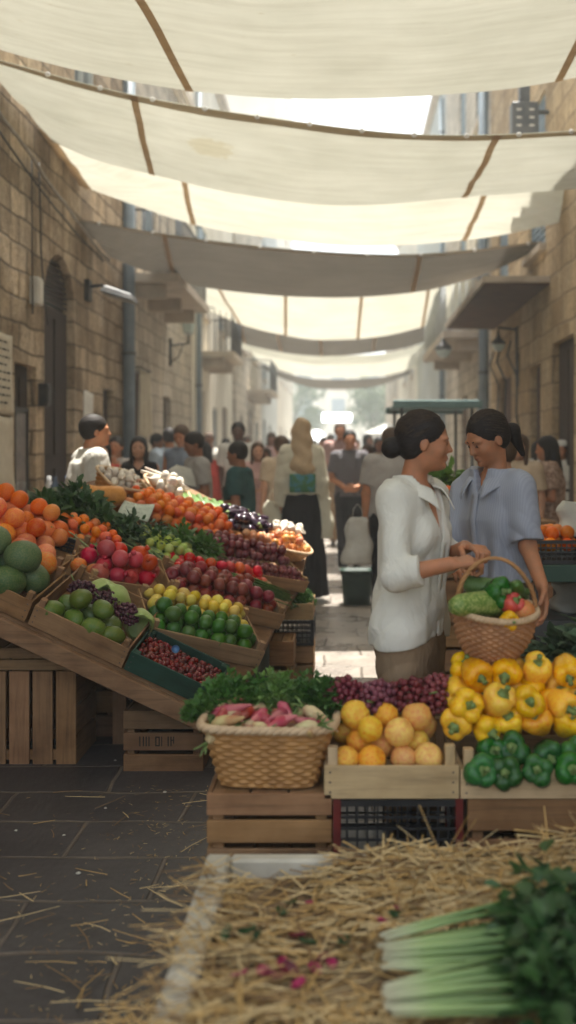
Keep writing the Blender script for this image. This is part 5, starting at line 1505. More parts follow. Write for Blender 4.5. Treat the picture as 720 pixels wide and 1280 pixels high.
for i in range(110):
    if i < 55: x = rr.gauss(-.62, .20); y = rr.gauss(2.75, .45)
    else: x = rr.uniform(-1.8, -.45); y = rr.uniform(2.2, 4.4)
    if x > -.40 and y < 2.72 or y < 2.0: continue
    if y > 4.2 and x > -1.1: continue
    strand(gs, x, y, .010 + rr.uniform(0, .01) + (.02 * rr.random() if i < 50 else 0), rr.uniform(0, PI), rr.uniform(.05, .2), .0023, rr.gauss(0, .02), rr.choice((0, 1, 2)), bend=.07)
for i in range(110):
    x = rr.gauss(-.48, .08); y = rr.uniform(2.1, 2.55)
    if x > -.40: continue
    strand(gs, x, y, .02 + rr.uniform(0, .05), rr.uniform(0, PI), rr.uniform(.08, .22), .0024, rr.gauss(0, .1), rr.choice((0, 1, 2)), bend=.07)
for i in range(900):
    x = rr.gauss(-.60, .28); y = rr.uniform(2.1, 4.3)
    if x > -.40 and y < 2.74: continue
    strand(gs, x, y, .007, rr.uniform(0, PI), rr.uniform(.006, .03), rr.uniform(.0008, .0018), 0, rr.choice((0, 1, 2, 2)))
tag(gs.build('loose_straw', m_straw), 'loose straw scattered on the dark paving slabs', 'straw', kind='stuff')

# petals, leaves and pebbles
m_pet = [pm('magenta_petal', (.45, .02, .12), (.30, .01, .06), .5, transl=.25), pm('dark_red_petal', (.16, .01, .02), (.10, .01, .015), .5, transl=.1)]
def petal(p, s, mat, label, grp, seed, name='petal'):
    r2 = random.Random(seed); b = MB()
    b.grid(lambda u, v: Vector(((v - .5) * s * 1.4, (u - .5) * s * math.sin(PI * min(max(v, .03), .97)) ** .6, s * .35 * ((u - .5) ** 2 * 3 + (v - .5) ** 2 * 1.3))), 7, 8)
    o = b.build(name, mat, solid=.0008); o.location = p; o.rotation_euler = (r2.uniform(-.6, .6), r2.uniform(-.6, .6), r2.uniform(0, 6.3))
    tag(o, label, name.replace('_', ' '), grp)
for i, (x, y, k, s) in enumerate(((372, 1172, 1, .034), (352, 1208, 0, .03), (392, 1212, 0, .028), (330, 1216, 0, .028), (362, 1214, 1, .034), (415, 1206, 0, .024), (300, 1220, 0, .026), (496, 1136, 0, .018),
                                  (478, 1154, 0, .030), (374, 1232, 0, .028), (388, 1130, 0, .020), (342, 1222, 1, .030), (404, 1200, 1, .026))):
    d = 1.9
    for _ in range(6):
        p = px(x, y, d); d += (p.z - (straw_h(p.x, p.y) + .022)) * 1.9
    p = px(x, y, d)
    petal(p, s, m_pet[k], 'dark red petal lying on the straw' if k else 'magenta petal lying on the straw', 'dark red petals on the straw' if k else 'magenta petals on the straw', i)
for i, (x, y) in enumerate(((350, 1142), (310, 1165), (365, 1130), (322, 1172), (285, 1168), (432, 1178), (495, 1148), (385, 1180))):
    d = 1.95
    for _ in range(6):
        p = px(x, y, d); d += (p.z - (straw_h(p.x, p.y) + .02)) * 1.9
    petal(px(x, y, d), .032, m_leaf_d, 'small dark green leaf lying on the straw', 'green leaves on the straw', 100 + i, 'fallen_leaf')
m_peb = pm('white_pebble', (.6, .57, .5), None, .7)
for i, (x, y, s) in enumerate(((98, 1094, .010), (132, 1012, .007), (80, 1046, .007), (206, 992, .009), (20, 1040, .007), (144, 952, .007))):
    d = CZ * F / (y - CY); b = MB(); b.lathe([(0, 0), (s * .8, .002), (s, s * .35), (s * .5, s * .7), (0, s * .75)], 10)
    o = b.build('white_crumb', m_peb); o.location = px(x, y, d) + Vector((0, 0, .004)); o.rotation_euler = (0, 0, i); tag(o, 'small whitish crumb lying on the dark paving', 'crumb', 'whitish crumbs on the paving')

# celery bunch
def celery():
    rr = random.Random(31)
    t = thing('celery_bunch', 'blurred bunch of pale-stalked leafy greens, lower right corner', 'celery', (.35, 2.0, .4))
    tops = []
    for bnd, (yb, zb_) in enumerate(((2.06, .402), (1.90, .395))):
        for k in range(20):
            fx = rr.uniform(-1, 1); fz = rr.uniform(0, 1)
            s = Vector((.085 + rr.uniform(-.012, .012), yb + fx * .045, zb_ + .012 + fz * .035))
            e = Vector((.38 + rr.uniform(-.03, .05), yb + .05 + fx * .11, zb_ + .015 + fz * .06))
            m = s.lerp(e, .5) + Vector((0, 0, -.004 + .01 * rr.random()))
            b = MB(); b.tube([s, s.lerp(m, .5), m, m.lerp(e, .5), e], [.0048, .0068, .0062, .005, .004], 8, mat=0)
            o = b.build('stalk', m_celery, t, world=True); tops.append(e)
    l = MB()
    pts_ = []
    for _ in range(90):
        u = rr.random(); pts_.append(Vector((.40 + u * .5, 1.80 + rr.uniform(0, .20 + .28 * u), .362 + rr.uniform(0, .02 + .05 * u))))
    for e in tops + pts_:
        for k in range(11):
            leafy(l, e + Vector((rr.uniform(0, .14), rr.uniform(-.07, .07), rr.uniform(-.02, .03))), (.075, .075, .035), 2, .058, rr, asp=.62, curl=.4, inner=.2)
    l.build('leaves', m_leaf_d, t, world=True)
m_celery, nt_, b_, out_ = new_mat('celery_stalk')
sp_ = N(nt_, 'SeparateXYZ'); tc_ = N(nt_, 'TexCoord'); nt_.links.new(tc_.outputs['Object'], sp_.inputs[0])
mr_ = N(nt_, 'MapRange'); nt_.links.new(sp_.outputs[0], mr_.inputs[0]); mr_.inputs[1].default_value = -.27; mr_.inputs[2].default_value = .0
nt_.links.new(ramp(nt_, mr_.outputs[0], [(0, (.50, .48, .34)), (.35, (.27, .38, .14)), (1, (.07, .16, .035))]), b_.inputs['Base Color']); b_.inputs['Roughness'].default_value = .35
celery()

# ================================================================ RIGHT SIDE
slat_crate('brown crate on the ground beneath the held basket', TRS((.47, 3.36, 0)), .75, .34, .36, 'dark', 3, .018, group='crates behind the peppers')
slat_crate('upper brown crate carrying kale behind the peppers', TRS((.47, 3.36, .365)), .75, .34, .30, 'mid', 3, .018, group='crates behind the peppers')
fruit_crate('shallow wooden tray of straw and kale behind the yellow peppers', TRS((.46, 3.34, .668)), .76, .36, .06, 'mid', .0)
m_kale = pm('blue_green_kale', (.06, .12, .065), (.13, .20, .11), .55, ns=14, transl=.2, bs=60, bst=.6, bd=.01)
for i, (x, y, z, r_, w) in enumerate(((.98, 3.50, .72, .17, 'large blue-green kale bunch at the right edge behind the peppers'), (1.12, 3.44, .74, .14, 'kale bunch cut by the right edge of the picture'), (.83, 3.56, .70, .11, 'smaller kale bunch beside the held basket'))):
    greens(w, TRS((x, y, z)), (r_, r_ * .8, r_ * .95), 420, .085, m_kale, 80 + i, 'kale', 'kale_bunch', asp=.75, curl=.5, stems=10)
sb = MB()
for i in range(420): strand(sb, rr.uniform(.48, .95), rr.uniform(3.36, 3.66), .70 + rr.uniform(0, .035), rr.uniform(0, PI), rr.uniform(.05, .14), .002, rr.gauss(0, .2), rr.choice((0, 1, 2)))
tag(sb.build('straw_bedding', m_straw), 'straw lining the tray behind the peppers', 'straw', kind='stuff')
for i in range(4): put('courgette', 'courgette', 'courgette', 'dark courgette in the tray behind the yellow peppers', TRS((.52 + i * .055, 3.42, .73), (PI / 2, i, .2 * i - .2), .048), 'courgettes in the tray')

def stall_table():
    t = thing('green_trestle_table', 'dark green trestle table with orange crates on the right', 'table', (1.7, 5.6, 0))
    mg = pm('dark_green_paint', (.025, .075, .055), (.04, .09, .065), .5, ns=8)
    b = MB(); b.box((1.0, 5.2, .85), (2.55, 6.0, .885)); b.build('table_top', mg, t, world=True)
    b = MB(); b.box((.99, 5.16, .80), (2.55, 5.197, .89)); b.build('front_rail', mg, t, world=True, bevel=.004)
    b = MB(); b.box((1.02, 5.25, .56), (2.5, 5.95, .585)); b.build('shelf', m_metal_dark, t, world=True)
    b = MB(); b.box((1.0, 5.2, .50), (2.52, 5.24, .585)); b.build('shelf_rail', m_metal_dark, t, world=True)
    for x in (1.08, 1.32, 2.45):
        for y in (5.28, 5.9):
            b = MB(); b.box((x - .03, y - .03, 0), (x + .03, y + .03, .848)); b.build('leg', m_metal_dark, t, world=True)
stall_table()
for i, (x, w) in enumerate(((1.005, 'left'), (1.38, 'right'))):
    M = TRS((x, 5.22, .89)); plastic_crate('%s black plastic crate of oranges on the green trestle table' % w, M, .36, .42, .13, group='orange crates on the trestle', rows=4)
    heap(M, .02, .34, .02, .40, .06, .082, 'orange', 'orange', 'orange', 'orange in the %s crate on the green trestle table' % w, 'oranges in the %s trestle crate' % w, 2, 'ball', .08, 90 + i)
    if i == 0: heap(M, .02, .17, .05, .2, .17, .082, 'orange', 'orange', 'orange', 'orange in the left crate on the green trestle table', 'oranges in the left trestle crate', 1, 'ball', .08, 95)
m_bagw = pm('white_paper_bag', (.68, .67, .60), (.58, .57, .50), .8, ns=7, transl=.2, bs=18, bst=.8, bd=.01)
def bag(label, M, w, d, h, seed, mat=None, name='white_bag', cat='bag', handles=True, sagx=.0):
    rr = random.Random(seed); t = thing(name, label, cat, M=M); b = MB()
    ph = [rr.uniform(0, 6) for _ in range(4)]
    def f(u, v):
        x, y = super_ring(u * 2 * PI, w / 2, d / 2, 3)
        k = 1 + .05 * math.sin(v * 7 + ph[0]) - (.42 if handles else .25) * v ** 1.6 + .05 * math.sin(u * 25 + v * 6 + ph[1])
        return Vector((x * k + .015 * math.sin(v * 9 + ph[2]), y * k * (1 - .6 * v), v * h * (1 + .03 * math.sin(u * 12 + ph[3]))))
    b.grid(f, 44, 18, closed=True); b.add([f(k / 44, 0) for k in range(44)], [tuple(range(44))[::-1]])
    b.build('bag_body', mat or m_bagw, t, solid=.002)
    if handles:
        for s in (-1, 1):
            q = MB(); q.tube([(-w * .18, s * d * .12, h * .93), (-w * .14, s * d * .05, h * 1.2), (0, 0, h * 1.32), (w * .14, s * d * .05, h * 1.2), (w * .18, s * d * .12, h * .93)], .006, 6, flat=.5); q.build('handle', mat or m_bagw, t)
    return t
bag('crumpled white bag on the right trestle oranges, in front', TRS((1.33, 5.45, 1.03), (0, 0, .2)), .26, .2, .19, 1, handles=False)
bag('crumpled white bag leaning behind the other one on the trestle', TRS((1.44, 5.56, 1.04), (0, .1, -.3)), .24, .2, .25, 2, handles=False)
bag('whitish bag on the lower shelf of the green trestle table', TRS((1.30, 5.55, .587)), .2, .2, .16, 3, handles=False)
# stand with greens and oranges glimpsed between the women
slat_crate('tall brown crate behind the two women, lower of two', TRS((.42, 5.9, 0)), .62, .45, .58, 'mid', 4, .02, group='stand between the women')
slat_crate('upper brown crate behind the two women carrying oranges', TRS((.42, 5.9, .585)), .62, .45, .55, 'mid', 4, .02, group='stand between the women')
M = TRS((.44, 5.92, 1.14)); heap(M, 0, .58, 0, .3, .0, .085, 'tangerine', 'orange', 'orange', 'orange on the tall crate glimpsed between the two women', 'oranges between the women', 2, 'up', .08, 97)
greens('bright green lettuce on the tall crate between the two women', TRS((.66, 6.22, 1.22)), (.20, .16, .22), 420, .08, m_leaf_l, 98, 'lettuce', 'lettuce', asp=.8)
slat_crate('weathered crate stack by the right wall, behind the striped blouse', TRS((1.28, 7.6, 0)), .4, .4, .95, 'dark', 6, .025)
# dark green tub in the aisle
t = thing('green_tub', 'dark green tub standing in the aisle beside the plastic bag', 'tub', (.13, 9.5, 0))
b = MB(); b.grid(lambda u, v: Vector((*super_ring(u * 2 * PI, .135 + .02 * v, .12 + .02 * v, 5), .33 * v)), 40, 4, closed=True); b.build('tub_body', pm('bottle_green_plastic', (.03, .06, .045), None, .5), t, solid=.006)
b = MB(); b.grid(lambda u, v: Vector((*super_ring(u * 2 * PI, .165, .145, 5), .31 + .03 * v)), 40, 2, closed=True); b.build('rim', pm('bottle_green_rim', (.045, .08, .06), None, .5), t, solid=.01)
b = MB(); ring = [(*super_ring(k / 40 * 2 * PI, .15, .135, 5), .25) for k in range(40)]; b.add(ring, [tuple(range(40))]); b.build('contents', m_leaf_d, t)
# small table of bottles by the left wall
t = thing('yellow_side_table', 'small yellow-clothed table by the dark left door', 'table', (-2.95, 9.6, 0))
b = MB(); b.box((-3.17, 9.3, .98), (-2.68, 10.0, 1.02)); b.build('table_top', pm('yellow_oilcloth', (.45, .30, .06), None, .6), t, world=True)
b = MB(); b.box((-3.15, 9.32, .60), (-2.70, 9.98, .97)); b.build('cupboard', wm('dark', 2), t, world=True)
for x in (-3.12, -2.73):
    for y in (9.35, 9.95):
        b = MB(); b.box((x - .02, y - .02, 0), (x + .02, y + .02, .598)); b.build('leg', wm('dark', 2), t, world=True)
for i, (x, y, c, w) in enumerate(((-2.86, 9.5, (.08, .12, .2), 'blue'), (-2.95, 9.6, (.5, .5, .5), 'clear'), (-2.80, 9.72, (.10, .16, .28), 'dark blue'))):
    b = MB(); b.lathe([(0, 0), (.045, 0), (.045, .14), (.02, .19), (.02, .24), (0, .24)], 12); o = b.build('bottle', pm('bottle_%s' % w.replace(' ', '_'), c, None, .2)); o.location = (x, y, 1.02)
    tag(o, '%s bottle on the small yellow table by the left wall' % w, 'bottle', 'bottles on the yellow table')
# ================================================================ PEOPLE: bodies grown as one smooth surface from a signed distance field
def nrm(v): return np.sqrt((v * v).sum(1))
def smin(a, b, k):
    h = np.clip(.5 + .5 * (b - a) / k, 0, 1)
    return b * (1 - h) + a * h - k * h * (1 - h)
def cap(P, a, b, ra, rb):
    a = np.asarray(a, np.float32); b = np.asarray(b, np.float32); ab = b - a
    t = np.clip(((P - a) @ ab) / max(float(ab @ ab), 1e-9), 0, 1)
    return nrm(P - a - t[:, None] * ab) - (ra + (rb - ra) * t)
def ell(P, c, r, Rm=None):
    q = P - np.asarray(c, np.float32)
    if Rm is not None: q = q @ Rm
    r = np.asarray(r, np.float32)
    k0 = nrm(q / r); k1 = nrm(q / (r * r))
    return k0 * (k0 - 1) / np.maximum(k1, 1e-6)
EDG = [(0, 1), (2, 3), (4, 5), (6, 7), (0, 2), (1, 3), (4, 6), (5, 7), (0, 4), (1, 5), (2, 6), (3, 7)]
def mesh_sdf(fn, lo, hi, h):
    lo = np.array(lo, np.float32); nb = np.ceil((np.array(hi) - lo) / h / 4).astype(int)
    g = np.stack(np.meshgrid(*[np.arange(k) for k in nb], indexing='ij'), -1).reshape(-1, 3)
    c = (lo + (g * 4 + 1.5) * h).astype(np.float32)
    vb = fn(c)
    D = np.repeat(np.repeat(np.repeat(vb.reshape(nb), 4, 0), 4, 1), 4, 2).astype(np.float32)
    act = g[np.abs(vb) < h * 6.5]
    o = np.stack(np.meshgrid(*[np.arange(4)] * 3, indexing='ij'), -1).reshape(-1, 3)
    idx = (act[:, None, :] * 4 + o[None]).reshape(-1, 3)
    for s in range(0, len(idx), 400000):
        ii = idx[s:s + 400000]
        D[ii[:, 0], ii[:, 1], ii[:, 2]] = fn((lo + ii * h).astype(np.float32))
    S = D < 0
    cnt = np.zeros(tuple(k - 1 for k in D.shape), np.int8)
    off = [(i, j, k) for i in (0, 1) for j in (0, 1) for k in (0, 1)]
    for i, j, k in off: cnt += S[i:S.shape[0] - 1 + i, j:S.shape[1] - 1 + j, k:S.shape[2] - 1 + k]
    cells = np.argwhere((cnt > 0) & (cnt < 8))
    V = np.stack([D[cells[:, 0] + i, cells[:, 1] + j, cells[:, 2] + k] for i, j, k in off], 1)
    offa = np.array(off, np.float32); acc = np.zeros((len(cells), 3), np.float32); n = np.zeros(len(cells), np.float32)
    for a, b in EDG:
        va, vb_ = V[:, a], V[:, b]; m = (va < 0) != (vb_ < 0)
        t = np.where(m, va / np.where(m, va - vb_, 1), 0)
        acc += np.where(m[:, None], offa[a] + (offa[b] - offa[a]) * t[:, None], 0); n += m
    pts = lo + (cells + acc / np.maximum(n, 1)[:, None]) * h
    ids = -np.ones(cnt.shape, np.int64); ids[tuple(cells.T)] = np.arange(len(cells))
    faces = []
    for ax in range(3):
        sl0 = [slice(None)] * 3; sl1 = [slice(None)] * 3
        sl0[ax] = slice(0, -1); sl1[ax] = slice(1, None)
        A = S[tuple(sl0)]; B = S[tuple(sl1)]
        e = np.argwhere(A != B)
        u, v = [(1, 2), (2, 0), (0, 1)][ax]
        ok = (e[:, u] > 0) & (e[:, v] > 0) & (e[:, u] < cnt.shape[u]) & (e[:, v] < cnt.shape[v]) & (e[:, ax] < cnt.shape[ax])
        e = e[ok]; du = np.zeros(3, int); du[u] = 1; dv = np.zeros(3, int); dv[v] = 1
        q = [ids[tuple((e - du - dv).T)], ids[tuple((e - dv).T)], ids[tuple(e.T)], ids[tuple((e - du).T)]]
        Q = np.stack(q, 1); Q = Q[(Q >= 0).all(1)] if len(Q) else Q
        fl = A[tuple(e.T)] if len(e) else np.zeros(0, bool)
        keep = (np.stack(q, 1) >= 0).all(1); fl = fl[keep]
        Q = np.where(fl[:, None], Q, Q[:, ::-1]); faces.append(Q)
    return pts, np.concatenate(faces)
def sdf_obj(name, fn, lo, hi, h, mat, parent, extra=()):
    p, f = mesh_sdf(fn, lo, hi, h)
    me = bpy.data.meshes.new(name)
    me.vertices.add(len(p)); me.vertices.foreach_set('co', p.astype(np.float32).ravel())
    me.loops.add(len(f) * 4); me.loops.foreach_set('vertex_index', f.astype(np.int32).ravel())
    me.polygons.add(len(f)); me.polygons.foreach_set('loop_start', np.arange(0, len(f) * 4, 4, dtype=np.int32))
    me.update(calc_edges=True); me.validate()
    me.polygons.foreach_set('use_smooth', np.ones(len(me.polygons), bool))
    me.materials.append(mat)
    o = bpy.data.objects.new(name, me); COL.objects.link(o); o.parent = parent
    return o

def skinmat(name, c):
    return pm(name, (c[0] * 1.08, c[1] * .96, c[2] * .92), (c[0] * .84, c[1] * .86, c[2] * .9), .52, ns=22, nd=6, bs=220, bst=.12, bd=.001, sss=.06, spec=.35)
SK = {'tan': skinmat('tan_skin', (.44, .205, .105)), 'light': skinmat('light_skin', (.50, .29, .19)), 'brown': skinmat('brown_skin', (.26, .12, .065)), 'dark': skinmat('dark_skin', (.10, .05, .03))}
def hairmat(name, c):
    m, nt, b, out = new_mat(name)
    v = coords(nt, 'Object', (60, 12, 60)); f = noise(nt, v, 3, 3)
    nt.links.new(ramp(nt, f, [(.3, c), (.7, tuple(x * 1.9 + .004 for x in c))]), b.inputs['Base Color']); b.inputs['Roughness'].default_value = .62; b.inputs['Specular IOR Level'].default_value = .25
    bump(nt, b, f, .6, .003); return m
HR = {'black': hairmat('black_hair', (.012, .009, .008)), 'brown': hairmat('brown_hair', (.05, .028, .016)), 'strand': hairmat('hair_highlights', (.030, .020, .014)), 'grey': hairmat('grey_hair', (.20, .18, .16))}
def fab(name, c, var=.82, ns=7, sheen=.1, tr=0, sc=(1, 1, 1)):
    m = pm(name, c, tuple(x * var for x in c), .9, ns=ns, spec=.15, transl=tr, sc=sc)
    nt = m.node_tree; b = [n for n in nt.nodes if n.type == 'BSDF_PRINCIPLED'][0]
    v = coords(nt)
    cre = noise(nt, coords(nt, 'Object', (1, 1, .55)), 13, 4, .55, 1.6)
    ad = N(nt, 'Math', operation='MULTIPLY_ADD'); nt.links.new(noise(nt, v, 340, 2), ad.inputs[0]); ad.inputs[1].default_value = .05; nt.links.new(cre, ad.inputs[2])
    bump(nt, b, ad.outputs[0], .75, .016)
    return m
def stripes(name, c1, c2, sc=150, direction='X'):
    m, nt, b, out = new_mat(name)
    w = N(nt, 'TexWave', wave_type='BANDS', bands_direction=direction); w.inputs['Scale'].default_value = sc / 6.28; w.inputs['Distortion'].default_value = .6; w.inputs['Detail Scale'].default_value = .2
    nt.links.new(coords(nt), w.inputs[0])
    nt.links.new(ramp(nt, w.outputs[1], [(.35, c1), (.65, c2)]), b.inputs['Base Color']); b.inputs['Roughness'].default_value = .85
    return m

def rotm(yaw=0, pitch=0, roll=0):
    return np.array((Matrix.Rotation(yaw, 3, 'Z') @ Matrix.Rotation(pitch, 3, 'X') @ Matrix.Rotation(roll, 3, 'Y')), np.float32)

def hand_prims(w, d, n, s, side, curl=.5, spread=.10):
    """w wrist, d finger direction, n palm normal; returns capsules"""
    w = np.array(w, float); d = np.array(d, float) / np.linalg.norm(d); n = np.array(n, float); n = n - d * (n @ d); n /= np.linalg.norm(n)
    t = np.cross(d, n) * side                                       # towards the thumb
    out = []
    lens = [(.040, .024, .018), (.044, .027, .020), (.041, .025, .019), (.032, .020, .016)]
    for i in range(4):
        o = (1.5 - i) * .0185
        k = w + d * (.082 - .004 * abs(i - 1)) * s + t * o * s
        out.append((w + d * .008 * s + t * o * .55 * s, k, .0125 * s, .0115 * s, 0))
        a = curl * .55; dd = d + t * (1.5 - i) * spread * (1 - curl)
        p = k
        for j, L_ in enumerate(lens[i]):
            q = dd * math.cos(a) + n * math.sin(a); q = q / np.linalg.norm(q)
            e = p + q * L_ * s; out.append((p, e, (.0095 - .001 * j) * s, (.0087 - .001 * j) * s, 1 + i)); p = e; a += curl * 1.15
    b = w + d * .020 * s + t * .020 * s
    m = b + (d * .55 + t * .75 + n * .25) * .036 * s; e = m + (d * .85 + t * .25 + n * (.25 + .5 * curl)) * .030 * s; f = e + (d * .85 + t * (-.05) + n * (.3 + .6 * curl)) * .024 * s
    out += [(b, m, .0145 * s, .0115 * s, 6), (m, e, .0112 * s, .010 * s, 6), (e, f, .0098 * s, .0082 * s, 6)]
    return out

def person(label, X, d, H, rz, skin='tan', hair='short', hcol='black', top=None, bottom=None, sex='m', vox=.009, lean=(0, 0), head_yaw=0, head_pitch=0, head_roll=0,
           armR='hang', armL='hang', world_arms=False, build=1.0, curlR=.4, curlL=.4, palmR=None, palmL=None, legs=(0, 0), apron=None, neckline=None, extra=None, group=None, Z=0.0, head_fwd=0.0, dirR=None, dirL=None):
    s = H / 1.70
    Mw = TRS((X, d, Z), (0, 0, R(rz)), 1)
    t = thing('person', label, 'person', M=Mw, group=group)
    inv = Mw.inverted()
    A = lambda *v: np.array(v, float) * s
    lx, ly = lean
    def T(z):                                                       # lean of the trunk
        k = max(0, (z - .95) / .5); return np.array((lx * k, ly * k, 0)) * s
    sw = (.168 if sex == 'm' else .150) * (.5 + .5 * build)
    shR = A(sw, 0, 1.385) + T(1.385); shL = A(-sw, 0, 1.385) + T(1.385)
    def arm(spec, side):
        sh = shR if side > 0 else shL
        if spec == 'hang': return sh + A(side * .045, -.02, -.275), sh + A(side * .055, .03, -.52), (0, .1, -1), (-side, .1, 0)
        if spec == 'hold': return sh + A(side * .05, -.02, -.27), A(side * .09, .25, 1.10) + T(1.1), (-side * .8, .5, .1), (0, -.3, 1)
        if spec == 'front': return sh + A(side * .05, -.02, -.27), A(side * .05, .20, 1.0) + T(1.0), (-side, .2, -.1), (0, -1, .2)
        if spec == 'phone': return sh + A(side * .03, .10, -.25), A(side * .06, .24, 1.34) + T(1.3), (-side * .2, .1, 1), (-side * .3, -1, 0)
        if spec == 'reach': return sh + A(side * .04, .14, -.23), sh + A(-side * .02, .36, -.30), (-side * .2, 1, -.3), (0, 0, -1)
        if spec == 'bag': return sh + A(side * .05, -.01, -.275), sh + A(side * .06, .02, -.53), (0, .0, -1), (-side, 0, 0)
        e, w = spec
        if world_arms: return np.array(inv @ Vector(e)), np.array(inv @ Vector(w)), None, None
        return A(*e), A(*w), None, None
    arms = []
    for side, spec, curl, palm, dr in ((1, armR, curlR, palmR, dirR), (-1, armL, curlL, palmL, dirL)):
        e, w, dd, pn = arm(spec, side)
        rotw = (lambda v: np.array(inv.to_3x3() @ Vector(v)))
        if dd is None: dd = (w - e) / np.linalg.norm(w - e)
        if dr is not None: dd = rotw(dr)
        if pn is None: pn = (0, -.2, -1)
        if palm is not None: pn = rotw(palm)
        arms.append((side, (shR if side > 0 else shL), e, w, np.array(dd, float), np.array(pn, float), curl))
    hc = A(0, .035 + head_fwd, 1.585) + T(1.5)
    HM = rotm(R(head_yaw), R(-head_pitch), R(head_roll)); Hs = s * (.94 if vox < .006 else 1.0)
    def HP(P): return ((P - hc.astype(np.float32)) @ HM) / Hs       # into the head's own frame: y forward, z up
    def head_sdf(P):
        q = HP(P)
        a = ell(q, (0, -.012, .030), (.073, .092, .083))
        a = smin(a, ell(q, (0, .022, -.028), (.058, .066, .078)), .03)
        a = smin(a, cap(q, (0, .018, -.070), (0, .058, -.084), .040, .019), .025)
        for sx in (-1, 1):
            a = smin(a, ell(q, (sx * .034, .056, -.022), (.022, .024, .024)), .02)
            a = smin(a, ell(q, (sx * .030, .070, .022), (.026, .016, .010)), .014)
        for sx in (-1, 1):
            a = -smin(-a, ell(q, (sx * .030, .092, .004), (.017, .016, .012)), .010)
            a = smin(a, ell(q, (sx * .030, .071, .003), (.015, .012, .011)), .004)
        a = smin(a, cap(q, (0, .080, .014), (0, .101, -.021), .0075, .0095), .010)
        a = smin(a, cap(q, (-.011, .088, -.026), (.011, .088, -.026), .0075, .0075), .006)
        a = smin(a, ell(q, (0, .083, -.048), (.022, .011, .0065)), .004)
        a = smin(a, ell(q, (0, .081, -.060), (.019, .011, .007)), .004)
        a = smin(a, ell(q, (0, .079, -.084), (.015, .011, .012)), .012)
        for sx in (-1, 1):
            a = smin(a, ell(q, (sx * .074, -.008, -.008), (.008, .018, .029)), .006)
        return a * Hs
    fem = sex == 'f'; bw = build
    lf = legs
    def core(P, arms_too=True):
        a = ell(P, A(0, 0, 1.25) + T(1.25), A(.150 * bw if not fem else .132 * bw, .100 * bw, .19))
        a = smin(a, ell(P, A(0, 0, 1.00), A(.155 * bw, .105 * bw, .14)), .08 * s)
        a = smin(a, cap(P, shR - A(.02, 0, .005), shL + A(.02, 0, -.005), .055 * s, .055 * s), .06 * s)
        if fem:
            for sx in (-1, 1): a = smin(a, ell(P, A(sx * .065, .075 * bw, 1.245) + T(1.245), A(.052, .042, .058)), .06 * s)
        nb = A(0, -.012, 1.40) + T(1.40)
        a = smin(a, cap(P, nb, hc + HM @ A(0, -.022, -.05), .056 * s * (.88 if fem else 1.0), .050 * s * (.88 if fem else 1.0)), .035 * s)
        for i, sx in enumerate((1, -1)):
            hip = A(sx * .085, 0, .90); kn = A(sx * .09, lf[i] * .5 + .02, .48); an = A(sx * .09, lf[i], .075 + (.06 if lf[i] < -.12 else 0))
            a = smin(a, cap(P, hip, kn, .082 * s * bw, .052 * s), .04 * s)
            a = smin(a, cap(P, kn, an, .052 * s, .034 * s), .02 * s)
        return a
    def body(P):
        a = core(P)
        hd = head_sdf(P)
        a = smin(a, hd, .018 * s)
        for i, sx in enumerate((1, -1)):
            an = A(sx * .09, lf[i], .075 + (.06 if lf[i] < -.12 else 0))
            a = smin(a, cap(P, an + A(0, -.02, -.045), an + A(sx * .01, .15, -.05), .032 * s, .025 * s), .02 * s)
        for side, sh, e, w, dd, pn, curl in arms:
            ar = cap(P, sh, e, .048 * s * bw, .038 * s * bw)
            ar = smin(ar, cap(P, e, w, .039 * s * bw, .025 * s), .02 * s)
            a = smin(a, ar, .03 * s)
            fg_ = {}
            for (p, q, ra, rb, g_) in hand_prims(w, dd, pn, s, side, curl):
                c_ = cap(P, p, q, ra, rb)
                fg_[g_] = smin(fg_[g_], c_, .006 if g_ == 0 else .003) if g_ in fg_ else c_
            h_ = fg_[0]
            for g_ in (1, 2, 3, 4, 6): h_ = smin(h_, fg_[g_], .0035)
            a = smin(a, h_, .012)
        return a
    lo = np.array([-.42, -.40, -.01]) * s; hi = np.array([.42, .45, 1.76]) * s
    for _, sh, e, w, dd, pn, _c in arms:
        tip = w + dd / np.linalg.norm(dd) * .2 * s
        for q in (e, w, tip): lo = np.minimum(lo, q - .07); hi = np.maximum(hi, q + .07)
    for q in (hc - .17 * s, hc + .17 * s): lo = np.minimum(lo, q); hi = np.maximum(hi, q)
    lo[2] = -.012
    sdf_obj('body', body, lo, hi, vox, SK[skin], t)
    # -------- hair
    def hairf(P):
        q = HP(P)
        if hair == 'scarf':
            a = ell(q, (0, -.015, .030), (.088, .104, .100))
            a = smin(a, cap(q, (0, -.02, -.03), (0, -.03, -.15), .088, .10), .05)
            a = smin(a, cap(q, (0, -.05, -.10), (0, -.09, -.34), .09, .125), .05)
            a = np.maximum(a, -ell(q, (0, .10, -.02), (.052, .07, .072)))
            ph = q[:, 2] * 42 + np.sin(q[:, 0] * 22) * 1.6
            return (a + .006 * np.sin(ph)) * Hs
        a = ell(q, (0, -.022, .038), (.084, .100, .088))
        if hair in ('bun', 'pony', 'long'): a = smin(a, ell(q, (0, -.045, -.01), (.074, .070, .070)), .02)
        cut = ell(q, (0, .100, -.030), (.078, .088, .098))
        cut = smin(cut, ell(q, (0, .03, -.08), (.10, .066, .062)), .03)
        if hair in ('short', 'thin'):
            cut = smin(ell(q, (0, .102, -.030), (.072, .080, .092)), ell(q, (0, .045, -.085), (.10, .066, .060)), .02)
            a = np.maximum(smin(a, ell(q, (0, -.040, .0), (.076, .072, .070)), .02), -(q[:, 2] + .048 - .35 * q[:, 1]))
        a = -smin(-a, cut, .010)
        if hair == 'bun':
            a = smin(a, ell(q, (0, -.130, -.034), (.046, .040, .043)), .008)
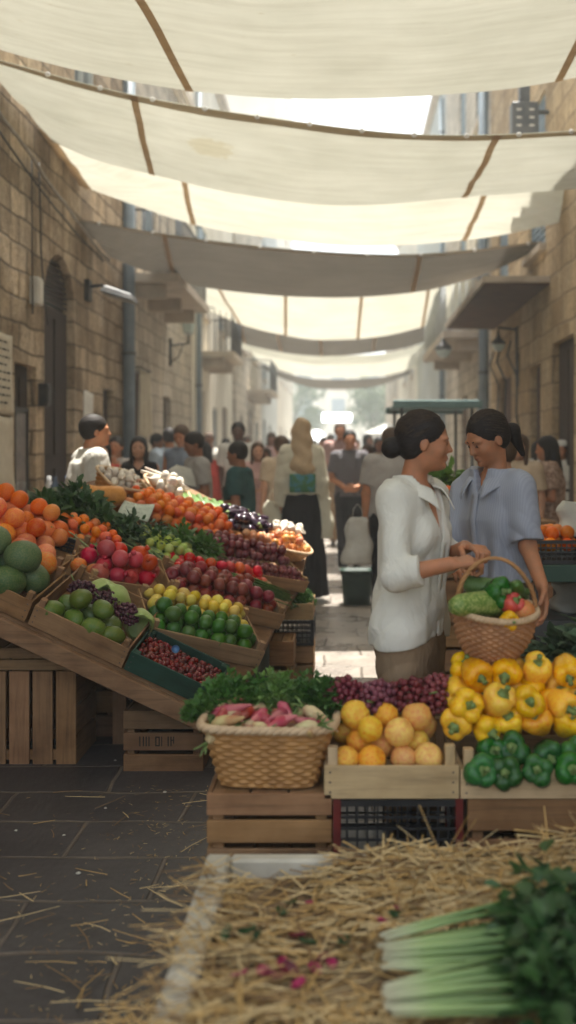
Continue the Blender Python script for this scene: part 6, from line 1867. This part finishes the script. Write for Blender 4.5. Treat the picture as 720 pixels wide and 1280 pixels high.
        if hair == 'pony':
            a = smin(a, cap(q, (0, -.10, .0), (0, -.145, -.03), .026, .034), .012); a = smin(a, cap(q, (0, -.145, -.03), (0, -.15, -.15), .034, .012), .012)
        if hair == 'long':
            a = smin(a, cap(q, (0, -.055, .0), (0, -.07, -.24), .070, .055), .03)
            for sx in (-1, 1): a = smin(a, cap(q, (sx * .062, -.01, .01), (sx * .078, .025, -.22), .026, .020), .02)
        st = np.sin(np.arctan2(q[:, 0], q[:, 2] + .05) * 34 + np.sin(q[:, 1] * 60)) * .0005
        return (a + st) * Hs
    if hair != 'bald':
        hl = hc - .20 * s; hh = hc + .16 * s
        if hair in ('long', 'scarf', 'pony'): hl[2] -= .30 * s; hl[1] -= .10 * s; hh[1] += .06 * s; hl[0] -= .06; hh[0] += .06
        sdf_obj('headscarf' if hair == 'scarf' else 'hair', hairf, hl, hh, vox * (.8 if vox > .006 else .9), HR[hcol] if hcol in HR else hcol, t)
    if vox < .006:                                                  # combed strands from the hairline back to the knot, and a few loose ones
        rs = random.Random(int(X * 100)); sm_ = MB()
        def onhead(az, el_, k=1.0):
            return np.array((.084 * k * math.cos(el_) * math.sin(az), -.022 + .100 * k * math.cos(el_) * math.cos(az), .038 + .088 * k * math.sin(el_)))
        knot = np.array((0, -.115, -.02))
        for i in range(150):
            az = rs.uniform(-2.2, 2.2); el_ = rs.uniform(.15, 1.35) if abs(az) < 1.2 else rs.uniform(-.5, 1.3)
            if abs(az) < .9 and el_ < .75: el_ = rs.uniform(.75, 1.4)
            p0 = onhead(az, el_); pts = []
            kk_ = 1.0 if i < 135 else rs.uniform(1.03, 1.08)
            for j in range(9):
                u = j / 8; q = p0 * (1 - u) + knot * u
                dlt = (q - np.array((0, -.022, .038))) / np.array((.084, .100, .088)); n_ = np.linalg.norm(dlt)
                q = np.array((0, -.022, .038)) + dlt / max(n_, .3) * np.array((.084, .100, .088)) * (1.004 + (kk_ - 1) * math.sin(u * PI)) if n_ > .2 else q
                pts.append(Vector(hc + HM @ (q * Hs)))
            sm_.tube(pts, rs.uniform(.0014, .0028) if i < 135 else .0005, 4)
        sm_.build('hair_strands', HR['strand'], t)
    # -------- eyes and brows
    if True:
        for sx in (-1, 1):
            e = MB(); c = hc + HM @ (np.array((sx * .030, .0745, .003)) * Hs)
            e.lathe([(0, -.0105), (.0075, -.0075), (.0105, 0), (.0075, .0075), (0, .0105)], 10, TRS(Vector(c), s=(Hs * .95,) * 3)); eo = e.build('eye', m_eye, t)
            br_ = MB(); pts = [hc + HM @ (np.array((sx * (.014 + .011 * k), .0865 - .0035 * k * k * .9, .024 + .003 * math.sin(k))) * Hs) for k in range(4)]
            br_.tube([Vector(p) for p in pts], [.0022, .003, .0026, .001], 6); br_.build('eyebrow', HR[hcol] if hcol in HR else HR['brown'], t)
            ls = MB(); pts = [hc + HM @ (np.array((sx * (.017 + .0085 * k), .0855 - .0025 * (k - 1) ** 2 - .001 * k, .0035 - .0022 * abs(k - 1.2))) * Hs) for k in range(4)]
            ls.tube([Vector(p) for p in pts], [.001, .0017, .0017, .001], 5); ls.build('eyelashes', HR['black'], t)
        lp = MB(); pts = [hc + HM @ (np.array((x_, .0925 - abs(x_) * .42, -.0545 + abs(x_) * .22)) * Hs) for x_ in (-.02, -.01, 0, .01, .02)]
        lp.tube([Vector(p) for p in pts], [.001, .0028, .0034, .0028, .001], 6); lp.build('lips', m_lip, t)
    # -------- clothes
    def prof_sdf(P, prof, z0, z1, foldn=0, folda=0.0, ph=0.0, yoff=0.0):
        z = P[:, 2] / s
        zz = [p[0] for p in prof]; a = np.interp(z, zz, [p[1] for p in prof]) * s; b = np.interp(z, zz, [p[2] for p in prof]) * s
        yo = np.interp(z, zz, [p[3] if len(p) > 3 else 0 for p in prof]) * s
        k = np.clip((z - .95) / .5, 0, 2)
        x = P[:, 0] - lx * k * s; y = P[:, 1] - ly * k * s - yo
        th = np.arctan2(x, y)
        r = np.sqrt((x / a) ** 2 + (y / b) ** 2)
        dd = (r - 1) * np.minimum(a, b)
        if foldn:
            zt = np.clip((z1 / 1 - z) / max(z1 - z0, 1e-3), 0, 1)
            dd = dd + folda * s * zt * (np.sin(th * foldn + ph + 2.0 * np.sin(z * 5 + ph)) + .5 * np.sin(th * (foldn * 1.7) - ph + z * 9))
        return np.maximum(dd, np.maximum(z0 * s - P[:, 2], P[:, 2] - z1 * s))
    def wrk(P, amp, ph):
        x, y, z = P[:, 0] / s, P[:, 1] / s, P[:, 2] / s
        return amp * (np.sin(x * 31 + z * 40 + 3 * np.sin(y * 13 + ph)) * .3 + np.sin(y * 43 - z * 27 + 2 * np.sin(x * 21 + ph)) * .3 - .8 * (1 - 2 * np.abs(np.sin(x * 24 + y * 15 + 1.2 * np.sin(z * 8 + ph * 2)))) + 1.3 * (1 - 2 * np.abs(np.sin(x * 17 - z * 15 + y * 20 + 1.8 * np.sin(z * 11 + ph)))) * np.clip(np.sin(z * 7 + x * 8 + ph) + .4, 0, 1))
    if bottom:
        kind, bm_, zl = bottom['kind'], bottom['mat'], bottom.get('z', .06)
        wt = bottom.get('waist', 1.03)
        def bot(P):
            if kind == 'trousers':
                a = prof_sdf(P, [(.72, .135 * bw, .10 * bw), (.82, .168 * bw, .126 * bw), (.90, .172 * bw, .128 * bw), (1.04, .145 * bw, .115 * bw)], .72, wt)
                for i, sx in enumerate((1, -1)):
                    hip = A(sx * .085, 0, .90); kn = A(sx * .092, lf[i] * .5 + .02, .48); an = A(sx * .092, lf[i], .075 + (.06 if lf[i] < -.12 else 0))
                    a = smin(a, np.minimum(cap(P, hip, kn, .100 * s * bw, .074 * s), cap(P, kn, an, .074 * s, .062 * s)), .035 * s)
                a = smin(a, core(P) - .010 * s, .01 * s)
                a = np.maximum(a, np.maximum(zl * s - P[:, 2], P[:, 2] - wt * s))
                return a + wrk(P, .0022 * s, 1.3)
            pr = [(zl, bottom.get('hem', .22), bottom.get('hem', .22) * .85), (.85, .185, .15), (.95, .172 * bw, .132 * bw), (1.05, .140 * bw, .112 * bw)]
            return np.maximum(smin(prof_sdf(P, pr, zl, wt, 9, .012, .5), core(P) - .010 * s, .01 * s), np.maximum(zl * s - P[:, 2], P[:, 2] - wt * s))
        ll = np.array([-.34, -.42, zl - .02]) * s; lh = np.array([.34, .42, wt + .03]) * s
        sdf_obj({'trousers': 'trousers', 'skirt': 'skirt'}[kind], bot, ll, lh, vox, bm_, t)
        if kind == 'trousers' or True:
            for i, sx in enumerate((1, -1)):
                an = A(sx * .09, lf[i], .075 + (.06 if lf[i] < -.12 else 0))
                def shoe(P):
                    a = cap(P, an + A(0, -.035, -.042), an + A(sx * .01, .165, -.048), .040 * s, .030 * s)
                    return np.maximum(np.maximum(a, (an[2] - .077 * s) - P[:, 2]), P[:, 2] - (an[2] + .005 * s))
                sdf_obj('shoe', shoe, an - .14 * s, an + A(.1, .24, .06), max(vox, .008), m_shoe, t)
    if top:
        tm = top['mat']; hem = top.get('hem', .95); e_ = top.get('ease', .018); sl = top.get('sleeve', 'short'); fn_ = top.get('fold', .006)
        cw = .150 * bw if not fem else .138 * bw
        pr = [(hem, (top.get('hw', .165)) * bw + e_, .118 * bw + e_), (1.05, .150 * bw + e_ * 1.1, .112 * bw + e_ * 1.1), (1.25, cw + .012 + e_, (.112 if not fem else .128) * bw + e_), (1.36, cw + .010 + e_, .095 * bw + e_), (1.43, .07 + e_, .065 + e_)]
        if top.get('prof'): pr = top['prof']
        nb = A(0, -.012, 1.43) + T(1.43)
        def tp(P):
            a = prof_sdf(P, pr, hem, 1.46, 8, fn_, top.get('ph', .7))
            if sl != 'none':
                a = smin(a, cap(P, shR + A(-.02, -.004, .0), shL + A(.02, -.004, .0), (.056 + e_ * .35) * s, (.056 + e_ * .35) * s), .05 * s)
            else:
                a = smin(a, cap(P, shR + A(-.07, -.004, .01), shL + A(.07, -.004, .01), .060 * s, .060 * s), .05 * s)
            off_ = np.interp(P[:, 2] / s, [.98, 1.12], [.036 if hem < .9 else .013, .013]) * s
            a = smin(a, np.maximum(core(P) - off_, P[:, 2] - 1.45 * s), .012 * s)
            a = np.maximum(a, hem * s - P[:, 2] + (top.get('curve', 0) * s * np.cos(2 * np.arctan2(P[:, 0], P[:, 1])) if top.get('curve') else 0))
            if sl != 'none':
                for side, sh, e, w, dd, pn, curl in arms:
                    L1 = np.linalg.norm(e - sh); rr_ = (.058 + e_ * .65) * s * bw
                    if sl == 'short':
                        u = (e - sh) / L1; end = sh + u * L1 * top.get('sl', .72)
                        c_ = cap(P, sh, sh + u * L1, rr_, rr_ * 1.02)
                        c_ = np.maximum(c_, (P - end.astype(np.float32)) @ u.astype(np.float32))
                    else:
                        c_ = cap(P, sh, e, rr_, rr_ * .93)
                        u2 = (w - e) / np.linalg.norm(w - e); L2 = np.linalg.norm(w - e); fr = top.get('sl', .95)
                        f_ = cap(P, e, w, rr_ * .93, (.046 + e_ * .4) * s)
                        end = e + u2 * L2 * fr
                        f_ = np.maximum(f_, (P - end.astype(np.float32)) @ u2.astype(np.float32))
                        cf = cap(P, e + u2 * L2 * (fr - .14), end, (.050 + e_ * .55) * s, (.048 + e_ * .55) * s)
                        cf = np.maximum(cf, (P - end.astype(np.float32)) @ u2.astype(np.float32)); cf = np.maximum(cf, -(P - (e + u2 * L2 * (fr - .16)).astype(np.float32)) @ u2.astype(np.float32))
                        f_ = smin(f_, cf, .004 * s)
                        c_ = smin(c_, f_, .02 * s)
                    a = smin(a, c_, .035 * s)
            a = a + wrk(P, top.get('wr', .0022) * s, top.get('ph', .7))
            hole = cap(P, A(0, -.012, 1.40) + T(1.40) + A(0, .012, .045), A(0, .0, 1.62) + T(1.55), .064 * s, .075 * s)
            a = np.maximum(a, -hole)
            if neckline:
                zb_, wid = neckline
                z = P[:, 2] / s; k = np.clip((z - zb_) / (1.46 - zb_), 0, 1); kk = np.clip((z - .95) / .5, 0, 2)
                x = P[:, 0] - lx * kk * s; y = P[:, 1] - ly * kk * s
                v_ = np.maximum(np.abs(x) - wid * s * k, np.maximum(zb_ * s - P[:, 2], -(y - .03 * s)))
                a = np.maximum(a, -v_)
            return a
        l2 = np.array([-.36, -.36, hem - .06]) * s; h2 = np.array([.36, .36, 1.50]) * s
        for _, sh, e, w, dd, pn, _c in arms:
            for q in ((e, w) if sl == 'long' else (sh, e)): l2 = np.minimum(l2, q - .12); h2 = np.maximum(h2, q + .12)
        nm = top.get('name', 'shirt')
        sdf_obj(nm, tp, l2, h2, vox, tm, t)
        if top.get('collar'):
            c = MB(); cc = A(0, -.006, 1.425) + T(1.425)
            def col_(u, v):
                an = (u - .5) * 2 * R(158); f_ = abs(u - .5) * 2
                r = .066 + .050 * v ** .8 + .006 * math.sin(v * PI)
                drop = .026 * math.sin(min(v * 2.2, 1) * PI * .5) - v * (.052 + .060 * f_ ** 5)
                y_ = -math.cos(an) * r * 1.02 + .028 * f_ ** 4 * (.35 + v)
                return Vector(cc) + Vector((math.sin(an) * r * (1 + .25 * f_ ** 6 * v), y_, .018 + drop - .020 * f_ ** 3)) * s
            c.grid(col_, 60, 9); co = c.build('collar', tm, t, solid=.003)
        if top.get('placket'):
            # button strip down the front with small buttons
            zt = neckline[0] if neckline else 1.40; zb2 = hem + .02
            n_ = 26; vv = []
            for i in range(n_ + 1):
                z = zb2 + (zt - zb2) * i / n_; zz = [p[0] for p in pr]; b_ = float(np.interp(z, zz, [p[2] for p in pr])); k = max(0, (z - .95) / .5)
                vv.append((lx * k, ly * k + b_ + .006, z))
            m_ = MB(); m_.grid(lambda u, v: Vector([x * s for x in (vv[min(int(v * n_ + .5), n_)][0] + (u - .5) * .034, vv[min(int(v * n_ + .5), n_)][1] - .002 * abs(u - .5), vv[min(int(v * n_ + .5), n_)][2])]), 3, n_ + 1)
            m_.build('placket', tm, t, solid=.003)
    if extra: extra(t, s, hc, HM, A, T)
    return t
m_eye = bpy.data.materials.new('eye'); m_eye.use_nodes = True; m_eye.node_tree.nodes['Principled BSDF'].inputs['Base Color'].default_value = (.10, .07, .055, 1); m_eye.node_tree.nodes['Principled BSDF'].inputs['Roughness'].default_value = .1
m_lip = pm('lips', (.34, .11, .085), None, .45)
m_shoe = pm('dark_shoe_leather', (.04, .03, .025), (.07, .05, .04), .5, ns=9)
m_linen = fab('white_linen', (.80, .79, .70), .92, 5, tr=.12)
m_strip = stripes('blue_grey_stripe_cotton', (.315, .34, .405), (.345, .37, .435), 210)
m_khaki = fab('khaki_twill', (.33, .23, .14)); m_greyt = fab('grey_brown_twill', (.15, .12, .10)); m_black = fab('black_cotton', (.022, .020, .022)); m_white = fab('white_jersey', (.62, .60, .54))
m_grey = fab('grey_jersey', (.38, .36, .34)); m_teal = fab('teal_jersey', (.035, .085, .085)); m_blue = fab('pale_blue_cotton', (.34, .40, .46)); m_slate = fab('slate_blue_cotton', (.20, .24, .30))
m_red = fab('red_cotton', (.42, .05, .035)); m_pink = fab('dusty_pink_cotton', (.52, .33, .30)); m_beige = fab('beige_cotton', (.50, .40, .29)); m_cream = fab('cream_cotton_cloth', (.64, .60, .48), .9, 5)
m_check = stripes('dark_striped_shirt_cotton', (.07, .065, .075), (.15, .14, .15), 150); m_brownp = pm('brown_patterned_cotton', (.24, .15, .11), (.42, .30, .23), .85, ns=34, nd=2, lo=.48, hi=.56)
m_denim = fab('dark_denim', (.05, .06, .08)); m_scarf = fab('beige_scarf_cloth', (.50, .37, .24), .9, 6)

# ---- the two women in front
person('woman in a loose white linen blouse and low dark bun holding a full basket', .238, 3.45, 1.645, -122, 'tan', 'bun', 'black', sex='f', vox=.0042, build=.89,
       top=dict(mat=m_linen, hem=.862, ease=.012, sleeve='long', sl=.46, fold=.011, wr=.0036, hw=.172, collar=True, placket=True, name='blouse', curve=.020), neckline=(1.22, .075),
       bottom=dict(kind='trousers', mat=m_khaki, z=.10), head_yaw=30, head_pitch=6, world_arms=True, lean=(.0, .015), head_fwd=.012,
       armR=((.175, 3.235, 1.085), (.352, 3.185, 1.128)), armL=((.36, 3.60, 1.09), (.425, 3.38, 1.165)), curlR=.95, curlL=.95, palmR=(.1, .35, -1), palmL=(-.1, -.1, -1), dirR=(.9, .22, .10), dirL=(.45, -.75, .05))
person('woman in a short-sleeved blue-grey blouse looking down at the basket', .640, 3.97, 1.665, 128, 'tan', 'pony', 'black', sex='f', vox=.0046, build=.90,
       top=dict(mat=m_strip, hem=1.0, ease=.022, sleeve='short', sl=.90, fold=.008, wr=.0038, collar=True, placket=True, name='blouse', ph=2.1), neckline=(1.36, .04),
       bottom=dict(kind='trousers', mat=m_greyt, z=.08, waist=1.06), head_yaw=-10, head_pitch=27, world_arms=True, lean=(0, .03), head_fwd=.006,
       armR=((.42, 4.02, 1.11), (.44, 3.80, 1.06)), armL=((.728, 3.80, 1.125), (.750, 3.64, .995)), curlR=.5, curlL=.35, palmL=(-1, -.1, 0), palmR=(.2, 0, -1), dirL=(.04, -.35, -.9), dirR=(.1, -.95, -.1))

# ---- the held basket
MH = TRS((.492, 3.215, .812), (R(13), R(3), 0))
hb = wicker_body('round honey wicker basket of vegetables held between the two women', MH, (.134, .118), (.080, .072), .178, 2, 17, 44, rim=.012, bulge=.36, name='handled_basket')
hp = [(-.128, .0, .175), (-.124, .0, .24), (-.098, 0, .30), (-.052, .0, .342), (.004, 0, .348), (.055, 0, .322), (.100, 0, .27), (.126, 0, .215), (.131, 0, .175)]
q = MB()
for k in range(3):
    pts = []
    for i in range(91):
        u = i / 90; x = crv([(j, *p) for j, p in enumerate(hp)], u)[1:]
        pts.append((x[0] + .0035 * math.cos(u * 40 + k * 2.1), x[1] + .0045 * math.sin(u * 40 + k * 2.1), x[2]))
    q.tube(pts, .0052, 6)
q.build('handle', m_wicker, hb)
hbg = 'vegetables in the held basket'
put('marrow', 'marrow', 'marrow', 'thick pale green marrow at the left of the held basket', MH @ TRS((-.062, -.03, .20), (PI / 2 - .15, .2, -1.05), .080))
put('courgette', 'courgette', 'courgette', 'longest dark green courgette across the back of the held basket', MH @ TRS((.0, .055, .225), (PI / 2, .2, 1.35), .066))
put('courgette', 'courgette', 'courgette', 'green courgette standing at the right of the held basket', MH @ TRS((.075, .04, .225), (PI / 2 - .6, .2, -.5), .058))
put('gpep', 'green_pepper', 'pepper', 'glossy green pepper in the middle of the held basket', MH @ TRS((.0, .01, .225), (1.1, .4, .3), .10), stem='pepstem')
put('gpep', 'green_pepper', 'pepper', 'green pepper at the back right of the held basket', MH @ TRS((.055, .055, .19), (1.0, -.4, .3), .082), stem='pepstem')
put('rpep', 'red_pepper', 'pepper', 'red pepper with a twisted shape in the held basket', MH @ TRS((.045, -.035, .205), (.7, .3, .2), .072), stem='pepstem')
put('redfruit', 'red_apple', 'apple', 'red and yellow apple at the right of the held basket', MH @ TRS((.085, -.035, .185), (.7, .3, .2), .082))
put('ypep', 'yellow_pepper', 'pepper', 'small yellow pepper at the front of the held basket', MH @ TRS((.03, -.085, .175), (1.4, .3, .2), .062), stem='pepstem')
put('lime', 'dark_lime', 'lime', 'dark green lime low in the held basket', MH @ TRS((-.02, .03, .15), (1.4, .3, .2), .09))

# ---- people behind the stall and down the street
def pp(label, hx, hy, d, rz, **k):
    """hx, hy: photo pixel of the top of the head"""
    p = px(hx, hy, d); return person(label, p.x, d, p.z, rz, vox=k.pop('vox', .0095), **k)
TR = lambda m, **k: dict(kind='trousers', mat=m, **k)
pp('short-haired man in a white tee working behind the stall', 108, 519, 7.1, -62, skin='tan', hair='short', hcol='black', top=dict(mat=m_white, hem=.90, ease=.022, wr=.003), bottom=TR(m_denim), armR='hold', armL='reach', head_yaw=-6, build=1.18, lean=(0, .03), vox=.008)
pp('woman in a red top beside the man in the white tee', 130, 552, 9.6, 170, skin='light', hair='long', top=dict(mat=m_red, hem=.95), bottom=TR(m_denim), sex='f', armR='hold', armL='hold', head_yaw=15)
pp('dark-haired person in grey raising a phone by the left wall', 146, 546, 10.6, 175, skin='tan', hair='short', top=dict(mat=m_grey, hem=.95), bottom=TR(m_denim), sex='f', armR='phone', armL='phone')
pp('woman with long dark hair in a sleeveless black top', 174, 546, 9.4, 186, skin='light', hair='long', top=dict(mat=m_black, hem=.95, sleeve='none', ease=.012), bottom=TR(m_black), sex='f', armR='hold', armL='hang', neckline=(1.36, .09))
pp('man in a pale blue shirt seen from behind, left of the tank-top man', 212, 535, 12.4, 20, skin='tan', hair='short', top=dict(mat=m_blue, hem=.92, sleeve='long'), bottom=TR(m_denim))
pp('man in a slate blue sleeveless top facing the stall', 228, 532, 11.2, 165, skin='tan', hair='short', hcol='brown', top=dict(mat=m_slate, hem=.92, sleeve='none'), bottom=TR(m_denim), armR='hold', armL='hold', head_pitch=20)
pp('man in a light grey tee holding a white package to his chest', 246, 541, 9.4, 115, skin='brown', hair='short', top=dict(mat=m_grey, hem=.92, ease=.022), bottom=TR(m_greyt), armR='hold', armL='hold', head_pitch=22, build=1.08)
bag('white paper package in the arms of the man in grey', TRS(px(231, 606, 9.25), (0, .2, .3)), .34, .2, .17, 11, handles=False, name='white_package', cat='package')
pp('man in a dark teal polo shirt facing the stall', 300, 553, 8.7, 80, skin='brown', hair='short', top=dict(mat=m_teal, hem=.90, ease=.022, collar=True), bottom=TR(m_black), armR='hang', armL='hold', head_pitch=10, build=1.1)
pp('dark-skinned man in a white shirt with a red collar facing the camera', 298, 528, 12.6, 180, skin='dark', hair='short', top=dict(mat=m_white, hem=.92, collar=True), bottom=TR(m_black))
pp('woman in dusty pink with brown hair in the crowd left of the scarf', 322, 553, 11.4, 190, skin='light', hair='long', hcol='brown', top=dict(mat=m_pink, hem=.92), bottom=dict(kind='skirt', mat=m_pink, z=.35), sex='f', armR='hold')
pp('brown-haired man in beige turned away beside the woman in the headscarf', 352, 545, 10.8, 20, skin='light', hair='short', hcol='brown', top=dict(mat=m_beige, hem=.92), bottom=TR(m_khaki), armR='hang', armL='hang')
def scarf_extra(t, s, hc, HM, A, T):
    b = MB()                                                        # green patterned bag worn over the back
    b.grid(lambda u, v: Vector(A((u - .5) * .24, -.150 - .02 * math.sin(PI * u) * math.sin(PI * v), 1.02 + .17 * v)), 12, 8)
    b.build('patterned_sash', pm('green_blue_print', (.05, .16, .06), (.06, .22, .26), .7, ns=16, nd=2, lo=.45, hi=.55), t, solid=.012)
pp('woman in a beige headscarf, cream sleeves and long black skirt', 377, 524, 9.7, 6, skin='light', hair='scarf', hcol=m_scarf, sex='f', build=.92, top=dict(mat=m_cream, hem=1.0, ease=.032, sleeve='long', sl=.9, fold=.010, wr=.004), bottom=dict(kind='skirt', mat=m_black, z=.05, hem=.25, waist=1.08),
   armR='hang', armL='hang', extra=scarf_extra, vox=.008)
bag('translucent white carrier bag at the left hand of the woman in the headscarf', TRS(px(341, 668, 9.7)), .22, .16, .34, 12, m_cream, 'carrier_bag')
bag('cream carrier bag at the right hand of the woman in the headscarf', TRS(px(405, 672, 9.7)), .2, .16, .40, 13, m_cream, 'carrier_bag')
pp('dark-haired man in a dark striped shirt with clasped hands walking towards the camera', 437, 538, 12.2, 184, skin='tan', hair='short', top=dict(mat=m_check, hem=.90, ease=.022), bottom=TR(m_black), armR='front', armL='front', legs=(.14, -.10))
pp('man in a dusty pink shirt behind the striped-shirt man', 425, 529, 15.5, 182, skin='tan', hair='short', hcol='brown', top=dict(mat=m_pink, hem=.90), bottom=TR(m_khaki), legs=(-.1, .12))
pp('man in a light grey tee seen from behind, carrying a white plastic bag', 489, 535, 8.7, 10, skin='tan', hair='short', hcol='brown', top=dict(mat=m_grey, hem=.90, ease=.024), bottom=TR(m_black), armL='bag', armR='hang', build=1.12, legs=(-.05, .1))
bag('full white plastic bag hanging from the hand of the man in grey', TRS(px(447, 704, 8.55)), .27, .18, .40, 14, pm('white_plastic_film', (.66, .66, .62), (.56, .55, .50), .35, ns=9, transl=.3, bs=22, bst=1.0, bd=.012), 'plastic_bag')
pp('dark-haired woman close behind the striped blouse woman', 632, 547, 6.6, 60, skin='light', hair='short', hcol='brown', top=dict(mat=m_beige, hem=.92), bottom=TR(m_greyt), sex='f')
pp('person in a taupe top between the blouse woman and the right wall', 650, 543, 8.6, 150, skin='light', hair='long', hcol='brown', top=dict(mat=m_beige, hem=.9), bottom=dict(kind='skirt', mat=m_greyt, z=.3), sex='f')
pp('woman with long dark hair in a patterned brown dress with a shoulder bag', 687, 546, 9.0, 78, skin='tan', hair='long', sex='f', top=dict(mat=m_brownp, hem=.92, sleeve='short', ease=.03), bottom=dict(kind='skirt', mat=m_brownp, z=.25, hem=.24), armR='hang', armL='hold', head_pitch=10)
bag('brown leather shoulder bag at the hip of the woman in the patterned dress', TRS(px(679, 622, 8.85), (0, 0, .3)), .30, .12, .17, 15, pm('brown_leather', (.20, .10, .06), None, .5), 'shoulder_bag')
def cap_extra(t, s, hc, HM, A, T):
    b = MB(); M = Matrix.Translation(Vector(hc)) @ Matrix(HM.tolist()).to_4x4()
    b.lathe([(.092, .045), (.090, .075), (.07, .105), (.03, .12), (0, .122)], 16, M); b.build('cap', m_white, t)
pp('man in a white cap, white shirt and dark vest by the right doorway', 703, 551, 11.6, 150, skin='tan', hair='short', top=dict(mat=m_white, hem=.95, ease=.02), bottom=TR(m_black), extra=cap_extra)
# the crowd farther down: one small person each, every one different
rr = random.Random(12)
crowd = [(266, 541, 16, 175, m_white, 'm', 'white tee'), (283, 548, 18, 20, m_slate, 'm', 'slate shirt'), (338, 541, 19, 182, m_pink, 'f', 'pink top'), (312, 545, 21, 170, m_beige, 'm', 'beige shirt'),
         (404, 547, 20, 178, m_blue, 'm', 'pale blue shirt'), (413, 543, 24, 5, m_grey, 'f', 'grey top'), (458, 543, 19, 176, m_white, 'f', 'white top'), (470, 546, 15, 190, m_beige, 'f', 'beige blouse'),
         (392, 550, 28, 0, m_teal, 'm', 'teal shirt'), (448, 550, 28, 180, m_red, 'm', 'red shirt'), (361, 549, 26, 10, m_cream, 'f', 'cream blouse'), (432, 551, 33, 180, m_grey, 'm', 'light grey shirt'),
         (381, 552, 36, 0, m_black, 'm', 'black shirt'), (466, 553, 34, 180, m_slate, 'f', 'slate blue blouse'), (540, 552, 17, 100, m_brownp, 'f', 'brown print top'), (196, 543, 14, 190, m_greyt, 'm', 'dark taupe tee'), (262, 553, 12.5, 20, m_red, 'f', 'red blouse'), (458, 556, 13.5, 185, m_slate, 'f', 'slate top'), (515, 548, 14.5, 160, m_beige, 'm', 'beige tee'), (668, 552, 13, 200, m_white, 'f', 'white blouse'), (335, 560, 14, 175, m_white, 'f', 'white sundress'), (328, 551, 30, 185, m_teal, 'f', 'dark teal blouse'),
         (349, 554, 40, 0, m_white, 'm', 'white shirt'), (416, 555, 42, 180, m_pink, 'f', 'rose blouse')]
side = {196: 'behind the pale blue shirt by the left wall', 262: 'between the man in grey and the man in teal', 458: 'just left of the man carrying the plastic bag', 515: 'behind the white-bloused woman', 668: 'by the right wall behind the patterned dress', 335: 'near the brown-haired man in beige', 266: 'nearest of the far crowd at the left', 283: 'far crowd at the left beyond the dark-skinned man', 338: 'far crowd left of the headscarf', 312: 'far crowd at left centre', 404: 'far crowd just right of the headscarf', 413: 'far crowd under the glowing sign',
        458: 'far crowd left of the man in grey', 470: 'far crowd beside the man in grey', 392: 'deep in the far crowd, centre', 448: 'deep in the crowd right of the glowing sign', 361: 'deep in the crowd behind the headscarf', 432: 'far down the street below the sign',
        381: 'farther down the street, centre left', 466: 'far down the street at the right of the crowd', 540: 'behind the two women', 328: 'deep in the crowd at the left', 349: 'farthest down the street at the left', 416: 'farthest down the street at the centre'}
for hx, hy, d, rz, m, sx, w in crowd:
    rz += rr.uniform(-50, 50)
    pp('%s in a %s, %s' % ('woman' if sx == 'f' else 'man', w, side[hx]), hx, hy, d, rz, skin=rr.choice(('tan', 'light', 'brown')), hair='long' if sx == 'f' else 'short', hcol=rr.choice(('black', 'brown')), sex=sx,
       top=dict(mat=m, hem=.92), bottom=TR(rr.choice((m_denim, m_khaki, m_black, m_greyt))), legs=rr.choice(((.1, -.1), (-.1, .12), (0, 0))), armR=rr.choice(('hang', 'hold')), armL='hang', vox=.016, lean=(rr.uniform(-.04, .04), rr.uniform(-.03, .09)), head_yaw=rr.uniform(-50, 50), head_pitch=rr.uniform(-5, 22), build=rr.uniform(.88, 1.15))
# ================================================================ haze
def haze():
    m = bpy.data.materials.new('haze_air'); m.use_nodes = True
    nt = m.node_tree; nt.nodes.clear()
    o = nt.nodes.new('ShaderNodeOutputMaterial'); v = nt.nodes.new('ShaderNodeVolumePrincipled')
    v.inputs['Color'].default_value = (.86, .95, 1.0, 1); v.inputs['Density'].default_value = .0048; v.inputs['Anisotropy'].default_value = .3
    nt.links.new(v.outputs[0], o.inputs['Volume'])
    b = MB(); b.box((-64, -12, -1.5), (64, 165, 27)); tag(b.build('haze', m), kind='stuff')
haze()
